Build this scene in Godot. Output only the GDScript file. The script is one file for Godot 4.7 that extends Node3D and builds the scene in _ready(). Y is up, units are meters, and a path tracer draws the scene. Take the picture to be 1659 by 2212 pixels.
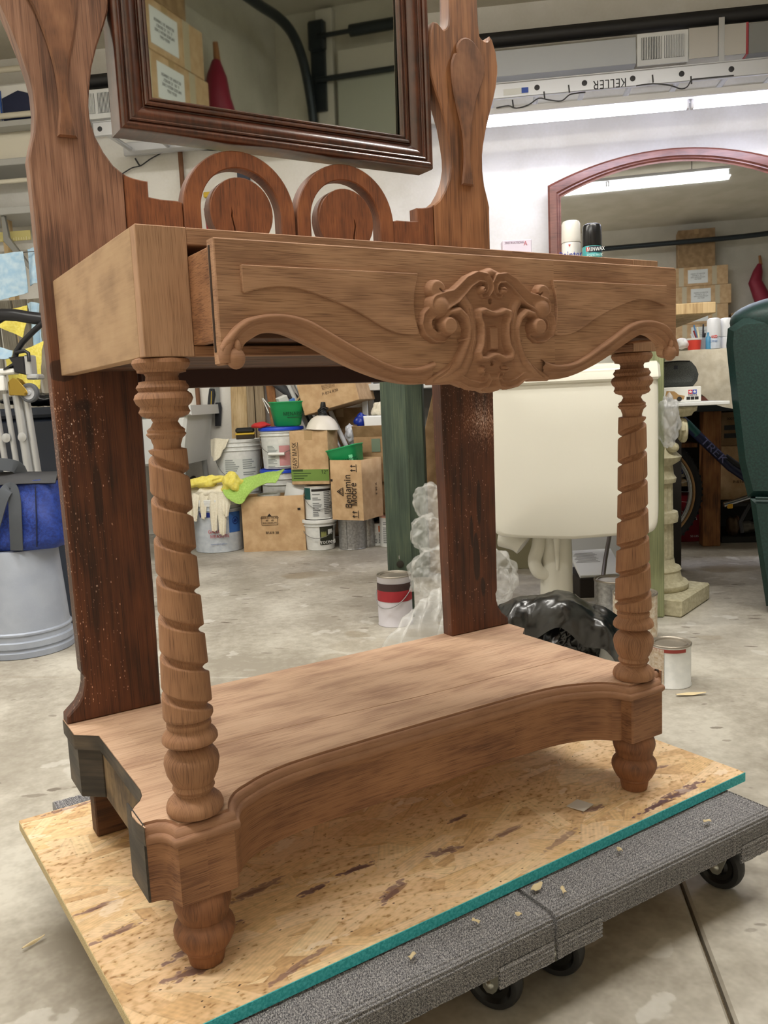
extends Node3D
# World: metres, y up, floor at 0. The back wall is z = -4.15, the garage-door wall x = 3.55.
# The hall stand has a frame of its own (F): turned 40 degrees and lifted onto the dolly board.
var F := Transform3D(Basis(Vector3.UP, deg_to_rad(40.0)), Vector3(0, 0.15, 0))
const HW := 0.7026          # distance between the axes of the two turned columns
var M := {}
var names := {}
var rng := RandomNumberGenerator.new()

# ---------------------------------------------------------------- mesh helpers
func P(a: Array, k := 0.001) -> PackedVector2Array:
	var o := PackedVector2Array()
	for i in range(0, a.size() - 1, 2):
		o.append(Vector2(a[i], a[i + 1]) * k)
	return o

func V(a: Array, k := 1.0) -> PackedVector3Array:
	var o := PackedVector3Array()
	for i in range(0, a.size() - 2, 3):
		o.append(Vector3(a[i], a[i + 1], a[i + 2]) * k)
	return o

func mb() -> SurfaceTool:
	var st := SurfaceTool.new()
	st.begin(Mesh.PRIMITIVE_TRIANGLES)
	return st

# corners counter-clockwise as seen from outside
func tri(st: SurfaceTool, a: Vector3, b: Vector3, c: Vector3, g := 0, ua := Vector2(), ub := Vector2(), uc := Vector2()) -> void:
	st.set_smooth_group(g)
	st.set_uv(ua); st.add_vertex(a)
	st.set_uv(uc); st.add_vertex(c)
	st.set_uv(ub); st.add_vertex(b)

func quad(st: SurfaceTool, a: Vector3, b: Vector3, c: Vector3, d: Vector3, g := 0, u := [Vector2(0, 1), Vector2(1, 1), Vector2(1, 0), Vector2(0, 0)]) -> void:
	tri(st, a, b, c, g, u[0], u[1], u[2])
	tri(st, a, c, d, g, u[0], u[2], u[3])

func out_poly(st: SurfaceTool, p: Array, c: Vector3, g: int) -> void:
	var n: Vector3 = (p[1] - p[0]).cross(p[2] - p[0])
	var m := Vector3()
	for q in p:
		m += q
	if n.dot(m / p.size() - c) < 0:
		p = p.duplicate(); p.reverse()
	for i in range(1, p.size() - 1):
		tri(st, p[0], p[i], p[i + 1], g)

var sg := 1
func box(st: SurfaceTool, size: Vector3, at: Vector3, bev := 0.002, turn := Basis()) -> void:
	var h := size / 2
	bev = minf(bev, minf(h.x, minf(h.y, h.z)) * 0.6)
	var q := {}
	for sx in [-1, 1]:
		for sy in [-1, 1]:
			for sz in [-1, 1]:
				for ax in 3:
					var p := Vector3(sx * h.x, sy * h.y, sz * h.z)
					for k in 3:
						if k != ax:
							p[k] -= bev * signf(p[k])
					q[[sx, sy, sz, ax]] = at + turn * p
	for ax in 3:
		var b := (ax + 1) % 3
		var c := (ax + 2) % 3
		for s in [-1, 1]:
			var f := []
			for t in [[-1, -1], [1, -1], [1, 1], [-1, 1]]:
				var k := [0, 0, 0, ax]
				k[ax] = s; k[b] = t[0]; k[c] = t[1]
				f.append(q[k])
			sg += 1
			out_poly(st, f, at, sg)
		for s in [-1, 1]:
			for t in [-1, 1]:
				var k0 := [0, 0, 0, b]
				k0[b] = s; k0[c] = t; k0[ax] = -1
				var k1 := k0.duplicate(); k1[ax] = 1
				var k2 := k1.duplicate(); k2[3] = c
				var k3 := k0.duplicate(); k3[3] = c
				sg += 1
				out_poly(st, [q[k0], q[k1], q[k2], q[k3]], at, sg)
	for sx in [-1, 1]:
		for sy in [-1, 1]:
			for sz in [-1, 1]:
				sg += 1
				out_poly(st, [q[[sx, sy, sz, 0]], q[[sx, sy, sz, 1]], q[[sx, sy, sz, 2]]], at, sg)

# rows of points; the outside is u x v (u along a row, v from row to row)
func loft(st: SurfaceTool, rows: Array, ring := true, flip := false, crease := 0.75, cap0 := false, cap1 := false) -> void:
	var n: int = rows[0].size()
	var m := n if ring else n - 1
	var groups := PackedInt32Array()
	sg += 1
	for i in m:
		if i > 0:
			var r: PackedVector3Array = rows[rows.size() / 2]
			var d0 := r[i] - r[i - 1]
			var d1 := r[(i + 1) % n] - r[i]
			if d0.length() > 1e-7 and d1.length() > 1e-7 and d0.normalized().dot(d1.normalized()) < crease:
				sg += 1
		groups.append(sg)
	for j in rows.size() - 1:
		var a: PackedVector3Array = rows[j]
		var b: PackedVector3Array = rows[j + 1]
		for i in m:
			var k := (i + 1) % n
			var u0 := float(i) / m
			var u1 := float(i + 1) / m
			var v0 := float(j) / (rows.size() - 1)
			var v1 := float(j + 1) / (rows.size() - 1)
			if flip:
				quad(st, a[k], a[i], b[i], b[k], groups[i], [Vector2(u1, v0), Vector2(u0, v0), Vector2(u0, v1), Vector2(u1, v1)])
			else:
				quad(st, a[i], a[k], b[k], b[i], groups[i], [Vector2(u0, v0), Vector2(u1, v0), Vector2(u1, v1), Vector2(u0, v1)])
	for e in 2:
		if [cap0, cap1][e]:
			sg += 1
			var r: PackedVector3Array = rows[0] if e == 0 else rows[-1]
			var c := Vector3()
			for p in r:
				c += p / r.size()
			for i in n:
				var k := (i + 1) % n
				if (e == 0) != flip:
					tri(st, c, r[k], r[i], sg)
				else:
					tri(st, c, r[i], r[k], sg)

# profile (radius, height) from the bottom up; over the rim and down again for an inside
func lathe(st: SurfaceTool, prof: PackedVector2Array, seg := 32, at := Vector3(), crease := 0.8, turn := Basis()) -> void:
	sg += 1
	for j in prof.size() - 1:
		var a := prof[j]
		var b := prof[j + 1]
		if j > 0:
			var d0 := (a - prof[j - 1]).normalized()
			if d0.dot((b - a).normalized()) < crease:
				sg += 1
		for i in seg:
			var t0 := TAU * i / seg
			var t1 := TAU * (i + 1) / seg
			var p0 := at + turn * Vector3(a.x * cos(t0), a.y, -a.x * sin(t0))
			var p1 := at + turn * Vector3(a.x * cos(t1), a.y, -a.x * sin(t1))
			var p2 := at + turn * Vector3(b.x * cos(t1), b.y, -b.x * sin(t1))
			var p3 := at + turn * Vector3(b.x * cos(t0), b.y, -b.x * sin(t0))
			var u0 := float(i) / seg
			var u1 := float(i + 1) / seg
			var v0 := 1.0 - float(j) / (prof.size() - 1)
			var v1 := 1.0 - float(j + 1) / (prof.size() - 1)
			if a.x > 1e-6:
				tri(st, p0, p1, p2, sg, Vector2(u0, v0), Vector2(u1, v0), Vector2(u1, v1))
			if b.x > 1e-6:
				tri(st, p0, p2, p3, sg, Vector2(u0, v0), Vector2(u1, v1), Vector2(u0, v1))

func ccw(o: PackedVector2Array) -> PackedVector2Array:
	if Geometry2D.is_polygon_clockwise(o) :
		return o
	var r := o.duplicate(); r.reverse()
	return r

func area2(o: PackedVector2Array) -> float:
	var s := 0.0
	for i in o.size():
		s += o[i].cross(o[(i + 1) % o.size()])
	return s

func inset(o: PackedVector2Array, d: float) -> PackedVector2Array:   # o counter-clockwise (y up)
	var r := PackedVector2Array()
	var n := o.size()
	for i in n:
		var e0 := (o[i] - o[(i + n - 1) % n]).normalized()
		var e1 := (o[(i + 1) % n] - o[i]).normalized()
		var n0 := Vector2(-e0.y, e0.x)
		var n1 := Vector2(-e1.y, e1.x)
		var mm := n0 + n1
		if mm.length() < 0.3:
			mm = n0
		mm = mm.normalized()
		r.append(o[i] + mm * d / maxf(mm.dot(n1), 0.5))
	return r

# outline in x, y; from z0 to z1; edges cut by bev
func prism(st: SurfaceTool, outline: PackedVector2Array, z0: float, z1: float, bev := 0.0, X := Transform3D(), uvk := 1.0) -> void:
	var o := outline.duplicate()
	if area2(o) < 0:
		o.reverse()
	var n := o.size()
	var ins := inset(o, bev) if bev > 0 else o
	var idx := Geometry2D.triangulate_polygon(ins)
	if idx.is_empty() and bev > 0:
		ins = o; bev = 0.0
		idx = Geometry2D.triangulate_polygon(ins)
	sg += 1
	var s0 := sg
	for t in range(0, idx.size(), 3):
		var a := ins[idx[t]]
		var b := ins[idx[t + 1]]
		var c := ins[idx[t + 2]]
		if (b - a).cross(c - a) < 0:
			var x := b
			b = c; c = x
		tri(st, X * Vector3(a.x, a.y, z1), X * Vector3(b.x, b.y, z1), X * Vector3(c.x, c.y, z1), s0, a * uvk, b * uvk, c * uvk)
		tri(st, X * Vector3(a.x, a.y, z0), X * Vector3(c.x, c.y, z0), X * Vector3(b.x, b.y, z0), s0 + 1, a * uvk, c * uvk, b * uvk)
	sg += 3
	var lev := [[ins, z0], [o, z0 + bev], [o, z1 - bev], [ins, z1]] if bev > 0 else [[o, z0], [o, z1]]
	for i in n:
		var k := (i + 1) % n
		if i > 0:
			var d0 := (o[i] - o[i - 1]).normalized()
			if d0.dot((o[k] - o[i]).normalized()) < 0.8:
				sg += 4
		for j in lev.size() - 1:
			var l0: PackedVector2Array = lev[j][0]
			var l1: PackedVector2Array = lev[j + 1][0]
			quad(st, X * Vector3(l0[i].x, l0[i].y, lev[j][1]), X * Vector3(l0[k].x, l0[k].y, lev[j][1]), X * Vector3(l1[k].x, l1[k].y, lev[j + 1][1]), X * Vector3(l1[i].x, l1[i].y, lev[j + 1][1]),
				sg + j, [l0[i] * uvk, l0[k] * uvk, l1[k] * uvk, l1[i] * uvk])
	sg += 4

# plan in x, z; from y0 up to y1
func slab(st: SurfaceTool, plan: PackedVector2Array, y0: float, y1: float, bev := 0.0, X := Transform3D(), uvk := 1.0) -> void:
	var o := PackedVector2Array()
	for p in plan:
		o.append(Vector2(p.x, -p.y))
	prism(st, o, y0, y1, bev, X * Transform3D(Basis(Vector3.RIGHT, -PI / 2)), uvk)

func smooth(p: PackedVector3Array, per := 6) -> PackedVector3Array:
	var o := PackedVector3Array()
	for i in p.size() - 1:
		for k in per:
			o.append(p[i].cubic_interpolate(p[i + 1], p[maxi(i - 1, 0)], p[mini(i + 2, p.size() - 1)], float(k) / per))
	o.append(p[-1])
	return o

func smooth2(p: PackedVector2Array, per := 5) -> PackedVector2Array:
	var o := PackedVector2Array()
	for i in p.size() - 1:
		for k in per:
			o.append(p[i].cubic_interpolate(p[i + 1], p[maxi(i - 1, 0)], p[mini(i + 2, p.size() - 1)], float(k) / per))
	o.append(p[-1])
	return o

func tube(st: SurfaceTool, p: PackedVector3Array, r, seg := 10, caps := true) -> void:
	var rows := []
	var t := (p[1] - p[0]).normalized()
	var nn := t.cross(Vector3.UP if absf(t.y) < 0.9 else Vector3.RIGHT).normalized()
	for i in p.size():
		var t1 := (p[mini(i + 1, p.size() - 1)] - p[maxi(i - 1, 0)]).normalized()
		nn = (nn - t1 * nn.dot(t1)).normalized()
		var b := t1.cross(nn)
		var rr: float = r[i] if r is Array or r is PackedFloat32Array else r
		var row := PackedVector3Array()
		for k in seg:
			var a := TAU * k / seg
			row.append(p[i] + (nn * cos(a) + b * sin(a)) * rr)
		rows.append(row)
	loft(st, rows, true, false, -2.0, caps, caps)

func ellipsoid(st: SurfaceTool, c: Vector3, r: Vector3, seg := 20, turn := Basis()) -> void:
	var rows := []
	for j in 11:
		var f := -PI / 2 + PI * j / 10.0
		var row := PackedVector3Array()
		for i in seg:
			var a := -TAU * i / seg
			row.append(c + turn * Vector3(r.x * cos(f) * cos(a), r.y * sin(f), r.z * cos(f) * sin(a)))
		rows.append(row)
	loft(st, rows, true, false, -2.0)

func done(st: SurfaceTool) -> ArrayMesh:
	st.generate_normals()
	return st.commit()

# ---------------------------------------------------------------- scene helpers
func numbered(n: String) -> String:
	names[n] = names.get(n, -1) + 1
	return n if names[n] == 0 else "%s_%03d" % [n, names[n]]

func tag(o: Node3D, label: String, category: String, group := "") -> void:
	o.set_meta("label", label)
	o.set_meta("category", category)
	if group:
		o.set_meta("group", group)

func thing(n: String, label: String, category: String, X := Transform3D(), group := "") -> Node3D:
	var o := Node3D.new()
	o.name = numbered(n)
	o.transform = X
	add_child(o)
	tag(o, label, category, group)
	return o

func part(n: String, st, m: Material, parent: Node3D, X := Transform3D()) -> MeshInstance3D:
	var o := MeshInstance3D.new()
	o.name = n
	o.mesh = done(st) if st is SurfaceTool else st
	o.material_override = m
	o.transform = X
	parent.add_child(o, true)
	return o

func single(n: String, label: String, category: String, st, m: Material, X := Transform3D(), group := "") -> MeshInstance3D:
	var o := part(numbered(n), st, m, self, X)
	tag(o, label, category, group)
	return o

func struct(n: String, st, m: Material, X := Transform3D()) -> MeshInstance3D:
	var o := part(n, st, m, self, X)
	o.set_meta("kind", "structure")
	return o

func at(x: float, y: float, z: float, deg := 0.0, tilt := 0.0, roll := 0.0) -> Transform3D:
	return Transform3D(Basis.from_euler(Vector3(deg_to_rad(tilt), deg_to_rad(deg), deg_to_rad(roll))), Vector3(x, y, z))

func C8(r: int, g: int, b: int) -> Color:
	return Color8(r, g, b)

func mat(n: String, c: Color, rough := 0.7, metal := 0.0, spec := 0.5) -> StandardMaterial3D:
	if M.has(n):
		return M[n]
	var m := StandardMaterial3D.new()
	m.resource_name = n
	m.albedo_color = c
	m.roughness = rough
	m.metallic = metal
	m.metallic_specular = spec
	M[n] = m
	return m

var sans: SystemFont
func words(parent: Node3D, s: String, h: float, X: Transform3D, c: Color, bold := false, n := "print", wide := 1.0) -> MeshInstance3D:
	var t := TextMesh.new()
	if sans == null:
		sans = SystemFont.new()
		sans.font_names = PackedStringArray(["Droid Sans"])
	t.font = sans
	t.text = s
	t.font_size = 40
	t.pixel_size = h / 29.0
	t.depth = 0.0012 if not bold else 0.0016
	t.curve_step = 2.0
	var o := MeshInstance3D.new()
	o.name = n
	o.mesh = t
	o.material_override = mat("ink %s" % c.to_html(), c, 0.8)
	o.transform = X * Transform3D(Basis.from_scale(Vector3(wide, 1, 1)), Vector3.ZERO)
	parent.add_child(o, true)
	return o

# ---------------------------------------------------------------- textures
func noise(seed_: int, freq: float, oct := 3, w := 256, h := 256) -> Image:
	var f := FastNoiseLite.new()
	f.seed = seed_
	f.noise_type = FastNoiseLite.TYPE_SIMPLEX_SMOOTH
	f.frequency = freq
	f.fractal_octaves = oct
	return f.get_seamless_image(w, h, false, false, 0.15)

func field(seed_: int, freq: float, oct: int, w0: int, h0: int, w: int, h: int) -> PackedByteArray:
	var im := noise(seed_, freq, oct, w0, h0)
	if w0 != w or h0 != h:
		im.resize(w, h, Image.INTERPOLATE_CUBIC)
	im.convert(Image.FORMAT_L8)
	return im.get_data()

func tex(w: int, h: int, data: PackedByteArray, turn := false) -> ImageTexture:
	var im := Image.create_from_data(w, h, false, Image.FORMAT_RGB8, data)
	if turn:
		im.rotate_90(CLOCKWISE)
	return ImageTexture.create_from_image(im)

# wood: grain runs along v (turn = along u); dark, mid, light colours; streak and blotch strengths
func wood(n: String, dark: Color, mid: Color, light: Color, seed_: int, turn: bool, grain := 0.5, streak := 0.5, blotch := 0.5, rough := 0.7, scale := Vector3(4, 2, 4), bump := 0.04) -> StandardMaterial3D:
	var w := 512
	var h := 512
	var a := field(seed_, 0.45, 2, 512, 24, w, h)
	var b := field(seed_ + 1, 0.06, 3, 512, 40, w, h)
	var c := field(seed_ + 2, 0.012, 4, 256, 256, w, h)
	var d := PackedByteArray(); d.resize(w * h * 3)
	var hh := PackedByteArray(); hh.resize(w * h)
	for i in w * h:
		var g := (a[i] - 128) / 128.0
		var t := 0.5 + grain * 0.45 * g + streak * (b[i] - 128) / 200.0 + blotch * (c[i] - 128) / 200.0
		if g < -0.30:
			t += (g + 0.30) * 1.6 * grain
		var q := dark.lerp(mid, clampf(t * 2, 0, 1)) if t < 0.5 else mid.lerp(light, clampf(t * 2 - 1, 0, 1))
		d[i * 3] = int(q.r * 255); d[i * 3 + 1] = int(q.g * 255); d[i * 3 + 2] = int(q.b * 255)
		hh[i] = clampi(int(150 + 90 * g), 0, 255)
	var m := mat(n, Color.WHITE, rough)
	m.albedo_texture = tex(w, h, d, turn)
	m.uv1_triplanar = true
	m.uv1_scale = scale
	m.uv1_triplanar_sharpness = 6.0
	if bump > 0:
		var im := Image.create_from_data(w, h, false, Image.FORMAT_L8, hh)
		if turn:
			im.rotate_90(CLOCKWISE)
		m.heightmap_enabled = true
		m.heightmap_texture = ImageTexture.create_from_image(im)
		m.heightmap_scale = bump
	return m

# blotchy plain surface
func mottled(n: String, a: Color, b: Color, seed_: int, freq: float, scale: float, rough := 0.8, bump := 0.0, contrast := 1.0, spots := 0.0, spot_c := Color(0.2, 0.18, 0.15), world := false) -> StandardMaterial3D:
	var w := 512
	var c := field(seed_, freq, 5, w, w, w, w)
	var e := field(seed_ + 7, 0.2, 2, w, w, w, w)
	var d := PackedByteArray(); d.resize(w * w * 3)
	for i in w * w:
		var t := clampf(0.5 + contrast * (c[i] - 128) / 150.0 + contrast * (e[i] - 128) / 600.0, 0, 1)
		var q := a.lerp(b, t)
		if spots > 0 and e[i] > 255 - int(spots * 255) and c[i] > 120:
			q = q.lerp(spot_c, 0.6)
		d[i * 3] = int(q.r * 255); d[i * 3 + 1] = int(q.g * 255); d[i * 3 + 2] = int(q.b * 255)
	var m := mat(n, Color.WHITE, rough)
	m.albedo_texture = tex(w, w, d)
	m.uv1_triplanar = true
	m.uv1_world_triplanar = world
	m.uv1_scale = Vector3.ONE * scale
	if bump > 0:
		var im := Image.create_from_data(w, w, false, Image.FORMAT_L8, e)
		m.heightmap_enabled = true
		m.heightmap_texture = ImageTexture.create_from_image(im)
		m.heightmap_scale = bump
	return m

func _ready() -> void:
	rng.seed = 7
	view_and_light()
	materials()
	room()
	hall_stand()
	dolly_and_board()
	back_left()
	clutter()
	centre()
	right_side()
	behind_camera()
	floor_bits()

func area(p: Vector3, size: Vector2, energy: float, c: Color, dir: Vector3, parent: Node3D) -> void:
	var l := AreaLight3D.new()
	l.name = "lamp_light"
	l.area_size = size
	l.light_energy = energy
	l.light_color = c
	l.shadow_enabled = true
	l.area_range = 14.0
	l.area_attenuation = 2.0
	parent.add_child(l, true)
	l.transform = Transform3D(Basis.looking_at(dir, Vector3.FORWARD if absf(dir.y) > 0.9 else Vector3.UP), p)

const COOL := Color(0.93, 0.955, 1.0)
const WARM := Color(1.0, 0.985, 0.955)
var lamp_power := 1.0

func view_and_light() -> void:
	var cam := Camera3D.new()
	cam.name = "camera"
	cam.fov = 62.43
	cam.near = 0.02
	cam.far = 40.0
	cam.transform = Transform3D(Basis(Vector3(0.98974, -0.04423, -0.13588), Vector3(0.02561, 0.99040, -0.13585), Vector3(0.14058, 0.13098, 0.98137)).orthonormalized(), Vector3(0.34676, 0.76943, 0.84576))
	add_child(cam)
	cam.current = true
	var e := Environment.new()
	e.background_mode = Environment.BG_COLOR
	e.background_color = Color(0.02, 0.02, 0.02)
	e.tonemap_mode = Environment.TONE_MAPPER_LINEAR
	e.tonemap_exposure = 2.7
	e.sdfgi_enabled = true
	e.ssao_enabled = true
	e.ssil_enabled = true
	var we := WorldEnvironment.new()
	we.name = "environment"
	we.environment = e
	add_child(we)
	# shop lights: two under the ceiling, one over the bench by the back wall
	strip_light("white ceiling strip light with two bare tubes, in front of the door wall", Vector3(1.05, 2.72, -1.05), 2.0, 2, 1.6, WARM)
	strip_light("white ceiling strip light with two bare tubes, at the shelf end of the room", Vector3(-1.5, 2.72, -1.3), 2.0, 2, 1.6, WARM)
	strip_light("white ceiling strip light with two bare tubes, over the dollies near the front wall", Vector3(-0.6, 2.72, 0.35), 2.0, 2, 1.3, WARM)
	strip_light("white bench light with bare tubes hanging under the ladder, above the arched mirror", Vector3(1.3, 2.135, -3.7), 2.44, 1, 0.5, Color(0.9, 0.91, 1.0))

func strip_light(label: String, p: Vector3, len: float, tubes: int, power: float, c: Color) -> void:
	var t := thing("strip_light", label, "ceiling light" if tubes == 2 else "bench light", Transform3D(Basis(), p))
	var wm := mat("white enamel", C8(235, 235, 238), 0.4)
	var st := mb()
	var w := 0.075 if tubes == 2 else 0.055
	prism(st, PackedVector2Array([Vector2(-w, 0.03), Vector2(-w * 0.45, 0.065), Vector2(w * 0.45, 0.065), Vector2(w, 0.03), Vector2(w * 0.9, 0.026), Vector2(-w * 0.9, 0.026)]), -len / 2, len / 2, 0.002, Transform3D(Basis(Vector3.UP, PI / 2), Vector3.ZERO))
	part("housing", st, wm, t)
	var gm := mat("tube glow %s" % c.to_html(), Color.WHITE, 0.4)
	gm.emission_enabled = true
	gm.emission = c
	gm.emission_energy_multiplier = 5.0
	for i in tubes:
		for h in 2:
			var z := (i - (tubes - 1) / 2.0) * 0.09
			var s2 := mb()
			var x0 := -len / 2 + 0.02 + h * len / 2
			tube(s2, PackedVector3Array([Vector3(x0, 0, z), Vector3(x0 + len / 2 - 0.04, 0, z)]), 0.017, 12)
			part("lamp_tube", s2, gm, t)
			var s3 := mb()
			for x in [x0 - 0.008, x0 + len / 2 - 0.032]:
				box(s3, Vector3(0.014, 0.05, 0.03), Vector3(x, 0.008, z), 0.003)
			part("lamp_holder", s3, wm, t)
	if tubes == 2:
		var s4 := mb()
		for x in [-len * 0.35, len * 0.35]:
			tube(s4, PackedVector3Array([Vector3(x, 0.064, 0), Vector3(x, 2.88 - p.y, 0)]), 0.004, 6)
		part("hanger", s4, mat("steel wire", C8(120, 120, 120), 0.4, 0.8), t)
	area(Vector3(0, -0.022, 0), Vector2(len, 0.12), power, c, Vector3.DOWN, t)

func paint(img: PackedByteArray, w: int, h: int, cx: float, cy: float, rx: float, ry: float, ang: float, c: Color, k: float, seed_n: PackedByteArray) -> void:
	# soft-edged stain with a ragged outline, in pixels
	var R := int(maxf(rx, ry)) + 2
	var ca := cos(ang)
	var sa := sin(ang)
	for y in range(maxi(0, int(cy) - R), mini(h, int(cy) + R)):
		for x in range(maxi(0, int(cx) - R), mini(w, int(cx) + R)):
			var dx := x - cx
			var dy := y - cy
			var u := (dx * ca + dy * sa) / rx
			var v := (-dx * sa + dy * ca) / ry
			var q := u * u + v * v
			if q < 1.0:
				var i := y * w + x
				var a := k * smoothstep(0.0, 0.5, (1.0 - q) + (seed_n[i] - 140) / 110.0)
				img[i * 3] = int(lerpf(img[i * 3], c.r * 255, a))
				img[i * 3 + 1] = int(lerpf(img[i * 3 + 1], c.g * 255, a))
				img[i * 3 + 2] = int(lerpf(img[i * 3 + 2], c.b * 255, a))

func concrete() -> StandardMaterial3D:
	var w := 1024
	var c := field(31, 0.008, 5, 512, 512, w, w)
	var e := field(32, 0.09, 3, 512, 512, w, w)
	var f := field(33, 0.35, 2, 512, 512, w, w)
	var d := PackedByteArray(); d.resize(w * w * 3)
	var a := C8(150, 143, 130)
	var b := C8(192, 187, 175)
	for i in w * w:
		var t := clampf(0.5 + (c[i] - 128) / 170.0 + (e[i] - 128) / 420.0 + (f[i] - 128) / 700.0, 0, 1)
		var q := a.lerp(b, t)
		d[i * 3] = int(q.r * 255); d[i * 3 + 1] = int(q.g * 255); d[i * 3 + 2] = int(q.b * 255)
	var r := RandomNumberGenerator.new()
	r.seed = 5
	for k in 130:
		var s := r.randf_range(2, 9)
		paint(d, w, w, r.randf() * w, r.randf() * w, s * r.randf_range(1, 2.5), s * 0.7, r.randf_range(-0.4, 0.4), C8(92, 82, 70), r.randf_range(0.25, 0.7), e)
	for k in 60:
		var s := r.randf_range(3, 16)
		paint(d, w, w, r.randf() * w, r.randf() * w, s * 2.0, s, r.randf() * 3, C8(214, 212, 206), r.randf_range(0.2, 0.6), e)
	for k in 16:
		var s := r.randf_range(20, 70)
		paint(d, w, w, r.randf() * w, r.randf() * w, s * 1.6, s, r.randf() * 3, C8(136, 122, 100), r.randf_range(0.15, 0.4), c)
	var m := mat("concrete", Color.WHITE, 0.55)
	m.albedo_texture = tex(w, w, d)
	m.uv1_triplanar = true
	m.uv1_world_triplanar = true
	m.uv1_scale = Vector3.ONE * 0.55
	m.heightmap_enabled = true
	m.heightmap_texture = ImageTexture.create_from_image(Image.create_from_data(w, w, false, Image.FORMAT_L8, e))
	m.heightmap_scale = 0.06
	return m

func osb() -> StandardMaterial3D:
	var w := 1024
	var d := PackedByteArray(); d.resize(w * w * 3)
	var c := field(41, 0.01, 4, 512, 512, w, w)
	var e := field(42, 0.12, 3, 512, 512, w, w)
	var hgt := PackedByteArray(); hgt.resize(w * w)
	var base := C8(216, 180, 124)
	for i in w * w:
		d[i * 3] = int(base.r * 255); d[i * 3 + 1] = int(base.g * 255); d[i * 3 + 2] = int(base.b * 255)
		hgt[i] = 110
	var r := RandomNumberGenerator.new()
	r.seed = 11
	var tones := [C8(222, 188, 140), C8(214, 178, 128), C8(204, 166, 118), C8(228, 200, 156), C8(218, 184, 138), C8(196, 158, 112), C8(224, 194, 154)]
	for k in 1500:
		var cx := r.randf() * w
		var cy := r.randf() * w
		var len := r.randf_range(30, 85)
		var wd := r.randf_range(7, 26)
		var ang := r.randfn(0.0, 0.75)
		var q: Color = tones[r.randi() % 7]
		var lv := r.randi_range(90, 190)
		var ca := cos(ang)
		var sa := sin(ang)
		# the flake row by row: the span of x where it lies
		var ey := absf(sa) * len + absf(ca) * wd
		for y in range(maxi(0, int(cy - ey)), mini(w, int(cy + ey) + 1)):
			var dy := y - cy
			var lo := -1e9
			var hi := 1e9
			if absf(ca) > 0.02:
				lo = maxf(lo, minf((-len - dy * sa) / ca, (len - dy * sa) / ca)); hi = minf(hi, maxf((-len - dy * sa) / ca, (len - dy * sa) / ca))
			if absf(sa) > 0.02:
				lo = maxf(lo, minf((dy * ca - wd) / sa, (dy * ca + wd) / sa)); hi = minf(hi, maxf((dy * ca - wd) / sa, (dy * ca + wd) / sa))
			for x in range(maxi(0, int(cx + maxf(lo, -99.0))), mini(w, int(cx + minf(hi, 99.0)))):
				var u := (x - cx) * ca + dy * sa
				var v := -(x - cx) * sa + dy * ca
				var i := y * w + x
				var s := 1.0 + 0.025 * sin(v * 0.9 + 0.02 * u) + (e[i] - 128) / 1500.0
				if wd - absf(v) < 1.2:
					s *= 0.9
				d[i * 3] = clampi(int(q.r * 255 * s), 0, 255); d[i * 3 + 1] = clampi(int(q.g * 255 * s), 0, 255); d[i * 3 + 2] = clampi(int(q.b * 255 * s), 0, 255)
				hgt[i] = lv
	# sanding dust and glue: pale bloom; then old stain, left where finished work was laid down
	for i in w * w:
		var t := clampf((c[i] - 84) / 130.0, 0.12, 0.7) * clampf(0.75 + (e[i] - 128) / 120.0, 0, 1)
		d[i * 3] = int(lerpf(d[i * 3], 232, t)); d[i * 3 + 1] = int(lerpf(d[i * 3 + 1], 200, t)); d[i * 3 + 2] = int(lerpf(d[i * 3 + 2], 162, t))
		if e[i] < 62 and c[i] > 110:
			d[i * 3] = int(d[i * 3] * 0.86); d[i * 3 + 1] = int(d[i * 3 + 1] * 0.80); d[i * 3 + 2] = int(d[i * 3 + 2] * 0.72)
	# x, y (parts of the board from its back left corner), half length, half width, angle, strength
	var st := [[0.86, 0.93, 70, 16, -0.1, 0.75], [0.80, 0.94, 60, 9, -0.15, 0.9], [0.72, 0.86, 26, 12, 0.1, 0.6], [0.36, 0.865, 44, 13, -0.75, 0.6], [0.47, 0.80, 34, 16, 0.3, 0.6], [0.54, 0.70, 24, 8, -0.2, 0.7],
		[0.28, 0.76, 30, 11, -0.3, 0.8], [0.35, 0.745, 38, 10, 0.0, 0.8], [0.13, 0.79, 66, 15, -0.35, 0.65], [0.10, 0.86, 40, 18, 0.0, 0.6], [0.22, 0.69, 60, 14, -0.2, 0.5], [0.05, 0.66, 40, 10, -0.25, 0.55], [0.04, 0.55, 34, 9, -0.2, 0.6], [0.62, 0.92, 60, 10, -0.4, 0.4],
		[0.57, 0.82, 40, 10, -0.2, 0.45], [0.20, 0.96, 60, 8, -0.4, 0.5], [0.07, 0.05, 44, 9, -0.1, 0.6], [0.90, 0.80, 34, 9, 0.3, 0.5], [0.97, 0.62, 26, 8, 0.2, 0.4]]
	for s in st:
		paint(d, w, w, s[0] * w, s[1] * w, s[2], s[3], s[4], C8(96, 68, 72), s[5], e)
		paint(d, w, w, s[0] * w + 6, s[1] * w + 3, s[2] * 0.6, s[3] * 0.5, s[4] + 0.2, C8(82, 48, 36), s[5] * 0.7, c)
	for k in 260:
		paint(d, w, w, r.randf() * w, r.randf() * w, r.randf_range(1.0, 2.6), 1.3, r.randf() * 3, C8(60, 42, 30), 0.9, e)
	for k in 22:
		paint(d, w, w, r.randf() * w, r.randf() * w, r.randf_range(14, 40), r.randf_range(8, 18), r.randf() * 3, C8(240, 226, 210), 0.45, e)
	var m := mat("osb", Color.WHITE, 0.75)
	m.albedo_texture = tex(w, w, d)
	m.heightmap_enabled = true
	m.heightmap_texture = ImageTexture.create_from_image(Image.create_from_data(w, w, false, Image.FORMAT_L8, hgt))
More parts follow.
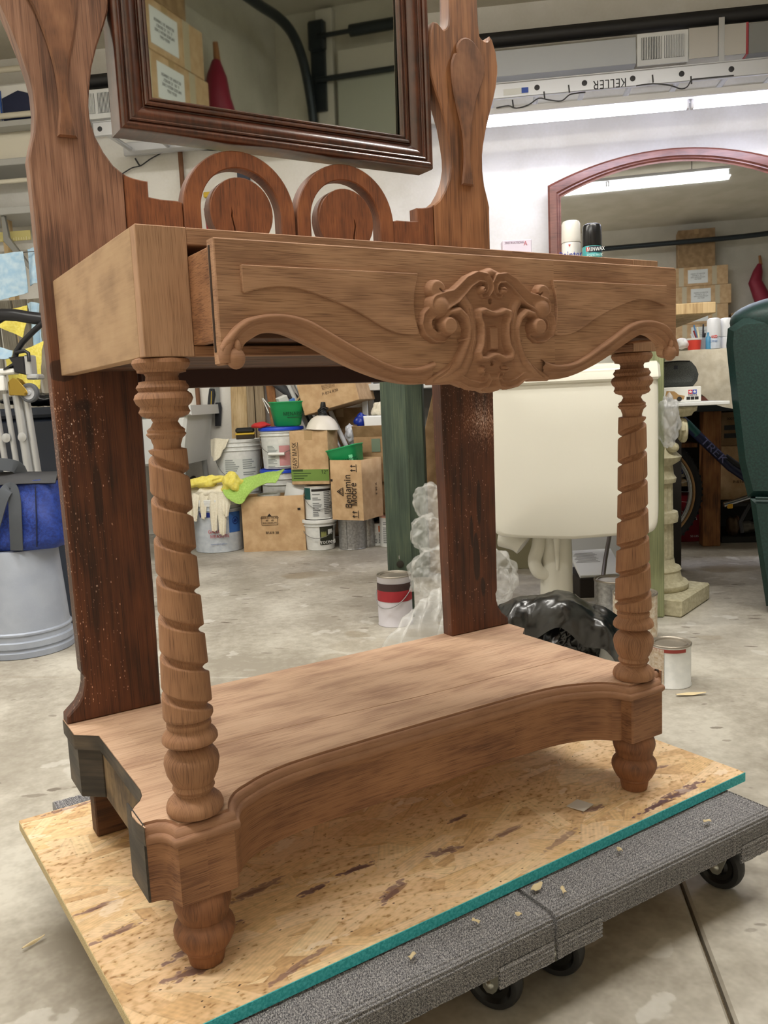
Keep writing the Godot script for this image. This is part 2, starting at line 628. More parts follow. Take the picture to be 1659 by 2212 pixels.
	m.heightmap_scale = 0.05
	return m

# the tall back boards: dark walnut stain below, worn and drier above, white dust specks below the desk
func post_wood() -> void:
	for side in 2:
		var w := 256
		var h := 2048
		var a := field(51 + side * 9, 0.5, 2, 256, 40, w, h)
		var b := field(52 + side * 9, 0.05, 3, 256, 64, w, h)
		var c := field(53 + side * 9, 0.02, 4, 128, 512, w, h)
		var d := PackedByteArray(); d.resize(w * h * 3)
		var hh := PackedByteArray(); hh.resize(w * h)
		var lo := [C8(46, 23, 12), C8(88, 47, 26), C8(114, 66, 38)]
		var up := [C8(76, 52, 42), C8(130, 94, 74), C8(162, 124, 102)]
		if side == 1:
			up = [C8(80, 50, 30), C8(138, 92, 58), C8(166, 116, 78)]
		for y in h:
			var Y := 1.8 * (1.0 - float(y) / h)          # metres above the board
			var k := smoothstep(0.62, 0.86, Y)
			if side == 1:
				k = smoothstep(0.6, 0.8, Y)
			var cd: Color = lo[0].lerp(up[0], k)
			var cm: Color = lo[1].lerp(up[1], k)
			var cl: Color = lo[2].lerp(up[2], k)
			for x in w:
				var i := y * w + x
				var g := (a[i] - 128) / 128.0
				var t := 0.5 + 0.32 * g + (b[i] - 128) / 520.0 + (c[i] - 128) / 330.0
				if g < -0.35:
					t += (g + 0.35) * 0.7
				var q := cd.lerp(cm, clampf(t * 2, 0, 1)) if t < 0.5 else cm.lerp(cl, clampf(t * 2 - 1, 0, 1))
				d[i * 3] = int(q.r * 255); d[i * 3 + 1] = int(q.g * 255); d[i * 3 + 2] = int(q.b * 255)
				hh[i] = clampi(int(150 + 90 * g), 0, 255)
		var r := RandomNumberGenerator.new()
		r.seed = 3 + side
		for k in 900 if side == 0 else 420:
			var yy := r.randf_range(0.2, 0.66)
			if r.randf() < 0.35:
				yy = r.randf_range(0.55, 0.65)
			var px := int(r.randf() * w * 0.62)
			if r.randf() < 0.4 and side == 0:
				px = int(w * 0.12 * absf(r.randfn()) + 20)
			var py := int((1.0 - yy / 1.8) * h)
			var s := 1 if r.randf() < 0.82 else 2
			for u in s:
				for v in s + int(r.randf() * 2):
					var i := clampi((py + v) * w + px + u, 0, w * h - 1)
					for n in 3:
						d[i * 3 + n] = mini(255, d[i * 3 + n] + 120)
		if side == 1:
			for k in 2600:
				var px := int(w * 0.5 + r.randfn() * 30 + 26)
				var py := int((1.0 - (0.575 + r.randfn() * 0.022) / 1.8) * h)
				if px > 0 and px < w:
					for v in r.randi_range(1, 4):
						var i := (py + v) * w + px
						for n in 3:
							d[i * 3 + n] = mini(255, d[i * 3 + n] + 55)
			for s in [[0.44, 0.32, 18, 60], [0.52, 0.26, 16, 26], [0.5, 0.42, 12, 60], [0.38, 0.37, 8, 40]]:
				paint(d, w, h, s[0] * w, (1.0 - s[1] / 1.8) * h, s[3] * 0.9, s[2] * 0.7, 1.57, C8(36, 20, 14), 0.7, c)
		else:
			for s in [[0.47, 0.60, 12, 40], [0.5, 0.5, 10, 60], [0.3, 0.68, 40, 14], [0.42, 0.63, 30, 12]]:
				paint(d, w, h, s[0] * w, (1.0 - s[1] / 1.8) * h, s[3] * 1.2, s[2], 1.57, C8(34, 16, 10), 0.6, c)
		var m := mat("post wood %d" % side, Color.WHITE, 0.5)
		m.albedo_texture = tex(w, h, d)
		m.heightmap_enabled = true
		m.heightmap_texture = ImageTexture.create_from_image(Image.create_from_data(w, h, false, Image.FORMAT_L8, hh))
		m.heightmap_scale = 0.02

func materials() -> void:
	wood("sanded x", C8(122, 88, 66), C8(176, 136, 106), C8(198, 160, 130), 101, true, 0.55, 0.16, 0.45, 0.75, Vector3(2.2, 6, 6), 0.02)
	wood("sanded y", C8(132, 98, 74), C8(180, 142, 112), C8(198, 160, 132), 111, false, 0.4, 0.15, 0.25, 0.75, Vector3(6, 2.2, 6), 0.01)
	wood("shelf top", C8(148, 112, 90), C8(204, 168, 138), C8(220, 188, 160), 121, true, 0.45, 0.18, 0.5, 0.7, Vector3(1.6, 5, 5), 0.015)
	wood("side panel", C8(142, 112, 84), C8(178, 146, 112), C8(194, 164, 128), 131, true, 0.1, 0.15, 0.5, 0.8, Vector3(4, 5, 2.5), 0.0)
	wood("turned", C8(100, 68, 48), C8(160, 116, 84), C8(180, 138, 104), 141, false, 0.5, 0.14, 0.3, 0.7, Vector3(8, 2.5, 8), 0.015)
	wood("turned ends", C8(70, 42, 28), C8(132, 86, 56), C8(156, 106, 70), 151, false, 0.35, 0.2, 0.4, 0.6, Vector3(6, 4, 6), 0.01)
	wood("carved", C8(122, 88, 66), C8(164, 122, 94), C8(182, 142, 112), 161, true, 0.3, 0.12, 0.25, 0.75, Vector3(4, 9, 9), 0.01)
	wood("apron", C8(92, 58, 40), C8(150, 106, 74), C8(174, 128, 92), 171, true, 0.55, 0.2, 0.5, 0.65, Vector3(2, 6, 6), 0.015)
	wood("dark inside", C8(40, 22, 12), C8(84, 52, 30), C8(110, 72, 44), 181, true, 0.3, 0.4, 0.5, 0.7, Vector3(2, 4, 4), 0.0)
	wood("splat wood", C8(64, 36, 22), C8(124, 74, 44), C8(158, 102, 62), 191, false, 0.45, 0.2, 0.4, 0.5, Vector3(6, 3, 6), 0.01)
	wood("ornament wood", C8(76, 50, 34), C8(122, 82, 56), C8(146, 104, 74), 201, false, 0.25, 0.2, 0.7, 0.6, Vector3(5, 4, 5), 0.0)
	var fr := wood("frame wood", C8(34, 16, 10), C8(70, 36, 22), C8(98, 54, 34), 211, false, 0.25, 0.3, 0.6, 0.3, Vector3(4, 4, 4), 0.0)
	fr.clearcoat_enabled = true
	fr.clearcoat = 0.7
	fr.clearcoat_roughness = 0.12
	wood("black paint", C8(38, 34, 30), C8(66, 58, 50), C8(98, 84, 68), 221, true, 0.2, 0.3, 0.9, 0.6, Vector3(3, 5, 3), 0.02)
	wood("green post wood", C8(40, 50, 42), C8(64, 78, 64), C8(94, 102, 78), 231, false, 0.3, 0.4, 0.4, 0.7, Vector3(6, 1.2, 6), 0.03)
	wood("pale green wood", C8(110, 116, 84), C8(140, 146, 108), C8(160, 164, 124), 241, false, 0.25, 0.5, 0.5, 0.75, Vector3(6, 1.2, 6), 0.03)
	wood("post brown", C8(84, 50, 26), C8(142, 92, 50), C8(166, 114, 66), 251, false, 0.3, 0.4, 0.8, 0.7, Vector3(4, 1.6, 4), 0.03)
	wood("mirror mahogany", C8(70, 38, 30), C8(112, 66, 54), C8(136, 86, 72), 261, true, 0.2, 0.3, 0.4, 0.3, Vector3(2, 4, 4), 0.0)
	wood("lumber", C8(150, 122, 84), C8(196, 170, 128), C8(216, 194, 156), 271, false, 0.25, 0.4, 0.5, 0.8, Vector3(5, 1.5, 5), 0.02)
	post_wood()
	mottled("cardboard", C8(186, 152, 112), C8(206, 174, 134), 301, 0.012, 2.0, 0.85, 0.01)
	mottled("cardboard dark", C8(140, 112, 78), C8(164, 134, 98), 311, 0.012, 2.0, 0.85, 0.01)
	mottled("wall paint", C8(226, 223, 214), C8(238, 236, 230), 321, 0.01, 0.5, 0.8, 0.03, 1.0, 0.0, Color.WHITE, true)
	mottled("canvas", C8(206, 196, 174), C8(226, 218, 200), 331, 0.02, 3.0, 0.9, 0.02)
	mottled("felt", C8(62, 66, 66), C8(98, 102, 102), 341, 0.12, 5.0, 0.95, 0.1, 1.3)
	mottled("cement", C8(178, 170, 140), C8(206, 200, 172), 351, 0.03, 3.0, 0.85, 0.06, 1.2)
	mottled("leather", C8(14, 40, 38), C8(24, 58, 54), 361, 0.05, 4.0, 0.42, 0.02)
	mottled("grey plastic", C8(158, 166, 182), C8(172, 180, 194), 371, 0.01, 2.0, 0.45)
	mottled("blue nylon", C8(18, 40, 112), C8(32, 66, 156), 381, 0.05, 3.0, 0.6, 0.08, 1.2)
	mottled("galvanised", C8(150, 150, 148), C8(190, 190, 190), 391, 0.04, 3.0, 0.35, 0.0, 1.2).metallic = 0.7
	M["concrete"] = concrete()
	osb()
	teal_edge()

func teal_edge() -> void:
	mottled("teal paint", C8(42, 166, 174), C8(84, 200, 206), 401, 0.06, 6.0, 0.6, 0.06, 1.1, 0.06, C8(12, 50, 56))
	mottled("board core", C8(190, 168, 124), C8(216, 200, 160), 411, 0.12, 6.0, 0.9, 0.12, 1.2)

func wall_box(n: String, a: Vector3, b: Vector3, m: Material) -> void:
	var st := mb()
	box(st, (b - a).abs(), (a + b) / 2, 0.001)
	struct(n, st, m)

func room() -> void:
	var wp: Material = M["wall paint"]
	# floor: concrete in four pours, parted by tooled joints
	var fl := Node3D.new()
	fl.name = "floor"
	add_child(fl)
	fl.set_meta("kind", "structure")
	var xs := [-3.3, 0.607, 3.7]
	var zs := [-4.3, -1.412, 1.4]
	for i in 2:
		for j in 2:
			var st := mb()
			var g := 0.0028
			box(st, Vector3(xs[i + 1] - xs[i] - 2 * g, 0.1, zs[j + 1] - zs[j] - 2 * g), Vector3((xs[i] + xs[i + 1]) / 2, -0.05, (zs[j] + zs[j + 1]) / 2), 0.004)
			part("slab", st, M["concrete"], fl)
	var st0 := mb()
	box(st0, Vector3(7.0, 0.05, 5.7), Vector3(0.2, -0.0405, -1.45), 0.001)
	part("joint_filler", st0, mottled("joint dirt", C8(118, 104, 82), C8(150, 134, 108), 421, 0.1, 4.0, 0.95, 0.1), fl)
	wall_box("wall_back", Vector3(-3.3, 0, -4.3), Vector3(3.7, 2.9, -4.15), wp)
	wall_box("wall_left", Vector3(-3.3, 0, -4.3), Vector3(-3.15, 2.9, 1.4), wp)
	wall_box("wall_front", Vector3(-3.3, 0, 1.21), Vector3(3.7, 2.9, 1.4), mottled("front wall paint", C8(196, 190, 174), C8(212, 206, 190), 431, 0.01, 0.5, 0.8, 0.0, 1.0, 0.0, Color.WHITE, true))
	wall_box("ceiling", Vector3(-3.3, 2.88, -4.3), Vector3(3.7, 3.0, 1.4), mottled("ceiling paint", C8(206, 200, 184), C8(218, 212, 198), 441, 0.01, 0.5, 0.85, 0.0, 1.0, 0.0, Color.WHITE, true))
	wall_box("wall_right", Vector3(3.55, 0, -4.3), Vector3(3.7, 2.9, 1.4), M["front wall paint"])

func mir(p: PackedVector2Array) -> PackedVector2Array:
	var o := PackedVector2Array()
	for q in p:
		o.append(Vector2(HW - q.x, q.y))
	o.reverse()
	return o

var hs: Node3D

func hall_stand() -> void:
	hs = thing("hall_stand", "antique wooden hall stand with framed mirror, carved drawer and twisted front columns", "hall stand", F)
	back_boards()
	desk_box()
	drawer()
	columns()
	platform()
	mirror_frame()

func back_boards() -> void:
	var o := P([-60.5,178.6, -59.8,190, -53.6,195.7, -44,204, -36,216, -32.2,230, -30.8,243, -34.5,249, -37.3,583, -39,800, -40,948, -40.5,957, -36.8,972, -30.3,993, -27,1019, -27.3,1045, -30,1062, -37,1089, -48,1122, -57,1146, -63,1166, -67.5,1190, -68,1203, -65,1225, -57,1245, -51.4,1250.2, -48.3,1243.4,
		-44,1240.3, -39.6,1239.8, -33,1242, -28.6,1246.2, -26.5,1264.5, -25.2,1305.4, -25,1780, 36,1780, 36.4,1293.3, 37.2,1268, 39.7,1252.4, 44,1246, 50.8,1242.3, 56.7,1247.4, 63,1252, 71.5,1251.5, 78,1235, 82,1205, 82.6,1178.7, 81,1164.2, 74.1,1144.9, 62,1116, 52,1086, 46.5,1056.3, 43.7,1035.5, 44,1018, 49.2,996.2, 59,976.5, 70.8,960.3, 83.0,951.4, 82.3,880, 82.4,664, 82.6,606, 81.3,512.5, 78.7,428, 78.7,360, 77.3,254, 76,178.6])
	var orn := P([-2,989, 0.3,1004.7, 3.2,1025, 3.6,1040, 3.1,1055, 1.4,1075.8, -2.7,1098, -9.9,1124.4, -17,1145, -26,1163, -32.5,1180, -34.5,1193, -31,1207, -24,1219, -13,1230, -2,1235.5, 8,1236, 17,1232, 25,1224, 27.5,1216, 26.5,1208, 31,1207, 35,1202, 39.5,1190, 40.5,1175, 38,1150, 33,1126, 28,1108, 22.5,1089, 19,1067, 18.2,1042.8, 19.7,1019.8, 22.7,1002.1, 24.7,989.7])
	for s in 2:
		var st := mb()
		var q := o if s == 0 else mir(o)
		# texture: u across 0.16 m, v down 1.8 m
		var X := Transform3D()
		prism(st, q, -0.3935, -0.3635, 0.0022, X)
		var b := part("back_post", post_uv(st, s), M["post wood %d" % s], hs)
		var st2 := mb()
		var oo := smooth2(orn, 3) if s == 0 else mir(smooth2(orn, 3))
		prism(st2, oo, -0.3640, -0.3578, 0.0026)
		part("teardrop_ornament", st2, M["ornament wood"], b)
		var st3 := mb()
		var x0 := -0.0345 if s == 0 else HW - 0.066
		box(st3, Vector3(0.1005, 0.157, 0.030), Vector3(x0 + 0.05, 0.0785, -0.3745), 0.002)
		part("rear_foot", st3, M["dark inside"], hs)
		# bracket between post and scroll
		var br := P([84.0,800, 167.2,800, 167.4,918.5, 160.5,920.4, 134.7,920.6, 118.1,922.4, 118.3,943.8, 108,944.6, 96.6,946.4, 89,948.6, 84.2,951.2])
		var st4 := mb()
		prism(st4, br if s == 0 else mir(br), -0.3905, -0.3655, 0.0015)
		part("splat_bracket", st4, M["splat wood"], hs)
		# the scroll: an arched ring round a disc with a spiral cut
		var ring := PackedVector2Array([Vector2(0.1684, 0.80)])
		for i in 33:
			var a := PI - PI * i / 32
			ring.append(Vector2(0.2587 + 0.0905 * cos(a), 0.9105 + 0.0903 * sin(a)))
		ring.append_array([Vector2(0.3492, 0.80), Vector2(0.325, 0.80)])
		for i in 33:
			var a := PI * i / 32
			ring.append(Vector2(0.260 + 0.065 * cos(a), 0.9115 + 0.0645 * sin(a)))
		ring.append(Vector2(0.195, 0.80))
		var disc := PackedVector2Array([Vector2(0.222, 0.80), Vector2(0.2165, 0.865)])
		for i in 25:
			var a := PI * 1.18 - PI * 1.36 * i / 24
			disc.append(Vector2(0.260 + 0.0512 * cos(a), 0.9115 + 0.0512 * sin(a)))
		disc.append_array([Vector2(0.3035, 0.865), Vector2(0.298, 0.80), Vector2(0.2530, 0.80), Vector2(0.2492, 0.87), Vector2(0.2478, 0.889), Vector2(0.2442, 0.9052), Vector2(0.2452, 0.9195), Vector2(0.2422, 0.9052), Vector2(0.2455, 0.888), Vector2(0.2468, 0.87), Vector2(0.2500, 0.80)])
		var st5 := mb()
		prism(st5, ring if s == 0 else mir(ring), -0.3905, -0.3645, 0.0015)
		var sc := part("scroll", st5, M["splat wood"], hs)
		var st6 := mb()
		prism(st6, disc if s == 0 else mir(disc), -0.3905, -0.3645, 0.001)
		part("scroll_disc", st6, M["splat wood"], sc)
	# the boards go on above the picture under a plain crest
	var st7 := mb()
	prism(st7, P([-60,1770, 60,1790, 180,1800, 351.3,1870, 522.6,1800, 642.6,1790, 762.6,1770, 762.6,1800, 640,1830, 351.3,1960, 62,1830, -60,1800]), -0.3935, -0.36, 0.003)
	part("crest", st7, M["splat wood"], hs)

# rewrites the flat x, y texture places of a post to 0..1 over its own sheet
func post_uv(st: SurfaceTool, s: int) -> ArrayMesh:
	st.generate_normals()
	var arr := st.commit_to_arrays()
	var uv: PackedVector2Array = arr[Mesh.ARRAY_TEX_UV]
	var vv: PackedVector3Array = arr[Mesh.ARRAY_VERTEX]
	for i in uv.size():
		var x := vv[i].x + 0.07 if s == 0 else vv[i].x - (HW - 0.085)
		x += (vv[i].z + 0.3635) * 0.8
		uv[i] = Vector2(x / 0.16, 1.0 - vv[i].y / 1.8)
	arr[Mesh.ARRAY_TEX_UV] = uv
	var m := ArrayMesh.new()
	m.add_surface_from_arrays(Mesh.PRIMITIVE_TRIANGLES, arr)
	return m

func desk_box() -> void:
	var xl := -0.0244
	var xr := HW + 0.0244
	for s in 2:
		var st := mb()
		var x := xl + 0.009 if s == 0 else xr - 0.009
		box(st, Vector3(0.018, 0.1275, 0.374), Vector3(x, 0.73625, -0.1765), 0.0008)
		part("side_panel", st, M["side panel"], hs)
		st = mb()
		box(st, Vector3(0.0516, 0.1275, 0.0170), Vector3(xl + 0.0258 if s == 0 else xr - 0.0258, 0.73625, 0.0190), 0.0008)
		part("front_stile", st, M["sanded y"], hs)
	var st := mb()
	box(st, Vector3(HW - 0.0548, 0.0170, 0.017), Vector3(HW / 2, 0.7914, 0.0185), 0.0008)
	part("top_rail", st, M["sanded x"], hs)
	st = mb()
	box(st, Vector3(HW + 0.0120, 0.014, 0.374), Vector3(HW / 2, 0.7925, -0.1765), 0.0008)
	part("desk_top", st, M["sanded x"], hs)
	st = mb()
	box(st, Vector3(HW - 0.0548, 0.0105, 0.018), Vector3(HW / 2, 0.6778, 0.0180), 0.0008)
	part("bottom_rail", st, M["apron"], hs)
	for k in 3:
		st = mb()
		box(st, Vector3(HW + 0.010, 0.008, 0.116), Vector3(HW / 2, 0.6805, -0.055 - 0.1175 * k), 0.001)
		part("bottom_board", st, M["dark inside"], hs)
	st = mb()
	box(st, Vector3(HW - 0.16, 0.036, 0.02), Vector3(HW / 2, 0.668, -0.352), 0.001)
	part("rear_rail", st, mat("dark maroon wood", C8(52, 22, 14), 0.5), hs)

# lower edge of the drawer front (left half), and the upper edge of its moulding
const LOW := [26.4,661, 31,659.5, 44,662, 47,671, 49.5,677, 54.5,681.6, 66.4,688.0, 78.1,690.6, 91.5,690.4, 105,686.8, 122,679.4, 139.3,671.2, 157.1,662.3, 175.3,654.3, 194,647.4, 213.3,641.3, 233,637.0, 253,635.2, 268,635.6]
const TOP := [25.5,675, 29.0,682.5, 33,687.0, 37,691.5, 42.7,696.5, 49,700.7, 56.1,703.9, 72.6,707.3, 89.3,708.0, 106.3,706.2, 123.3,701.3, 140.6,692.5, 158.3,683.3, 176.4,674.1, 194.9,664.9, 214.1,657.0, 233.9,653.2, 254.4,653.8, 272,659.5]

func drawer() -> void:
	var low := smooth2(P(LOW), 4)
	var fr := low.duplicate()
	fr.append_array(P([275.3,635.4, 285.3,638.2, 297.3,640.2, 306.3,634.4, 319.3,629.8, 331.3,630.2, 343.3,625.4, 351.0,622.5]))
	var full := fr.duplicate()
	full.append_array(mir(fr))
	full.append_array(P([676.2,774.2, 673.0,777.2, 26.4,777.2]))
	var st := mb()
	prism(st, full, 0.0826, 0.1006, 0.0010)
	var d := part("drawer", st, M["sanded x"], hs)
	st = mb()
	for s in 2:
		box(st, Vector3(0.012, 0.088, 0.385), Vector3(0.0334 if s == 0 else HW - 0.0334, 0.7275, -0.110), 0.0008)
	box(st, Vector3(HW - 0.08, 0.088, 0.012), Vector3(HW / 2, 0.7275, -0.296), 0.0008)
	part("drawer_side", st, M["apron"], d)
	st = mb()
	box(st, Vector3(HW - 0.08, 0.006, 0.37), Vector3(HW / 2, 0.689, -0.105), 0.0008)
	part("drawer_bottom", st, M["dark inside"], d)
	st = mb()
	box(st, Vector3(0.0012, 0.100, 0.004), Vector3(0.0262, 0.722, 0.0885), 0.0004)
	part("dark_streak", st, mat("old stain", C8(52, 36, 26), 0.6), d)
	# raised panels
	var pan := smooth2(P([253,689, 245.7,687.9, 225.7,689.3, 206.3,696.1, 182.1,708.6, 160.3,717.7, 133.7,726.4, 111.4,732.3, 94.4,733.7, 77.6,732.4, 64.4,729.8, 56.9,727.4]), 4)
	pan.append_array(P([53,726.6, 51,728.0, 51,752.8, 253.6,752.6, 251.6,744, 248.5,733, 247.2,720, 248.0,708, 250.5,697]))
	# moulding along the lower edge, as pairs of edge points
	var tp := smooth2(P(TOP), 6)
	var lw := smooth2(P(LOW.slice(2)), 6)
	lw = resample(lw, 84)
	tp = resample(tp, 84)
	var prof := [[0.0, -0.0005], [0.02, 0.0032], [0.07, 0.0056], [0.15, 0.0072], [0.24, 0.0070], [0.31, 0.0054], [0.35, 0.0032], [0.42, 0.0024], [0.50, 0.0034], [0.55, 0.0030], [0.62, 0.0018], [0.74, 0.0010], [0.86, 0.0012], [0.97, 0.0018], [1.0, 0.0004], [1.0, -0.004]]
	for s in 2:
		var s1 := mb()
		prism(s1, pan if s == 0 else mir(pan), 0.1000, 0.1054, 0.0008)
		part("raised_panel", s1, M["sanded x"], d)
		var rows := []
		for j in 84:
			var row := PackedVector3Array()
			var k := 1.0 if j > 8 else 0.6 + 0.05 * j
			for q in prof:
				var xy: Vector2 = tp[j].lerp(lw[j], q[0])
				row.append(Vector3(xy.x if s == 0 else HW - xy.x, xy.y, 0.1006 + q[1] * k))
			rows.append(row)
		var s2 := mb()
		loft(s2, rows, false, s == 1, 0.5)
		var mo := part("drawer_moulding", s2, M["carved"], d)
		# leaf curl that ends the moulding
		var s3 := mb()
		var cx := 0.0408 if s == 0 else HW - 0.0408
		var sx := 1.0 if s == 0 else -1.0
		ellipsoid(s3, Vector3(cx, 0.6655, 0.1010), Vector3(0.0095, 0.0105, 0.0085))
		var pts := PackedVector3Array()
		var rad := []
		for i in 15:
			var t := i / 14.0
			var base := Vector2(0.0305, 0.661).lerp(Vector2(0.0505, 0.6965), t)
			base.x -= 0.0065 * sin(t * PI)
			pts.append(Vector3(base.x if s == 0 else HW - base.x, base.y, 0.1005))
			rad.append(0.0072 * (1.0 - 0.45 * t) * (0.75 + 0.25 * sin(minf(t * 4, 1.0) * PI / 2)))
		tube(s3, pts, rad, 12)
		ellipsoid(s3, Vector3(cx + sx * 0.0012, 0.6765, 0.1035), Vector3(0.0032, 0.0072, 0.0046))
		part("leaf_curl", s3, M["carved"], mo)
	cartouche(d)

func resample(p: PackedVector2Array, n: int) -> PackedVector2Array:
	var acc := PackedFloat32Array([0.0])
	for i in range(1, p.size()):
		acc.append(acc[i - 1] + p[i].distance_to(p[i - 1]))
	var o := PackedVector2Array()
	var k := 0
	for i in n:
		var t := acc[-1] * i / (n - 1)
		while k < p.size() - 2 and acc[k + 1] < t:
			k += 1
		o.append(p[k].lerp(p[k + 1], clampf((t - acc[k]) / maxf(acc[k + 1] - acc[k], 1e-9), 0, 1)))
	return o

# ---- the carved cartouche: relief over the left half, mirrored; u is mm from its middle
var relief := PackedFloat32Array()
const RU := 170
const RV := 246
const RS := 0.6
const RY := 617.0

func ridge(a: Array, kind := 0, carve := false) -> void:     # flat list of u, y, radius, height
	var near := {}
	for i in range(0, a.size() - 4, 4):
		var p := Vector2(a[i], a[i + 1])
		var q := Vector2(a[i + 4], a[i + 5])
		var R := maxf(a[i + 2], a[i + 6])
		var lo := p.min(q) - Vector2(R, R)
		var hi := p.max(q) + Vector2(R, R)
		var d := q - p
		var l2 := maxf(d.length_squared(), 1e-6)
		for v in range(maxi(0, int((lo.y - RY) / RS)), mini(RV, int((hi.y - RY) / RS) + 2)):
			for u in range(maxi(0, int(lo.x / RS)), mini(RU, int(hi.x / RS) + 2)):
				var x := Vector2(u * RS, RY + v * RS)
				var t := clampf((x - p).dot(d) / l2, 0, 1)
				var k := x.distance_to(p + d * t) / lerpf(a[i + 2], a[i + 6], t)
				if k < 1.0:
					var j := v * RU + u
					if not near.has(j) or near[j].x > k:
						near[j] = Vector2(k, lerpf(a[i + 3], a[i + 7], t))
	for j in near:
		var k: float = near[j].x
		var h: float = near[j].y
		if carve:
			cut[j] = maxf(cut[j], h * 1.3 * (1.0 - k * k))
		elif kind == 1:
			h *= (0.55 + 0.45 * pow(k / 0.74, 2)) if k < 0.74 else sqrt(maxf(0.0, 1.0 - pow((k - 0.74) / 0.26, 2)))
			relief[j] = maxf(relief[j], h)
		elif kind == 2:
			relief[j] = maxf(relief[j], h * (1.0 if k < 0.7 else sqrt(maxf(0.0, 1.0 - pow((k - 0.7) / 0.3, 2)))))
		else:
			relief[j] = maxf(relief[j], h * sqrt(1.0 - k * k))

var cut := PackedFloat32Array()
func ball(u: float, y: float, r: float, h: float, kind := 0) -> void:
	ridge([u, y, r, h, u + 0.01, y, r, h], kind)

func cartouche(d: Node3D) -> void:
	relief.resize(RU * RV); relief.fill(-1.5)
	cut.resize(RU * RV); cut.fill(0.0)
	var body := PackedVector2Array([Vector2(-1, 757), Vector2(18, 750), Vector2(34, 743), Vector2(46, 733), Vector2(44, 722), Vector2(37, 712), Vector2(31, 700), Vector2(32, 686), Vector2(37, 670), Vector2(43, 656), Vector2(46, 640), Vector2(32, 632), Vector2(20, 632), Vector2(8, 626), Vector2(-1, 623)])
	for v in RV:
		for u in RU:
			var x := Vector2(u * RS, RY + v * RS)
			if x.x < 47 and Geometry2D.is_point_in_polygon(x, body):
				relief[v * RU + u] = 3.6
	# strap and C-shaped ridges that run down into the moulding
	ridge([41,728.3,8,7, 33.5,718.2,7.5,8, 29.2,701.2,6.5,8.5, 28.2,682.1,6.5,8, 33.8,663,7.5,7, 41,649.6,8,6, 58,641,7,4.5, 86,636.8,3,2], 0)
	ridge([70,704.5,3.5,7, 60.8,711.9,4.6,10, 48.8,713.9,5.2,11, 39.4,706.7,5,10.5, 34.8,695.4,4.6,10, 36.4,682.1,4.6,9, 42.1,668.8,5.4,8, 49.7,655.5,6.2,7, 64.6,645.9,6.0,5, 88,637.5,3.5,2.5], 0)
	ridge([36,683,3.2,9.6, 44.5,682,1.6,6.5], 0)
	# top: ribbon ending in two small volutes, and the crest
	ridge([0,757,6,8, 6,756,5,7, 15,754,4,6], 0)
	ridge([12.5,731.5,3.2,8, 7,732.6,3.8,9, 3.6,737.5,4.2,9.5, 3.4,744.0,4.8,9.5, 8.5,750.6,6.0,9.5, 20.6,751.6,6.6,9.5, 33,745.4,7.6,9, 44,736.0,8.2,9, 53,729.0,9,9.5, 65,725,11,10, 76,720,13,10], 1)
	ball(15.5, 737.2, 5.4, 12.0)
	# upper side scroll, bulge and outer lobe
	ball(76.5, 735.6, 11.6, 8.5, 2)
	ball(74.0, 718.5, 15.5, 11.5)
	ridge([82,713,8,7, 89.5,707,7.5,7, 91.5,699.5,7.2,7, 88.5,691,7.2,7, 79.5,685.2,6.6,6.5, 68,684.4,5.5,6, 61,688,4,5], 1)
	ball(65.5, 696.8, 10.6, 13.5, 2)
	# middle frame with its sunk field and block
	ridge([0,711.2,4.2,11.5, 6.5,712.0,4.3,12, 14.7,714.6,4.6,12.5, 21.6,712.9,4.8,12.5, 21.8,706,4.2,12, 18.3,699,4.2,12, 17.6,688,4.2,12, 19.6,676,4.4,12, 24,667.6,4.8,12.5, 22.6,661.6,4.8,12.5, 13.4,660.4,4.6,12, 5.4,664,4.4,12, 0,665,4.2,11.5], 0)
	for v in RV:
		for u in RU:
			var x := u * RS
			var y := RY + v * RS
			var j := v * RU + u
			if x < 7.4 and y > 669.5 and y < 698.0:
				var e := minf(7.4 - x, minf(y - 669.5, 698.0 - y))
				relief[j] = maxf(relief[j], 3.6 + 4.6 * clampf(e / 2.2, 0, 1))
	# lower scrolls
	ridge([13.0,643.5,2.6,7, 9.4,642.6,3.2,8, 7.6,637.4,3.8,8.5, 11.5,632.2,4.4,8, 22,630.6,5.2,7.5, 35,633.2,5.8,6.5, 47,639.6,5.6,6, 64,641.0,4.4,4.5, 87,636.8,2.2,2.5], 1)
	ball(17.2, 648.4, 5.2, 10.5)
	ridge([0,640,5.6,6.5, 8,640,5,6], 0)
	ridge([0,628,5,5, 9,629,4.4,5], 0)
	# cuts: spiral lines of the scrolls, screw holes
	ridge([74.2,736.4,1.1,4, 70.4,733.4,1.2,4.5, 66.4,736.2,1.2,4.5, 66.2,741.4,1.1,4, 69.8,744.6,0.9,2.5], 0, true)
	ridge([15.6,737.4,1.0,3.5, 12.2,738.8,1.0,4, 10.8,742.6,0.9,3], 0, true)
	ridge([17.2,648.2,1.0,3.5, 13.4,648.6,1.0,4, 12.0,652.0,0.9,3], 0, true)
	ridge([0,725.6,3.4,7, 0.01,725.6,3.4,7], 0, true)
	ridge([0,655.9,3.0,6, 0.01,655.9,3.0,6], 0, true)
	for k in 3:
		ridge([34.5 - k * 3.2,716 - k,0.6,0.7, 30.0 - k * 2.4,700,0.6,0.8, 29.4 - k * 2.4,684,0.6,0.8, 33 - k * 2.4,668,0.5,0.5], 0, true)
		ridge([52 + k * 3.0,662 - k * 4,0.6,0.9, 62 + k * 2.0,650 - k * 2.0,0.6,0.9, 82,639.5 - k * 1.0,0.5,0.5], 0, true)
	var sm := relief.duplicate()
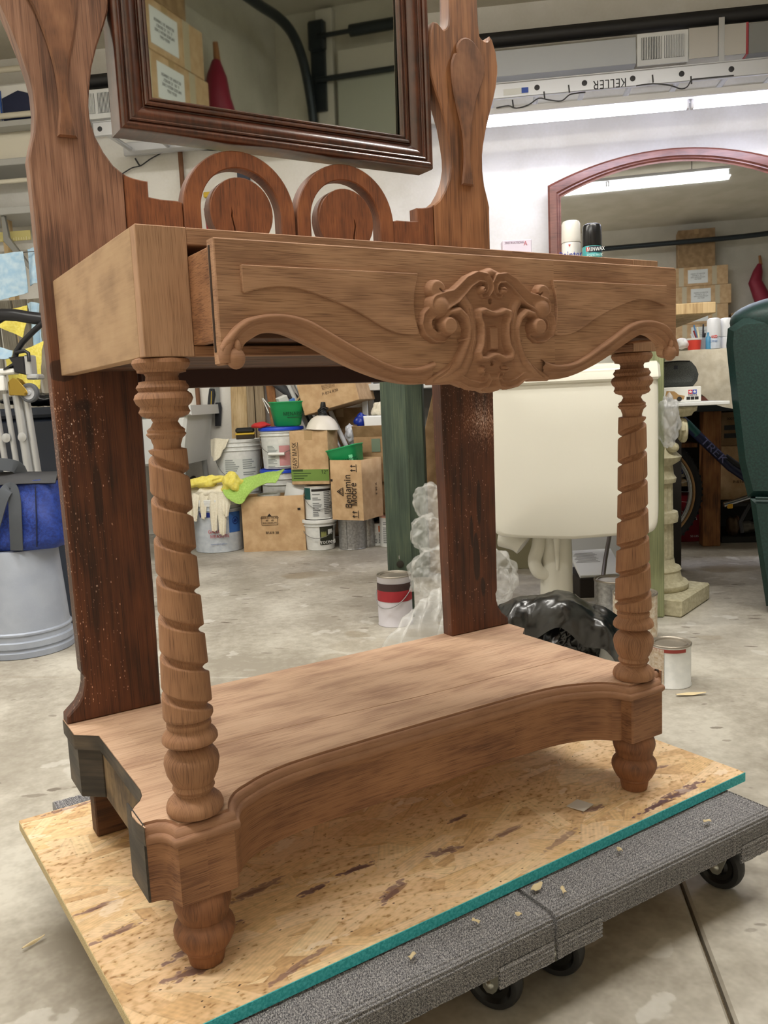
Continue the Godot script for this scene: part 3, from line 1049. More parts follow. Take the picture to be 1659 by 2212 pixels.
	for v in range(1, RV - 1):
		for u in RU:
			var j := v * RU + u
			var l := j - 1 if u > 0 else j + 1
			var r := j + 1 if u < RU - 1 else j
			if relief[j] > -1.0:
				sm[j] = (relief[j] * 2 + maxf(relief[l], -0.2) + maxf(relief[r], -0.2) + maxf(relief[j - RU], -0.2) + maxf(relief[j + RU], -0.2)) / 6.0
			sm[j] = maxf(sm[j] - cut[j], -1.5)
	var st := mb()
	for s in 2:
		sg += 1
		for v in RV - 1:
			for u in RU - 1:
				var j := v * RU + u
				if sm[j] < -0.9 and sm[j + 1] < -0.9 and sm[j + RU] < -0.9 and sm[j + RU + 1] < -0.9:
					continue
				var q := []
				for k in [[0, 0], [1, 0], [1, 1], [0, 1]]:
					var jj: int = j + k[0] + k[1] * RU
					var x: float = 0.3513 + 0.0012 + (u + k[0]) * RS * 0.001 * (1 if s == 1 else -1)
					q.append(Vector3(x, (RY + (v + k[1]) * RS) * 0.001, 0.1006 + sm[jj] * 0.00125))
				if s == 1:
					quad(st, q[0], q[1], q[2], q[3], 4000)
				else:
					quad(st, q[1], q[0], q[3], q[2], 4000)
	part("cartouche", st, M["carved"], d)

const COL := [24.0,178.2, 28.5,179.5, 31.0,183, 31.3,187, 29.5,192.5, 25.0,197, 20.5,200.5, 19.0,201.5, 19.0,203.5, 21.5,205.0, 23.2,208.0, 22.2,211.0, 21.2,212.5, 23.5,215.5, 28.0,225.0, 30.2,237.5, 29.0,244.0, 25.0,250.0, 19.0,254.5, 16.5,256.5, 16.3,259.0, 28.5,260.0, 30.3,262.5, 30.0,266.5, 28.0,270.5, 24.0,274.5, 23.2,276.5, 24.3,279.0, 24.0,282.5, 21.5,285.0, 21.0,287.0]
const COL2 := [19.6,578.5, 14.1,580.0, 14.0,583.0, 15.5,587.0, 16.3,590.0, 18.3,591.5, 20.7,594.5, 19.0,596.5, 19.6,599.0, 17.6,600.8, 15.5,602.2, 12.7,607.3, 14.6,610.8, 18.7,611.7, 24.0,614.0, 26.4,617.5, 24.8,620.8, 24.6,623.0, 28.1,626.1, 30.2,631.1, 28.7,635.4, 24.5,638.7, 25.8,640.5, 27.0,642.6, 25.9,644.8, 24.3,646.5, 24.0,648.7, 17.2,649.7, 16.5,654.0, 18.0,656.8, 24.8,658.0, 25.1,660.5, 27.8,663.0, 29.7,667.2, 28.4,671.0, 24.0,672.7]
const FOOT := [18.6,0.2, 19.6,1.0, 21.8,13.0, 22.4,15.5, 24.5,17.5, 24.3,19.5, 27.8,22.0, 31.5,29.0, 34.3,37.0, 34.4,42.0, 32.8,47.0, 29.2,51.5, 27.8,53.0, 26.4,54.5, 28.5,58.5, 28.2,61.5, 31.0,67.0, 32.4,74.0, 31.0,81.0, 27.0,88.6]

const PH := 4.40
func columns() -> void:
	for s in 2:
		var X := Transform3D(Basis(), Vector3(0.0 if s == 0 else HW, 0, 0))
		var seg := 72
		var rows := []
		var st := mb()
		lathe(st, P(COL), 48)
		lathe(st, P(COL2), 48)
		lathe(st, PackedVector2Array([Vector2(0.021, 0.2868), Vector2(0.0258, 0.2875)]), 48)
		var rr := [[0.2875, 0.0258], [0.290, 0.0271], [0.332, 0.0260], [0.38, 0.0242], [0.419, 0.0229], [0.458, 0.0220], [0.496, 0.0214], [0.534, 0.0210], [0.557, 0.0205], [0.574, 0.0200], [0.5785, 0.0196]]
		var n := 330
		for j in n:
			var y := lerpf(0.2875, 0.5785, float(j) / (n - 1))
			var k := 0
			while k < rr.size() - 2 and rr[k + 1][0] < y:
				k += 1
			var r := lerpf(rr[k][1], rr[k + 1][1], (y - rr[k][0]) / (rr[k + 1][0] - rr[k][0]))
			var row := PackedVector3Array()
			for i in seg:
				var a := TAU * i / seg
				# groove: falls to the right on the left column, rises to the right on the other
				var ph := (y - 0.5627 - 0.0062 * s) / 0.0423 + (a - PH) / TAU
				var f := ph - roundf(ph)
				var q := absf(f) * 0.0423
				var g := 0.0
				if q < 0.0042:
					g = 0.0010 + 0.0058 * pow(1.0 - q / 0.0042, 0.5)
				elif q < 0.0054:
					g = 0.0010 * (0.0054 - q) / 0.0012
				if ph > 0.33 or y < 0.300:
					g *= clampf((0.33 - ph) * 12 + 1, 0, 1) * clampf((y - 0.294) / 0.004, 0, 1)
				var aa := -a if s == 0 else a + PI
				row.append(Vector3((r - g) * cos(aa), y, (r - g) * sin(aa)))
			if s == 1:
				row.reverse()
			rows.append(row)
		loft(st, rows, true, false, -2.0)
		part("twisted_column", st, M["turned"], hs, X)
		st = mb()
		lathe(st, P(FOOT), 48)
		lathe(st, PackedVector2Array([Vector2(0, 0.0), Vector2(0.0186, 0.0002)]), 48)
		part("turned_foot", st, M["turned ends"], hs, X)

func platform() -> void:
	var side := P([-61,-392, -61,-319.5, -33.5,-293.4, -35.2,-90, -38,-74, -44,-62, -53,-52, -59.5,-42, -61.8,-31, -61,-14, -58,4.5])
	var front := P([-58,4.5, -52.0,4.4, -46.5,5.2, -42.0,8.0, -38.8,13.0, -36.8,20.0, -35.2,30.0, 39.5,30.2, 42.4,20, 47,9.0, 52.5,0.0, 59.4,-7.8, 68,-13.6, 77,-17.9, 90,-24.4, 104,-30.0, 121,-34.8, 139,-38.0, 180,-40.8, 260,-41.8, 351.3,-42])
	var fr := front.duplicate()
	for i in range(front.size() - 2, -1, -1):
		fr.append(Vector2(HW - front[i].x, front[i].y))
	# moulded front edge: profile (inset, height) swept along the front line
	var prof := P([11.5,178.6, 11.0,175.6, 8.8,176.3, 6.4,175.4, 4.4,172.8, 3.6,169.4, 3.4,167.2, 1.0,166.6, -0.4,163.4, 0.2,159.2, 2.6,156.2, 6.5,154.6])
	var rows := []
	for i in fr.size():
		var e0 := (fr[i] - fr[maxi(i - 1, 0)]).normalized() if i > 0 else (fr[1] - fr[0]).normalized()
		var e1 := (fr[mini(i + 1, fr.size() - 1)] - fr[i]).normalized() if i < fr.size() - 1 else e0
		var nn := Vector2(e0.y, -e0.x) + Vector2(e1.y, -e1.x)
		nn = nn.normalized() / maxf(nn.normalized().dot(Vector2(e1.y, -e1.x)), 0.6)
		var row := PackedVector3Array()
		for q in prof:
			row.append(Vector3(fr[i].x + nn.x * q.x, q.y, fr[i].y + nn.y * q.x))
		rows.append(row)
	var plan := side.duplicate()
	for r in rows:
		plan.append(Vector2(r[0].x, r[0].z))
	for i in range(side.size() - 1, -1, -1):
		plan.append(Vector2(HW - side[i].x, side[i].y))
	# two boards meet in an open seam
	var half := [PackedVector2Array([Vector2(-0.2, -0.5), Vector2(0.95, -0.5), Vector2(0.95, -0.1295), Vector2(0.42, -0.1400), Vector2(0.2, -0.1560), Vector2(-0.2, -0.1660)]), PackedVector2Array([Vector2(-0.2, -0.1652), Vector2(0.2, -0.1552), Vector2(0.42, -0.1386), Vector2(0.95, -0.1281), Vector2(0.95, 0.2), Vector2(-0.2, 0.2)])]
	var pl: MeshInstance3D
	for h in half:
		var st := mb()
		for piece in Geometry2D.intersect_polygons(plan, h):
			slab(st, piece, 0.1575, 0.1786, 0.0005)
		pl = part("platform_board", st, M["shelf top"], hs)
	var st := mb()
	loft(st, rows, false, false, 0.6)
	part("platform_moulding", st, M["carved"], pl)
	# painted edge of the boards along the ends
	for s in 2:
		st = mb()
		var r0 := PackedVector3Array()
		var r1 := PackedVector3Array()
		for q in side:
			r0.append(Vector3(q.x if s == 0 else HW - q.x, 0.1572, q.y)); r1.append(Vector3(q.x if s == 0 else HW - q.x, 0.1781, q.y))
		var rr := []
		for i in side.size():
			var nx := -0.0008 if s == 0 else 0.0008
			rr.append(PackedVector3Array([r0[i] + Vector3(nx, 0, 0), r1[i] + Vector3(nx, 0, 0)]))
		loft(st, rr, false, s == 0, -2.0)
		part("painted_edge", st, M["black paint"], pl)
	# blocks at the corners
	var blk := P([-57,-68, -57.3,-0.8, -50.5,0.2, -44.0,2.4, -39.0,7.4, -35.6,14.5, -33.0,25.6, -31.2,28.3, 32.4,28.6, 35.0,26.4, 36.4,8.0, 40,-20, 30,-68, -30,-68])
	var blk2 := P([-57,-68, -57.3,-0.8, -20,-1.2, -20,-68])
	var rear := P([-58,-390, -58,-321, -31.5,-297.5, -10,-297.5, -10,-390])
	for s in 2:
		st = mb()
		slab(st, blk if s == 0 else mir2(blk), 0.0886, 0.1585, 0.0010)
		part("corner_block", st, M["apron"], hs)
		st = mb()
		slab(st, P([-58.6,-66, -59.0,-1.0, -56.6,-0.4, -56.4,-66]) if s == 0 else mir2(P([-58.6,-66, -59.0,-1.0, -56.6,-0.4, -56.4,-66])), 0.0892, 0.1788, 0.0006)
		part("painted_face", st, M["black paint"], hs)
		st = mb()
		slab(st, rear if s == 0 else mir2(rear), 0.086, 0.1580, 0.001)
		part("rear_block", st, M["black paint"], hs)
		st = mb()
		box(st, Vector3(0.018, 0.074, 0.235), Vector3(-0.0205 if s == 0 else HW + 0.0205, 0.1205, -0.182), 0.001)
		part("side_rail", st, M["black paint"] if s == 1 else wood("worn rail", C8(66, 52, 38), C8(112, 92, 66), C8(140, 118, 88), 281, false, 0.3, 0.4, 0.9, 0.7, Vector3(3, 5, 3), 0.0), hs)
	# curved front apron between the blocks
	var ap := smooth2(P([35.8,8.0, 40.5,6.2, 47.5,0.4, 55,-8.4, 64,-16.6, 75,-23.2, 100,-32.9, 139,-40.3, 190,-43.6, 260,-44.6, 351.3,-44.8]), 4)
	var ax := ap.duplicate()
	for i in range(ap.size() - 2, -1, -1):
		ax.append(Vector2(HW - ap[i].x, ap[i].y))
	var back := PackedVector2Array()
	for i in range(ax.size() - 1, -1, -1):
		back.append(Vector2(lerpf(ax[i].x, HW / 2, 0.03), minf(ax[i].y - 0.022, -0.034)))
	ax.append_array(back)
	st = mb()
	slab(st, ax, 0.0886, 0.1585, 0.0010)
	part("front_apron", st, M["apron"], hs)

func mir2(p: PackedVector2Array) -> PackedVector2Array:
	return mir(p)

func mirror_frame() -> void:
	var x0 := 0.0843
	var x1 := 0.6183
	var y0 := 1.0100
	var y1 := 1.74
	# profile: distance in from the outer edge, depth (z); outer round, flat, hollow-and-swell, inner bead
	var prof := P([0,-405, 0.0,-366, 0.8,-361.5, 3,-358.4, 6,-357.0, 9,-357.8, 11.5,-360.4, 12.4,-363.0, 13.4,-363.2, 14.0,-361.0, 16,-360.2, 17.5,-361.0, 18.2,-363.5, 19.0,-364.5, 22,-363.5, 26,-363.6, 30,-365.8, 34,-369.5, 37,-372.6, 38.2,-374.5, 39.4,-374.3, 40.4,-370.6, 42.6,-369.2, 45.4,-370.0, 46.4,-372.6, 47.2,-373.6, 48.6,-372.2, 50.2,-371.8, 51.8,-373.0, 52.4,-376.5, 54.2,-378.5])
	var fr := thing_part("mirror_frame", hs)
	var cs := [Vector2(x0, y0), Vector2(x1, y0), Vector2(x1, y1), Vector2(x0, y1)]
	var dir := [Vector2(1, 1), Vector2(-1, 1), Vector2(-1, -1), Vector2(1, -1)]
	for i in 4:
		var k := (i + 1) % 4
		var rows := []
		for e in [i, k]:
			var row := PackedVector3Array()
			for q in prof:
				var c: Vector2 = cs[e] + dir[e] * q.x
				row.append(Vector3(c.x, c.y, q.y))
			rows.append(row)
		var st := mb()
		loft(st, rows, false, true, 0.85)
		part("frame_moulding", st, M["frame wood"], fr)
	var st := mb()
	box(st, Vector3(x1 - x0 - 0.004, y1 - y0 - 0.004, 0.006), Vector3((x0 + x1) / 2, (y0 + y1) / 2, -0.401), 0.001)
	part("backing_board", st, M["dark inside"], fr)
	# glass, a degree out of true in its rebate
	st = mb()
	box(st, Vector3(x1 - x0 - 0.092, y1 - y0 - 0.092, 0.004), Vector3.ZERO, 0.0005)
	var gm := mat("old mirror", Color(0.80, 0.83, 0.80), 0.02, 1.0)
	part("mirror_glass", st, gm, fr, Transform3D(Basis.from_euler(Vector3(deg_to_rad(1.0), deg_to_rad(-1.0), 0)), Vector3((x0 + x1) / 2, (y0 + y1) / 2, -0.3850)))

func thing_part(n: String, parent: Node3D) -> Node3D:
	var o := Node3D.new()
	o.name = n
	parent.add_child(o, true)
	return o

func dolly_and_board() -> void:
	var b := thing("dolly_board", "stained strand board sheet with a teal front edge, lying on two carpeted dollies", "board", F)
	var co := PackedVector2Array([Vector2(-0.1225, -0.490), Vector2(-0.0985, 0.0965), Vector2(0.8825, 0.0700), Vector2(0.8590, -0.5160)])
	var st := mb()
	slab(st, co, -0.0155, 0.0, 0.0008)
	# sheet coordinates for the top
	st.generate_normals()
	var arr := st.commit_to_arrays()
	var uv: PackedVector2Array = arr[Mesh.ARRAY_TEX_UV]
	var vv: PackedVector3Array = arr[Mesh.ARRAY_VERTEX]
	for i in uv.size():
		uv[i] = Vector2((vv[i].x + 0.1225) / 1.005, (vv[i].z + 0.516 + vv[i].y * 2.0) / 0.6125)
	arr[Mesh.ARRAY_TEX_UV] = uv
	var am := ArrayMesh.new()
	am.add_surface_from_arrays(Mesh.PRIMITIVE_TRIANGLES, arr)
	part("strand_board", am, M["osb"], b)
	st = mb()
	var d := (co[2] - co[1]).normalized()
	var nn := Vector3(-d.y, 0, d.x)
	box(st, Vector3((co[2] - co[1]).length() - 0.0008, 0.0150, 0.0012), Vector3((co[1].x + co[2].x) / 2, -0.0078, (co[1].y + co[2].y) / 2) + nn * 0.0003, 0.0004, Basis(Vector3.UP, -atan2(d.y, d.x)))
	part("teal_edge", st, M["teal paint"], b)
	st = mb()
	var d2 := (co[1] - co[0]).normalized()
	box(st, Vector3((co[1] - co[0]).length() - 0.002, 0.0146, 0.001), Vector3((co[0].x + co[1].x) / 2, -0.0078, (co[0].y + co[1].y) / 2) + Vector3(-d2.y, 0, d2.x) * 0.0002, 0.0003, Basis(Vector3.UP, -atan2(d2.y, d2.x)))
	part("raw_edge", st, M["board core"], b)
	dolly(-0.060, 0.388, "grey carpeted furniture dolly under the left half of the strand board")
	dolly(0.393, 0.836, "grey carpeted furniture dolly under the right half of the strand board")

const FLAP := [[0.1512, -0.050], [0.1530, -0.054], [0.1505, -0.0565], [0.1532, -0.0595], [0.1506, -0.062], [0.1532, -0.065], [0.1505, -0.0675], [0.1530, -0.0705], [0.1506, -0.073], [0.1528, -0.0765], [0.1505, -0.0775], [0.1490, -0.0770], [0.1490, -0.05]]
func carpet() -> StandardMaterial3D:
	if M.has("carpet"):
		return M["carpet"]
	var m := mottled("carpet", C8(66, 66, 72), C8(192, 190, 190), 501, 0.14, 7.0, 0.97, 0.10, 1.7)
	m.rim_enabled = true
	m.rim = 0.4
	return m

# a board wrapped in ribbed carpet, running along x; cross-section z, y with the ribs in it
func carpet_board(st: SurfaceTool, xa: float, xb: float, z0: float, z1: float, y0: float, y1: float, seed_: int) -> void:
	var o := PackedVector2Array()
	var r := 0.011
	var path := PackedVector2Array([Vector2(z1, y0), Vector2(z1, y1 - r), Vector2(z1 - r * 0.3, y1 - r * 0.3), Vector2(z1 - r, y1), Vector2(z0 + r, y1), Vector2(z0 + r * 0.3, y1 - r * 0.3), Vector2(z0, y1 - r), Vector2(z0, y0)])
	var n := int((z1 - z0 + 2 * (y1 - y0)) / 0.0009)
	var pts := resample(path, n)
	var rows := []
	var g := RandomNumberGenerator.new()
	g.seed = seed_
	var cols := 150
	var wob := PackedFloat32Array()
	for i in cols:
		wob.append(g.randf_range(-0.0005, 0.0005))
	for i in cols:
		var row := PackedVector3Array()
		for j in n:
			var t := (pts[mini(j + 1, n - 1)] - pts[maxi(j - 1, 0)]).normalized()
			var h := 0.0027 * absf(sin(PI * j * 0.0009 / 0.0054)) + g.randf_range(-0.0005, 0.0005)
			var q := pts[j] + Vector2(t.y, -t.x) * -h
			row.append(Vector3(lerpf(xa, xb, float(i) / (cols - 1)), q.y + wob[i] * 0.5, q.x))
		rows.append(row)
	loft(st, rows, false, true, -2.0)
	# end cloth
	for e in 2:
		var x: float = xa if e == 0 else xb
		var poly := PackedVector2Array()
		for p in path:
			poly.append(p)
		var idx := Geometry2D.triangulate_polygon(poly)
		sg += 1
		for i in range(0, idx.size(), 3):
			var a := Vector3(x, poly[idx[i]].y, poly[idx[i]].x)
			var bb := Vector3(x, poly[idx[i + 1]].y, poly[idx[i + 1]].x)
			var c := Vector3(x, poly[idx[i + 2]].y, poly[idx[i + 2]].x)
			out3(st, a, bb, c, Vector3(-1 if e == 0 else 1, 0, 0), sg)

func out3(st: SurfaceTool, a: Vector3, b: Vector3, c: Vector3, n: Vector3, g: int) -> void:
	if (b - a).cross(c - a).dot(n) < 0:
		tri(st, a, c, b, g)
	else:
		tri(st, a, b, c, g)

func dolly(xa: float, xb: float, label: String) -> void:
	var t := thing("furniture_dolly", label, "dolly", F, "carpeted dollies under the board")
	var cm := carpet()
	var pine := mat("raw pine", C8(206, 172, 120), 0.8)
	for k in 2:
		var z1 := 0.152 if k == 0 else -0.440
		var z0 := z1 - 0.132
		var st := mb()
		carpet_board(st, xa, xb, z0, z1, -0.058, -0.0172, 5 + k)
		var cb := part("carpeted_board", st, cm, t)
		st = mb()
		box(st, Vector3(xb - xa - 0.01, 0.034, 0.120), Vector3((xa + xb) / 2, -0.0385, (z0 + z1) / 2), 0.002)
		part("pine_board", st, pine, cb)
		# carpet hangs lower at the ends, stapled round the corner
		if k == 0:
			for e in 2:
				st = mb()
				var w := 0.088 if e == 1 and xa < 0.2 else 0.078
				var xc: float = xa + w / 2 if e == 0 else xb - w / 2
				if e == 0 and xa < 0.2:
					continue
				var rows := []
				for i in 12:
					var row := PackedVector3Array()
					var x: float = lerpf(xc - w / 2, xc + w / 2, i / 11.0)
					for q in FLAP:
						row.append(Vector3(x, q[1] + (rng.randf_range(-0.001, 0.001) if q[1] < -0.07 else 0.0), q[0] + rng.randf_range(-0.0004, 0.0004)))
					rows.append(row)
				loft(st, rows, false, true, 0.3)
				part("carpet_flap", st, cm, cb)
	var st2 := mb()
	for x in [xa + 0.05, xb - 0.05]:
		box(st2, Vector3(0.07, 0.020, 0.50), Vector3(x, -0.0660, -0.209), 0.002)
	part("cross_rail", st2, pine, t)
	for x in [xa + 0.052, xb - 0.050]:
		for k in 2:
			caster(t, Vector3(x, -0.15, 0.094 if k == 0 else -0.50), -62.0 if x < 0.5 else -78.0)

func caster(t: Node3D, p: Vector3, deg: float) -> void:
	var c := Node3D.new()
	c.name = "caster"
	c.transform = Transform3D(Basis(Vector3.UP, deg_to_rad(deg)), p)
	t.add_child(c, true)
	var R := 0.0375
	var side := Basis(Vector3.RIGHT, PI / 2)        # lathe axis y to z
	var st := mb()
	lathe(st, PackedVector2Array([Vector2(0.027, -0.0115), Vector2(0.031, -0.0125), Vector2(0.0345, -0.0118), Vector2(R - 0.0008, -0.007), Vector2(R, 0.0), Vector2(R - 0.0008, 0.007), Vector2(0.0345, 0.0118), Vector2(0.031, 0.0125), Vector2(0.027, 0.0115)]), 40, Vector3(0, R, 0), 0.7, side)
	part("tyre", st, mat("black rubber", C8(34, 34, 36), 0.55), c)
	st = mb()
	lathe(st, PackedVector2Array([Vector2(0.004, -0.010), Vector2(0.012, -0.0105), Vector2(0.016, -0.007), Vector2(0.023, -0.007), Vector2(0.0272, -0.0118), Vector2(0.0272, 0.0118), Vector2(0.023, 0.007), Vector2(0.016, 0.007), Vector2(0.012, 0.0105), Vector2(0.004, 0.010)]), 40, Vector3(0, R, 0), 0.8, side)
	part("wheel_hub", st, mat("black plastic", C8(18, 18, 20), 0.4), c)
	st = mb()
	var o := PackedVector2Array([Vector2(-0.009, R - 0.006), Vector2(-0.004, R - 0.0115), Vector2(0.004, R - 0.0115), Vector2(0.009, R - 0.006), Vector2(0.021, R + 0.028), Vector2(0.021, R + 0.0365), Vector2(-0.011, R + 0.0365), Vector2(-0.011, R + 0.014)])
	prism(st, o, 0.0135, 0.0158, 0.0006)
	prism(st, o, -0.0158, -0.0135, 0.0006)
	box(st, Vector3(0.034, 0.003, 0.033), Vector3(0.005, R + 0.0375, 0), 0.0008)
	lathe(st, PackedVector2Array([Vector2(0.013, 0), Vector2(0.014, 0.003), Vector2(0.012, 0.006), Vector2(0, 0.006)]), 20, Vector3(0.008, R + 0.0385, 0))
	box(st, Vector3(0.05, 0.002, 0.05), Vector3(0.008, R + 0.0455, 0), 0.0006)
	part("fork", st, mat("zinc steel", C8(170, 172, 166), 0.35, 0.75), c)
	st = mb()
	lathe(st, PackedVector2Array([Vector2(0.0, -0.0200), Vector2(0.0035, -0.0195), Vector2(0.0058, -0.0172), Vector2(0.0062, -0.0155), Vector2(0.0062, 0.0155), Vector2(0.0058, 0.0172), Vector2(0.0035, 0.0195), Vector2(0.0, 0.0200)]), 20, Vector3(0, R, 0), 0.6, side)
	part("axle_bolt", st, mat("axle steel", C8(196, 198, 194), 0.3, 0.8), c)

# ---------------------------------------------------------------- kit for the things around the room
func plain(n: String, r: int, g: int, b: int, rough := 0.6, metal := 0.0) -> StandardMaterial3D:
	return mat(n, Color8(r, g, b), rough, metal)

func face_cam(x: float, z: float) -> float:
	return rad_to_deg(atan2(0.347 - x, 0.846 - z))

# a strip of sleeve round a pail or can: angles measured from +z
func sleeve(st: SurfaceTool, r0: float, r1: float, y0: float, y1: float, a0: float, a1: float) -> void:
	var rows := []
	for e in 2:
		var row := PackedVector3Array()
		for i in 15:
			var a := lerpf(a0, a1, i / 14.0)
			var r := (r0 if e == 0 else r1) + 0.0007
			row.append(Vector3(sin(a) * r, y0 if e == 0 else y1, cos(a) * r))
		rows.append(row)
	loft(st, rows, false, false, -2.0)

func rod(parent: Node3D, n: String, pts: Array, r: float, m: Material, seg := 8) -> MeshInstance3D:
	var st := mb()
	tube(st, V(pts), r, seg)
	return part(n, st, m, parent)

func slabbox(parent: Node3D, n: String, size: Vector3, p: Vector3, m: Material, bev := 0.002, turn := Basis()) -> MeshInstance3D:
	var st := mb()
	box(st, size, p, bev, turn)
	return part(n, st, m, parent)

# round pail; lip and hoops; returns the thing
func pail(n: String, label: String, cat: String, X: Transform3D, r0: float, r1: float, h: float, m: Material, hoops := 2, group := "") -> Node3D:
	var t := thing(n, label, cat, X, group)
	var pr := PackedVector2Array([Vector2(0, 0.004), Vector2(r0 - 0.006, 0.004), Vector2(r0 - 0.004, 0), Vector2(r0, 0.003)])
	for i in hoops:
		var y := h * (0.80 + 0.075 * i)
		var r := lerpf(r0, r1, y / h)
		pr.append_array([Vector2(r, y), Vector2(r + 0.006, y + 0.002), Vector2(r + 0.006, y + 0.006), Vector2(r + 0.001, y + 0.008)])
	pr.append_array([Vector2(r1, h - 0.012), Vector2(r1 + 0.006, h - 0.010), Vector2(r1 + 0.006, h), Vector2(r1, h), Vector2(r1 - 0.003, h - 0.003), Vector2(r0 - 0.003, 0.008), Vector2(0, 0.008)])
	var st := mb()
	lathe(st, pr, 40)
	part("pail_body", st, m, t)
	return t

func pail_lid(t: Node3D, r: float, y: float, m: Material) -> void:
	var st := mb()
	lathe(st, PackedVector2Array([Vector2(r + 0.004, y - 0.016), Vector2(r + 0.009, y - 0.015), Vector2(r + 0.010, y - 0.002), Vector2(r + 0.007, y + 0.003), Vector2(r + 0.001, y + 0.003), Vector2(r - 0.004, y - 0.002), Vector2(0, y - 0.002)]), 40)
	part("lid", st, m, t)

func bail(t: Node3D, r: float, y: float, drop: float, deg: float, m: Material, grip := false) -> void:
	var p := []
	for i in 17:
		var a := PI * i / 16.0
		p.append_array([cos(a) * (r + 0.004), y - sin(a) * drop, sin(a) * r * 0.35 + r * 0.80 * sin(a)])
	var o := rod(t, "bail_wire", p, 0.0018, m, 6)
	o.rotation_degrees.y = deg
	if grip:
		var g := mb()
		tube(g, V([-0.045, y - drop, r * 1.15, 0.045, y - drop, r * 1.15]), 0.009, 10)
		part("grip", g, plain("white plastic", 232, 232, 228, 0.5), o)

func can(label: String, X: Transform3D, r: float, h: float, m: Material, group := "", lid := true) -> Node3D:
	var t := thing("paint_can", label, "paint can", X, group)
	var st := mb()
	lathe(st, PackedVector2Array([Vector2(0, 0.003), Vector2(r - 0.002, 0.003), Vector2(r - 0.001, 0), Vector2(r + 0.001, 0.001), Vector2(r + 0.001, 0.004), Vector2(r - 0.0005, 0.006), Vector2(r - 0.0005, h - 0.008), Vector2(r + 0.001, h - 0.006), Vector2(r + 0.0012, h - 0.001), Vector2(r - 0.001, h)]), 40)
	part("can_body", st, m, t)
	var rim := plain("can rim steel", 150, 142, 130, 0.4, 0.6)
	st = mb()
	lathe(st, PackedVector2Array([Vector2(r + 0.0014, h - 0.004), Vector2(r + 0.0014, h - 0.0005), Vector2(r - 0.0005, h + 0.0008), Vector2(r - 0.003, h - 0.0005), Vector2(r - 0.005, h - 0.004), Vector2(r - 0.008, h - 0.004), Vector2(r - 0.0095, h - 0.001), Vector2(r - 0.012, h - 0.001), Vector2(r - 0.0135, h - 0.005), Vector2(0, h - 0.005)]), 40, Vector3(), 0.5)
	part("rim_and_lid", st, rim if lid else plain("copper rim", 196, 150, 128, 0.4, 0.4), t)
	return t

func carton(label: String, X: Transform3D, s: Vector3, m: Material, open := 0, group := "") -> Node3D:
	# origin at the middle of the base; open = 0 closed with tape, 1 open top, 2 open top with flaps up
	var t := thing("cardboard_box", label, "box", X, group)
	var k := 0.004
	var st := mb()
	if open == 0:
		box(st, s, Vector3(0, s.y / 2, 0), 0.003)
		part("carton", st, m, t)
		st = mb()
		box(st, Vector3(0.045, 0.0008, s.z + 0.001), Vector3(0, s.y + 0.0002, 0), 0.0002)
		box(st, Vector3(0.045, 0.05, 0.0008), Vector3(0, s.y - 0.025, s.z / 2 + 0.0002), 0.0002)
		part("packing_tape", st, plain("packing tape", 176, 146, 104, 0.3), t)
	else:
		for d in [[1, 0], [-1, 0], [0, 1], [0, -1]]:
			st = mb()
			var rows := []
			# each wall bows a little
			var L: float = s.x if d[0] == 0 else s.z
			var D: float = (s.z if d[0] == 0 else s.x) / 2
			for side in 2:
				for j in 5:
					var row := PackedVector3Array()
					for i in 9:
						var u := lerpf(-L / 2, L / 2, i / 8.0)
						var v := s.y * (j / 4.0 if side == 0 else 1.0 - j / 4.0)
						var bow := D + 0.006 * sin(PI * i / 8.0) * v / s.y - (k if side == 1 else 0.0)
						row.append(Vector3(u, v, bow))
					rows.append(row)
			loft(st, rows, false, false, -2.0)
			var w := part("carton_wall", st, m, t)
			w.rotation.y = atan2(d[0], d[1])
			if open == 2:
				var f := mb()
				box(f, Vector3(L - 0.004, s.z * 0.42, k * 0.8), Vector3(0, s.z * 0.2, 0), 0.001)
				var fl := part("flap", f, m, w)
				fl.transform = Transform3D(Basis(Vector3.RIGHT, deg_to_rad(24.0 + 20.0 * d[0])), Vector3(0, s.y, D - k / 2))
		st = mb()
		box(st, Vector3(s.x - 0.004, k, s.z - 0.004), Vector3(0, k / 2, 0), 0.001)
		part("carton_floor", st, m, t)
	return t

func ink_frame(t: Node3D, c: Vector2, w: float, h: float, z: float, m: Material, k := 0.0018) -> void:
	var st := mb()
	prism(st, PackedVector2Array([Vector2(c.x - w / 2, c.y - h / 2), Vector2(c.x + w / 2, c.y - h / 2), Vector2(c.x + w / 2, c.y + h / 2), Vector2(c.x - w / 2, c.y + h / 2), Vector2(c.x - w / 2, c.y - h / 2 + k), Vector2(c.x - w / 2 + k, c.y - h / 2 + k), Vector2(c.x - w / 2 + k, c.y + h / 2 - k), Vector2(c.x + w / 2 - k, c.y + h / 2 - k), Vector2(c.x + w / 2 - k, c.y - h / 2 + k), Vector2(c.x - w / 2, c.y - h / 2 + k - 0.00002)]), z, z + 0.0006)
	part("printed_frame", st, m, t)

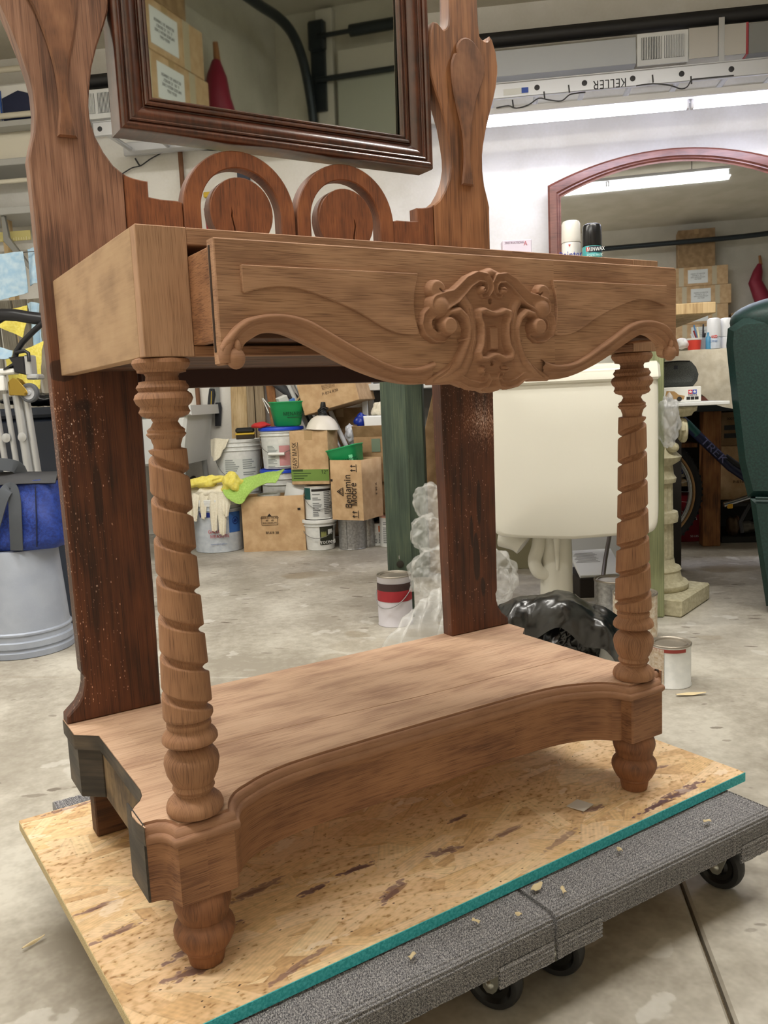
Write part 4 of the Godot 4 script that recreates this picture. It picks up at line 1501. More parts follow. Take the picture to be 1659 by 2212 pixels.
# cloth: edge a hangs or lies to edge b, with folds; two skins so that it has thickness
func cloth(st: SurfaceTool, a: PackedVector3Array, b: PackedVector3Array, sag: Vector3, folds: float, amp: float, seed_: int, n := 28, m := 16, thick := 0.004) -> void:
	var f := FastNoiseLite.new()
	f.seed = seed_
	f.frequency = 6.0
	var g := []
	var ca := len_pts(a, n)
	var cb := len_pts(b, n)
	for j in m:
		var v := float(j) / (m - 1)
		var row := PackedVector3Array()
		for i in n:
			var u := float(i) / (n - 1)
			var p := ca[i].lerp(cb[i], v) + sag * sin(PI * v) * (0.7 + 0.3 * sin(PI * u))
			var nrm := (ca[n - 1] - ca[0]).cross(cb[i] - ca[i] + Vector3(0, -1e-4, 0)).normalized()
			var w := sin(u * folds * TAU + v * 1.6 + seed_) * amp * (0.35 + 0.65 * v) + f.get_noise_3d(p.x, p.y, p.z) * amp * 1.4
			row.append(p + nrm * w)
		g.append(row)
	var g2 := []
	for j in m:
		var row := PackedVector3Array()
		for i in n:
			var du: Vector3 = g[j][mini(i + 1, n - 1)] - g[j][maxi(i - 1, 0)]
			var dv: Vector3 = g[mini(j + 1, m - 1)][i] - g[maxi(j - 1, 0)][i]
			row.append(g[j][i] - du.cross(dv).normalized() * thick)
		g2.append(row)
	loft(st, g, false, false, -2.0)
	loft(st, g2, false, true, -2.0)
	var e0 := PackedVector3Array()
	var e1 := PackedVector3Array()
	for i in n:
		e0.append(g[0][i]); e1.append(g2[0][i])
	for j in range(1, m):
		e0.append(g[j][n - 1]); e1.append(g2[j][n - 1])
	for i in range(n - 2, -1, -1):
		e0.append(g[m - 1][i]); e1.append(g2[m - 1][i])
	for j in range(m - 2, 0, -1):
		e0.append(g[j][0]); e1.append(g2[j][0])
	loft(st, [e0, e1], true, false, -2.0)

func len_pts(p: PackedVector3Array, n: int) -> PackedVector3Array:
	var s := smooth(p, 8) if p.size() > 2 else p
	var acc := PackedFloat32Array([0.0])
	for i in range(1, s.size()):
		acc.append(acc[i - 1] + s[i].distance_to(s[i - 1]))
	var o := PackedVector3Array()
	var k := 0
	for i in n:
		var t := acc[-1] * i / (n - 1)
		while k < s.size() - 2 and acc[k + 1] < t:
			k += 1
		o.append(s[k].lerp(s[k + 1], clampf((t - acc[k]) / maxf(acc[k + 1] - acc[k], 1e-9), 0, 1)))
	return o

# crumpled film: a ball pushed in and out by ridged noise
func crumple(st: SurfaceTool, c: Vector3, r: Vector3, seed_: int, freq: float, amp: float, n := 72, floor_y := -1.0) -> void:
	var f := FastNoiseLite.new()
	f.seed = seed_
	f.noise_type = FastNoiseLite.TYPE_CELLULAR
	f.cellular_return_type = FastNoiseLite.RETURN_DISTANCE2_SUB
	f.frequency = freq
	f.fractal_type = FastNoiseLite.FRACTAL_NONE
	var g: FastNoiseLite = f.duplicate()
	g.seed = seed_ + 9
	g.frequency = freq * 2.4
	var rows := []
	for j in n / 2 + 1:
		var ph := -PI / 2 + PI * j / (n / 2)
		var row := PackedVector3Array()
		for i in n:
			var a := -TAU * i / n
			var d := Vector3(cos(ph) * cos(a), sin(ph), cos(ph) * sin(a))
			var q := d * r
			var k := 1.0 + amp * (f.get_noise_3d(q.x, q.y * 0.7, q.z) * 1.3 + g.get_noise_3d(q.x, q.y * 0.6, q.z) * 0.42)
			var p := c + q * k
			if p.y < floor_y:
				p.y = floor_y + 0.001
			row.append(p)
		rows.append(row)
	loft(st, rows, true, false, -2.0)

func film(n: String, c: Color, a: float, rough: float) -> StandardMaterial3D:
	var m := mat(n, Color(c.r, c.g, c.b, a), rough)
	m.transparency = BaseMaterial3D.TRANSPARENCY_ALPHA
	m.cull_mode = BaseMaterial3D.CULL_DISABLED
	m.metallic_specular = 0.8
	return m

func back_left() -> void:
	# shelf along the back wall, far left
	var alu := plain("aluminium", 186, 188, 190, 0.35, 0.75)
	var grey := plain("grey shelf paint", 176, 176, 172, 0.5)
	var cream := plain("cream rail", 214, 208, 190, 0.5)
	var s := thing("wall_shelf", "long storage shelf with cream tube rails and grey boards, high on the left wall", "shelf", at(0, 0, 0))
	for y in [[2.20, 0.036], [1.935, 0.04]]:
		slabbox(s, "shelf_board", Vector3(0.95, y[1], 0.32), Vector3(-2.66, y[0], -3.985), grey, 0.003)
	slabbox(s, "shelf_board", Vector3(0.95, 0.03, 0.34), Vector3(-2.66, 2.40, -3.98), grey, 0.003)
	for y in [2.69, 2.447]:
		rod(s, "tube_rail", [-3.12, y, -3.83, -2.17, y, -3.83], 0.016, cream, 12)
	rod(s, "tube_rail", [-3.12, 2.095, -3.83, -2.17, 2.095, -3.83], 0.013, cream, 12)
	for x in [-3.0, -2.18]:
		slabbox(s, "upright", Vector3(0.03, 2.75, 0.03), Vector3(x, 1.375, -4.0), alu, 0.002)
	for x in [-2.41, -2.7]:
		var st := mb()
		prism(st, PackedVector2Array([Vector2(0, 0), Vector2(0.02, 0), Vector2(0.035, -0.12), Vector2(0.16, -0.30), Vector2(0.145, -0.315), Vector2(0.0, -0.14)]), -0.012, 0.012, 0.002, at(x - 0.06, 1.915, -3.86))
		part("bracket", st, plain("dull steel", 150, 150, 146, 0.4, 0.6), s)
	rod(s, "conduit", [-3.1, 2.02, -4.13, -2.35, 2.02, -4.13, -2.34, 1.99, -4.13, -2.34, 1.96, -4.13], 0.008, plain("grey conduit", 150, 152, 150, 0.5), 8)
	var cf := carton("flat cream foam board standing on the left wall shelf", at(-2.48, 2.218, -3.93), Vector3(0.62, 0.172, 0.03), plain("cream board", 228, 222, 204, 0.8), 1)
	var tt := thing("storage_tote", "white and navy storage tote on the top left wall shelf", "tote", at(-2.42, 2.415, -3.98))
	var st := mb()
	box(st, Vector3(0.46, 0.21, 0.26), Vector3(0, 0.105, 0), 0.012)
	part("tote_body", st, plain("white plastic", 232, 232, 228, 0.5), tt)
	st = mb()
	prism(st, PackedVector2Array([Vector2(0.03, 0.012), Vector2(0.22, 0.012), Vector2(0.222, 0.135), Vector2(0.13, 0.165), Vector2(0.03, 0.130)]), 0.128, 0.142, 0.004)
	part("navy_panel", st, plain("navy plastic", 22, 32, 66, 0.5), tt)
	slabbox(tt, "rib", Vector3(0.010, 0.16, 0.012), Vector3(0.02, 0.095, 0.136), plain("blue rib", 52, 92, 170, 0.5), 0.003)
	st = mb()
	crumple(st, Vector3(0, 0.105, 0), Vector3(0.05, 0.105, 0.06), 5, 14.0, 0.12, 40, 0.0)
	single("black_bag", "black bag slumped beside the white and navy tote on the shelf", "bag", st, plain("black nylon", 24, 24, 28, 0.6), at(-2.47, 2.416, -3.78))
	st = mb()
	box(st, Vector3(0.42, 0.055, 0.008), Vector3.ZERO, 0.001)
	var ru := thing("yardstick", "yellow wooden measuring stick fixed under the left wall shelf", "ruler", at(-2.56, 1.818, -3.94))
	part("stick", st, plain("yellowed wood", 198, 186, 120, 0.7), ru)
	st = mb()
	for i in 26:
		box(st, Vector3(0.0022, 0.014 + 0.008 * (1 if i % 4 == 0 else 0), 0.0012), Vector3(-0.2 + i * 0.016, -0.017, 0.0042), 0.0003)
	part("tick_marks", st, plain("cream ink", 236, 230, 200, 0.7), ru).set_meta("kind", "stuff")
	slabbox(s, "support_post", Vector3(0.04, 0.9, 0.05), Vector3(-2.51, 1.47, -3.97), M["lumber"], 0.002)
	# rags on a line
	var line := single("clothes_line", "thin wire line holding the rags, far left", "wire", line_mesh([-3.14, 1.58, -3.24, -2.5, 1.56, -3.24, -1.9, 1.585, -3.24, -1.72, 1.60, -3.5]), plain("dark wire", 60, 60, 62, 0.5))
	rag("cleaning_rag", "light blue stained rag hanging on the line at far left", [-2.36, 1.575, -3.22, -2.2, 1.572, -3.2, -1.995, 1.585, -3.22], [-2.36, 1.40, -3.22, -2.18, 1.345, -3.2, -1.99, 1.385, -3.22], mottled("blue rag", C8(156, 190, 216), C8(188, 210, 224), 601, 0.012, 4.0, 0.95, 0.0, 1.0), 3)
	rag("cleaning_rag", "small pale blue rag hanging next to the large stained blue rag", [-1.99, 1.60, -3.25, -1.93, 1.605, -3.25, -1.87, 1.59, -3.25], [-1.99, 1.42, -3.25, -1.92, 1.435, -3.25, -1.86, 1.43, -3.25], M["blue rag"], 7)
	var yel := mottled("yellow rag", C8(226, 208, 84), C8(240, 228, 130), 611, 0.03, 4.0, 0.95, 0.05)
	rag("cleaning_rag", "yellow rag hung over the grey planks behind the black cart handle", [-2.24, 1.33, -3.2, -2.12, 1.30, -3.18, -1.985, 1.318, -3.2], [-2.22, 1.27, -3.2, -2.1, 1.20, -3.18, -2.02, 1.16, -3.2], yel, 11)
	rag("cleaning_rag", "yellow rag spread behind the brass cart caster", [-2.07, 1.10, -3.1, -1.97, 1.09, -3.08, -1.86, 1.13, -3.1], [-2.07, 0.90, -3.1, -1.97, 0.895, -3.08, -1.90, 0.90, -3.1], yel, 13)
	rag("cleaning_rag", "pale blue rag lying left of the black cart clamp", [-2.2, 1.10, -3.05, -2.08, 1.112, -3.0, -1.97, 1.085, -3.0], [-2.2, 1.04, -2.98, -2.08, 1.05, -2.95, -1.97, 1.05, -2.98], M["blue rag"], 17)
	rag("cleaning_rag", "long pale blue rag hanging down behind the cart handle", [-2.015, 1.335, -3.26, -1.985, 1.34, -3.25, -1.945, 1.33, -3.25], [-2.01, 1.12, -3.26, -1.98, 1.11, -3.25, -1.95, 1.12, -3.25], M["blue rag"], 19)
	for i in 4:
		single("grey_plank", ["weathered grey plank leaning at far left, first of four", "weathered grey plank leaning at far left, second of four", "weathered grey plank leaning at far left, third of four", "weathered grey plank leaning at far left, last before the hall stand"][i], "plank", plank_mesh(Vector3(0.075, 1.40, 0.022)), wood("grey plank %d" % i, C8(110 + i * 12, 106 + i * 10, 98 + i * 8), C8(150 + i * 10, 146 + i * 8, 136 + i * 6), C8(186, 182, 170), 290 + i * 3, false, 0.3, 0.5, 0.4, 0.8, Vector3(4, 1, 4), 0.0), at(-2.42 + i * 0.105, 0.70, -3.60, 0, 6.0, -2.5 + i * 1.5), "planks leaning behind the cart")
	navy_bin()
	hand_cart()
	pail_and_bag()

func line_mesh(p: Array, r := 0.002, per := 6) -> SurfaceTool:
	var st := mb()
	tube(st, smooth(V(p), per), r, 6)
	return st

func plank_mesh(s: Vector3) -> SurfaceTool:
	var st := mb()
	box(st, s, Vector3.ZERO, 0.002)
	return st

func rag(n: String, label: String, a: Array, b: Array, m: Material, seed_: int, folds := 1.6, amp := 0.012, sag := Vector3(), group := "") -> MeshInstance3D:
	var st := mb()
	cloth(st, V(a), V(b), sag, folds, amp, seed_)
	return single(n, label, "rag", st, m, Transform3D(), group)

func navy_bin() -> void:
	var t := thing("navy_bin", "large dark navy storage bin behind the cart tubes", "bin", at(-2.02, 0, -3.2))
	var nv := plain("dark navy plastic", 26, 34, 48, 0.45)
	var st := mb()
	prism(st, PackedVector2Array([Vector2(-0.25, 0), Vector2(0.25, 0), Vector2(0.28, 0.76), Vector2(-0.28, 0.76)]), -0.22, 0.2, 0.02)
	part("bin_body", st, nv, t)
	slabbox(t, "bin_lid", Vector3(0.60, 0.05, 0.46), Vector3(0, 0.785, -0.01), nv, 0.015)
	st = mb()
	crumple(st, Vector3.ZERO, Vector3(0.24, 0.05, 0.17), 21, 9.0, 0.25, 48)
	single("black_tarp", "black plastic sheet crumpled on the navy bin lid", "tarp", st, plain("black film", 18, 18, 20, 0.25), at(-1.98, 0.85, -3.18))

func hand_cart() -> void:
	var t := thing("hand_cart", "folded aluminium hand cart with black handle, brass caster fork and grey wheel", "hand cart", at(0, 0, -2.6))
	var alu := plain("brushed aluminium", 196, 198, 200, 0.32, 0.7)
	var blk := plain("black handle", 26, 26, 30, 0.35)
	for x in [[-1.93, 0.013], [-1.815, 0.013], [-1.763, 0.0125], [-1.708, 0.021], [-1.668, 0.014]]:
		rod(t, "leg_tube", [x[0] - 0.02, 0.87, 0.0, x[0] + 0.01, 0.40, 0.0, x[0] + 0.035, 0.0, 0.0], x[1], alu, 14)
	for y in [0.40, 0.10]:
		rod(t, "cross_tube", [-1.96, y, -0.02, -1.63, y, -0.02], 0.010, alu, 10)
	slabbox(t, "top_bar", Vector3(0.17, 0.026, 0.05), Vector3(-1.80, 0.964, 0), plain("white plastic", 232, 232, 228, 0.5), 0.01)
	slabbox(t, "label_panel", Vector3(0.14, 0.066, 0.03), Vector3(-1.84, 0.915, 0.01), plain("white plastic", 232, 232, 228, 0.5), 0.004)
	words(t, "T1", 0.028, at(-1.835, 0.915, 0.0262), C8(40, 40, 44))
	for x in [-1.765, -1.69]:
		var st := mb()
		lathe(st, PackedVector2Array([Vector2(0, 0), Vector2(0.020, 0), Vector2(0.020, 0.006), Vector2(0.006, 0.010), Vector2(0, 0.010)]), 20, Vector3(x - 0.02, 0.68, 0.02), 0.8, Basis(Vector3.RIGHT, PI / 2))
		part("pivot_boss", st, alu, t)
	rod(t, "handle", [-1.98, 1.09, 0.0, -1.86, 1.13, 0.0, -1.80, 1.185, 0.0, -1.755, 1.205, 0.0, -1.70, 1.20, 0.0, -1.62, 1.183, 0.0, -1.50, 1.165, 0.0], 0.026, blk, 14)
	rod(t, "fold_rod", [-1.55, 1.17, 0.02, -1.61, 1.128, 0.02, -1.668, 1.082, 0.02, -1.70, 1.045, 0.02, -1.708, 1.02, 0.02], 0.012, blk, 12)
	var st := mb()
	prism(st, PackedVector2Array([Vector2(-1.735, 1.022), Vector2(-1.665, 1.024), Vector2(-1.664, 0.945), Vector2(-1.715, 0.958), Vector2(-1.718, 0.985), Vector2(-1.765, 0.975), Vector2(-1.72, 0.998)]), -0.03, 0.03, 0.004)
	part("clamp", st, blk, t)
	rod(t, "hook", [-1.70, 1.04, 0.03, -1.655, 1.045, 0.03, -1.640, 1.035, 0.03, -1.640, 1.0, 0.03], 0.008, blk, 10)
	slabbox(t, "hinge_plate", Vector3(0.030, 0.085, 0.05), Vector3(-1.652, 0.985, 0), alu, 0.004)
	slabbox(t, "end_block", Vector3(0.055, 0.022, 0.06), Vector3(-1.635, 0.935, 0), alu, 0.006)
	# caster lying on its side above the tubes
	var brass := plain("brass plate", 168, 140, 62, 0.32, 0.75)
	st = mb()
	prism(st, PackedVector2Array([Vector2(-1.735, 0.918), Vector2(-1.712, 0.935), Vector2(-1.690, 0.926), Vector2(-1.655, 0.882), Vector2(-1.650, 0.866), Vector2(-1.660, 0.856), Vector2(-1.728, 0.862)]), 0.046, 0.050, 0.001)
	prism(st, PackedVector2Array([Vector2(-1.735, 0.918), Vector2(-1.712, 0.935), Vector2(-1.690, 0.926), Vector2(-1.655, 0.882), Vector2(-1.650, 0.866), Vector2(-1.660, 0.856), Vector2(-1.728, 0.862)]), 0.008, 0.012, 0.001)
	box(st, Vector3(0.010, 0.06, 0.042), Vector3(-1.732, 0.890, 0.029), 0.003)
	part("caster_fork", st, brass, t)
	st = mb()
	lathe(st, PackedVector2Array([Vector2(0.0, -0.012), Vector2(0.010, -0.012), Vector2(0.012, -0.007), Vector2(0.024, -0.008), Vector2(0.028, -0.011), Vector2(0.028, 0.011), Vector2(0.024, 0.008), Vector2(0.012, 0.007), Vector2(0.010, 0.012), Vector2(0.0, 0.012)]), 32, Vector3(-1.652, 0.868, 0.029), 0.8, Basis(Vector3.RIGHT, PI / 2))
	part("wheel_disc", st, plain("pale grey plastic", 176, 178, 182, 0.45), t)
	st = mb()
	lathe(st, PackedVector2Array([Vector2(0.028, -0.0125), Vector2(0.037, -0.012), Vector2(0.0415, -0.007), Vector2(0.042, 0), Vector2(0.0415, 0.007), Vector2(0.037, 0.012), Vector2(0.028, 0.0125)]), 36, Vector3(-1.652, 0.868, 0.029), 0.8, Basis(Vector3.RIGHT, PI / 2))
	part("tyre", st, plain("grey rubber", 84, 86, 90, 0.6), t)
	st = mb()
	lathe(st, PackedVector2Array([Vector2(0, 0.03), Vector2(0.004, 0.029), Vector2(0.006, 0.024), Vector2(0.006, 0)]), 16, Vector3(-1.660, 0.868, 0.03), 0.7, Basis(Vector3.RIGHT, PI / 2))
	part("axle_bolt", st, brass, t)

func pail_and_bag() -> void:
	# grey pail upside down with a tool bag on it
	var gp: Material = M["grey plastic"]
	var t := thing("grey_pail", "grey plastic five gallon pail standing upside down under the blue bag", "bucket", at(-1.255, 0, -1.72))
	var pr := PackedVector2Array([Vector2(0.150, 0.0), Vector2(0.155, 0.002), Vector2(0.156, 0.020), Vector2(0.150, 0.024), Vector2(0.148, 0.030), Vector2(0.155, 0.034), Vector2(0.155, 0.052), Vector2(0.147, 0.056), Vector2(0.146, 0.072), Vector2(0.151, 0.075), Vector2(0.151, 0.080), Vector2(0.145, 0.084), Vector2(0.129, 0.335), Vector2(0.126, 0.343), Vector2(0.118, 0.345), Vector2(0.0, 0.345)])
	var st := mb()
	lathe(st, pr, 56)
	part("pail_body", st, gp, t)
	single("dark_bin", "dark slate plastic bin behind the upturned grey pail", "bin", dark_bin(), plain("slate plastic", 62, 68, 80, 0.5), at(-1.30, 0, -2.12))
	# tool bag
	var b := thing("tool_bag", "blue nylon tool bag with grey webbing handles on the upturned pail", "bag", at(-1.30, 0.346, -1.72, 6))
	var nb: Material = M["blue nylon"]
	var rows := []
	for j in 13:
		var v := j / 12.0
		var hx := 0.235 - 0.012 * v - 0.02 * pow(v, 4)
		var hz := 0.125 * (1.0 - 0.45 * pow(v, 1.6)) 
		if j == 0:
			hx -= 0.02; hz -= 0.02
		var row := PackedVector3Array()
		for i in 48:
			var a := -TAU * i / 48
			var c := cos(a)
			var s := sin(a)
			var k := pow(absf(c), 0.35) * signf(c)
			var l := pow(absf(s), 0.35) * signf(s)
			row.append(Vector3(k * hx + 0.004 * sin(j * 1.7 + i * 0.9), v * 0.215 + 0.006 * sin(i * 0.5) * v, l * hz + 0.005 * sin(j * 0.9 + i * 0.55)))
		rows.append(row)
	st = mb()
	loft(st, rows, true, false, -2.0, true, true)
	part("bag_body", st, nb, b)
	var gw := plain("grey webbing", 74, 78, 84, 0.9)
	st = mb()
	cloth(st, V([-0.22, 0.235, 0.03, 0, 0.243, 0.03, 0.222, 0.24, 0.03]), V([-0.225, 0.205, 0.075, 0, 0.21, 0.08, 0.226, 0.205, 0.072]), Vector3(0, 0.006, 0), 1.0, 0.004, 3)
	cloth(st, V([-0.22, 0.237, 0.035, 0, 0.245, 0.035, 0.222, 0.24, 0.035]), V([-0.222, 0.205, -0.07, 0, 0.21, -0.075, 0.224, 0.205, -0.07]), Vector3(0, 0.006, 0), 1.0, 0.004, 4)
	part("zip_band", st, plain("black nylon", 24, 24, 28, 0.6), b)
	for e in 2:
		var pts := V([0.105, 0.004, 0.128, 0.108, 0.10, 0.122, 0.104, 0.168, 0.108, 0.09, 0.20, 0.100, 0.07, 0.17, 0.118, 0.035, 0.06, 0.145, -0.02, -0.005, 0.150, -0.08, 0.03, 0.148, -0.11, 0.12, 0.128, -0.112, 0.17, 0.110])
		if e == 1:
			pts = V([0.10, 0.215, 0.03, 0.09, 0.262, 0.04, 0.0, 0.275, 0.05, -0.1, 0.25, 0.05])
		var sp := smooth(pts, 5)
		var r0 := PackedVector3Array()
		var rws := []
		for i in sp.size():
			var tng := (sp[mini(i + 1, sp.size() - 1)] - sp[maxi(i - 1, 0)]).normalized()
			var side := tng.cross(Vector3(0, 0.25, 1)).normalized() * 0.020
			var nn := side.cross(tng).normalized() * 0.002
			rws.append(PackedVector3Array([sp[i] - side - nn, sp[i] + side - nn, sp[i] + side + nn, sp[i] - side + nn]))
		st = mb()
		loft(st, rws, true, true, 0.5, true, true)
		part("webbing_handle", st, gw, b)
	rod(b, "seam", [0.168, 0.012, 0.123, 0.172, 0.10, 0.115, 0.165, 0.20, 0.085], 0.0022, plain("dark seam", 14, 24, 60, 0.8), 6)

func dark_bin() -> SurfaceTool:
	var st := mb()
	lathe(st, PackedVector2Array([Vector2(0, 0), Vector2(0.13, 0), Vector2(0.134, 0.004), Vector2(0.150, 0.33), Vector2(0.158, 0.335), Vector2(0.158, 0.35), Vector2(0.15, 0.35), Vector2(0.13, 0.01), Vector2(0, 0.01)]), 40)
	return st

func clutter() -> void:
	var white: Material = mottled("bucket white", C8(214, 216, 214), C8(230, 231, 228), 701, 0.02, 3.0, 0.45)
	var frost: Material = mottled("frosted plastic", C8(184, 192, 202), C8(204, 210, 216), 711, 0.02, 3.0, 0.45)
	var blue := plain("lid blue", 30, 74, 206, 0.4)
	var wire := plain("galvanised wire", 140, 140, 138, 0.4, 0.6)
	var cb: Material = M["cardboard"]
	var ink := plain("black ink", 34, 28, 24, 0.85)
	var wl_ := plain("label paper", 226, 228, 226, 0.7)
	# laundry sink on the wall at the left
	var s := thing("laundry_sink", "white plastic laundry sink on thin legs at the back wall", "sink", at(-1.66, 0, -3.88))
	var wp := plain("sink white", 224, 226, 224, 0.4)
	var st := mb()
	prism(st, PackedVector2Array([Vector2(-0.29, 0.735), Vector2(-0.29, 0.755), Vector2(0.315, 0.79), Vector2(0.318, 0.735)]), -0.24, 0.24, 0.008)
	part("rim", st, wp, s)
	st = mb()
	prism(st, PackedVector2Array([Vector2(-0.24, 0.46), Vector2(0.235, 0.46), Vector2(0.285, 0.735), Vector2(-0.28, 0.735)]), -0.22, 0.22, 0.015)
	part("tub", st, wp, s)
	for x in [-0.22, 0.22]:
		for z in [-0.18, 0.18]:
			rod(s, "leg", [x, 0.47, z, x * 1.12, 0.0, z * 1.1], 0.016, plain("grey leg", 168, 170, 170, 0.5), 10)
	rod(s, "faucet", [-0.05, 0.79, -0.18, -0.05, 0.92, -0.18, -0.02, 0.97, -0.14, 0.04, 0.98, -0.06, 0.08, 0.93, -0.01], 0.013, plain("chrome", 200, 202, 204, 0.15, 1.0), 12)
	rod(s, "drain_pipe", [0, 0.46, 0, 0, 0.30, 0, 0.03, 0.24, 0, 0.09, 0.24, 0, 0.12, 0.30, -0.05, 0.12, 0.34, -0.25], 0.022, plain("black pipe", 30, 30, 32, 0.5), 12)
	# rusty riser pipe
	single("riser_pipe", "thin rusty brown pipe rising on the wall behind the laundry sink", "pipe", line_mesh([-1.47, 0.78, -4.12, -1.474, 1.2, -4.12, -1.47, 1.7, -4.12, -1.472, 2.30, -4.12], 0.014, 2), plain("rusty pipe", 124, 86, 60, 0.7))
	# saws on the wall
	for k in 2:
		var sw := thing("hand_saw", ["black and yellow handled saw hanging on the wall, upper of two", "slim black handled saw hanging on the wall, lower of two"][k], "saw", at([-1.392, -1.352][k], [0.80, 0.715][k], -4.125, 0, 0, [-6.0, -1.0][k]))
		st = mb()
		prism(st, PackedVector2Array([Vector2(-0.022, -0.055), Vector2(0.010, -0.055), Vector2(0.022, 0.055), Vector2(0.016, 0.085), Vector2(-0.012, 0.085), Vector2(-0.018, 0.03)]), -0.012, 0.012, 0.004)
		part("grip", st, plain("saw grip", 34, 36, 42, 0.6), sw)
		slabbox(sw, "blade", Vector3(0.022, 0.30, 0.0015), Vector3(0.002, 0.235, 0), plain("saw blade", 150, 154, 156, 0.3, 0.8), 0.0004)
		if k == 0:
			slabbox(sw, "yellow_stripe", Vector3(0.004, 0.12, 0.002), Vector3(0.004, 0.01, 0.0125), plain("saw yellow", 214, 178, 52, 0.6), 0.0005)
	# boards and pipes leaning on the wall
	for i in 4:
		single("leaning_board", ["pale wide board leaning on the back wall left of the boxes", "narrow weathered board leaning on the back wall, second from the sink", "grey board leaning on the back wall, third from the sink", "brown board leaning behind the red rag"][i], "board", plank_mesh([Vector3(0.10, 1.35, 0.02), Vector3(0.045, 1.35, 0.03), Vector3(0.055, 1.35, 0.03), Vector3(0.05, 1.02, 0.02)][i]), [M["lumber"], wood("old board", C8(104, 88, 66), C8(148, 130, 104), C8(178, 162, 136), 731, false, 0.4, 0.5, 0.5, 0.8, Vector3(5, 1, 5), 0.0), M["old board"], M["post brown"]][i], at([-1.20, -1.115, -1.055, -0.955][i], [0.672, 0.672, 0.672, 0.508][i], [-4.06, -4.03, -4.02, -3.99][i], 0, -4.0, [-1.0, 0.5, 1.0, 5.0][i]), "boards leaning by the laundry sink")
	for i in 5:
		var x := -0.868 + i * 0.042
		single("metal_pipe", ["white plastic pipe leaning behind the green pail, first of five", "grey metal pipe leaning behind the green pail, second of five", "white printed pipe leaning behind the green pail, third of five", "grey metal pipe leaning behind the green pail, fourth of five", "white pipe leaning against the tilted box, last of five"][i], "pipe", line_mesh([x + 0.40, 0.016, -3.76, x, 0.93, -3.90, x - 0.24, 1.43, -4.0], 0.0135, 2), [plain("white pipe", 220, 222, 222, 0.5), plain("steel pipe", 150, 152, 152, 0.35, 0.6), M["white pipe"] if M.has("white pipe") else wp, plain("steel pipe", 150, 152, 152, 0.35, 0.6), plain("white pipe", 220, 222, 222, 0.5)][i], Transform3D(), "pipes leaning on the back wall")
	single("rubber_hose", "thick charcoal tube leaning behind the green pail", "hose", line_mesh([-1.02, 0.97, -3.96, -0.93, 0.89, -3.95, -0.80, 0.77, -3.93, -0.66, 0.50, -3.88, -0.50, 0.03, -3.84], 0.026, 4), plain("charcoal rubber", 66, 68, 72, 0.7))
	# stacked white buckets
	var lb := pail("bucket", "white bucket carrying another white bucket, by the laundry sink", "bucket", at(-1.156, 0, -3.86), 0.116, 0.128, 0.268, white)
	var b1 := pail("bucket", "white bucket with a printed label and a brush on its rim", "bucket", at(-1.156, 0.27, -3.85, face_cam(-1.15, -3.85)), 0.116, 0.130, 0.315, white, 3)
	bucket_label(b1, 0.122, 0.02, 0.21, -0.75, 0.95, false)
	bail(b1, 0.126, 0.205, 0.12, 8, wire, true)
	var br := thing("scrub_brush", "black scrub brush with a yellow band resting on a white bucket", "brush", at(-1.085, 0.587, -3.78, 12))
	st = mb()
	box(st, Vector3(0.105, 0.030, 0.055), Vector3(0, 0.050, 0), 0.009)
	part("brush_back", st, plain("brush black", 26, 26, 26, 0.5), br)
	slabbox(br, "yellow_band", Vector3(0.106, 0.010, 0.056), Vector3(0, 0.030, 0), plain("saw yellow", 214, 178, 52, 0.6), 0.002)
	slabbox(br, "bristles", Vector3(0.10, 0.024, 0.050), Vector3(0, 0.013, 0), mottled("bristle", C8(40, 34, 26), C8(92, 78, 56), 741, 0.4, 8.0, 0.9, 0.1), 0.002).set_meta("kind", "stuff")
	rag("cleaning_rag", "cream rag hanging over the left rim of the white bucket", [-1.29, 0.592, -3.80, -1.245, 0.60, -3.73, -1.15, 0.592, -3.712], [-1.287, 0.50, -3.78, -1.245, 0.475, -3.712, -1.18, 0.545, -3.708], mottled("cream rag", C8(222, 214, 192), C8(238, 232, 214), 751, 0.04, 4.0, 0.95, 0.05), 23, 2.0, 0.006)
	# blue lidded pair
	var l2 := pail("bucket", "white bucket with a blue lid, lowest of the stack with the green pail", "bucket", at(-0.872, 0, -3.745), 0.112, 0.118, 0.415, white)
	pail_lid(l2, 0.118, 0.415, blue)
	var b2 := pail("bucket", "white bucket with a red and white label and a blue lid", "bucket", at(-0.868, 0.421, -3.745, face_cam(-0.868, -3.70)), 0.106, 0.116, 0.225, white, 2)
	pail_lid(b2, 0.116, 0.225, blue)
	bucket_label(b2, 0.1105, 0.012, 0.135, -0.85, 0.55, true)
	bail(b2, 0.115, 0.185, 0.10, -14, wire, true)
	green_pail("green square pail full of scrapers and paper on the blue lid", at(-0.822, 0.652, -3.72, face_cam(-0.82, -3.68) + 4), 0.094, 0.072, 0.135, "MENARDS", true)
	single("red_rag", "small red rag lying on the blue bucket lid", "rag", rag_lump(Vector3(0.05, 0.016, 0.03), 5), plain("red cloth", 196, 52, 52, 0.9), at(-0.955, 0.664, -3.67))
	# measuring bucket with rags
	var ms := pail("measuring_bucket", "translucent five gallon measuring bucket draped with white rags", "bucket", at(-1.200, 0, -3.555, face_cam(-1.2, -3.55)), 0.128, 0.142, 0.285, frost, 1)
	st = mb()
	lathe(st, PackedVector2Array([Vector2(0.1425, 0.252), Vector2(0.1475, 0.254), Vector2(0.1475, 0.268), Vector2(0.149, 0.270), Vector2(0.149, 0.286), Vector2(0.143, 0.289), Vector2(0.138, 0.286)]), 40)
	part("white_rim", st, white, ms)
	st = mb()
	sleeve(st, 0.1335, 0.139, 0.105, 0.215, 0.42, 0.98)
	var bl := part("blue_label", st, plain("label blue", 56, 104, 178, 0.6), ms)
	st = mb()
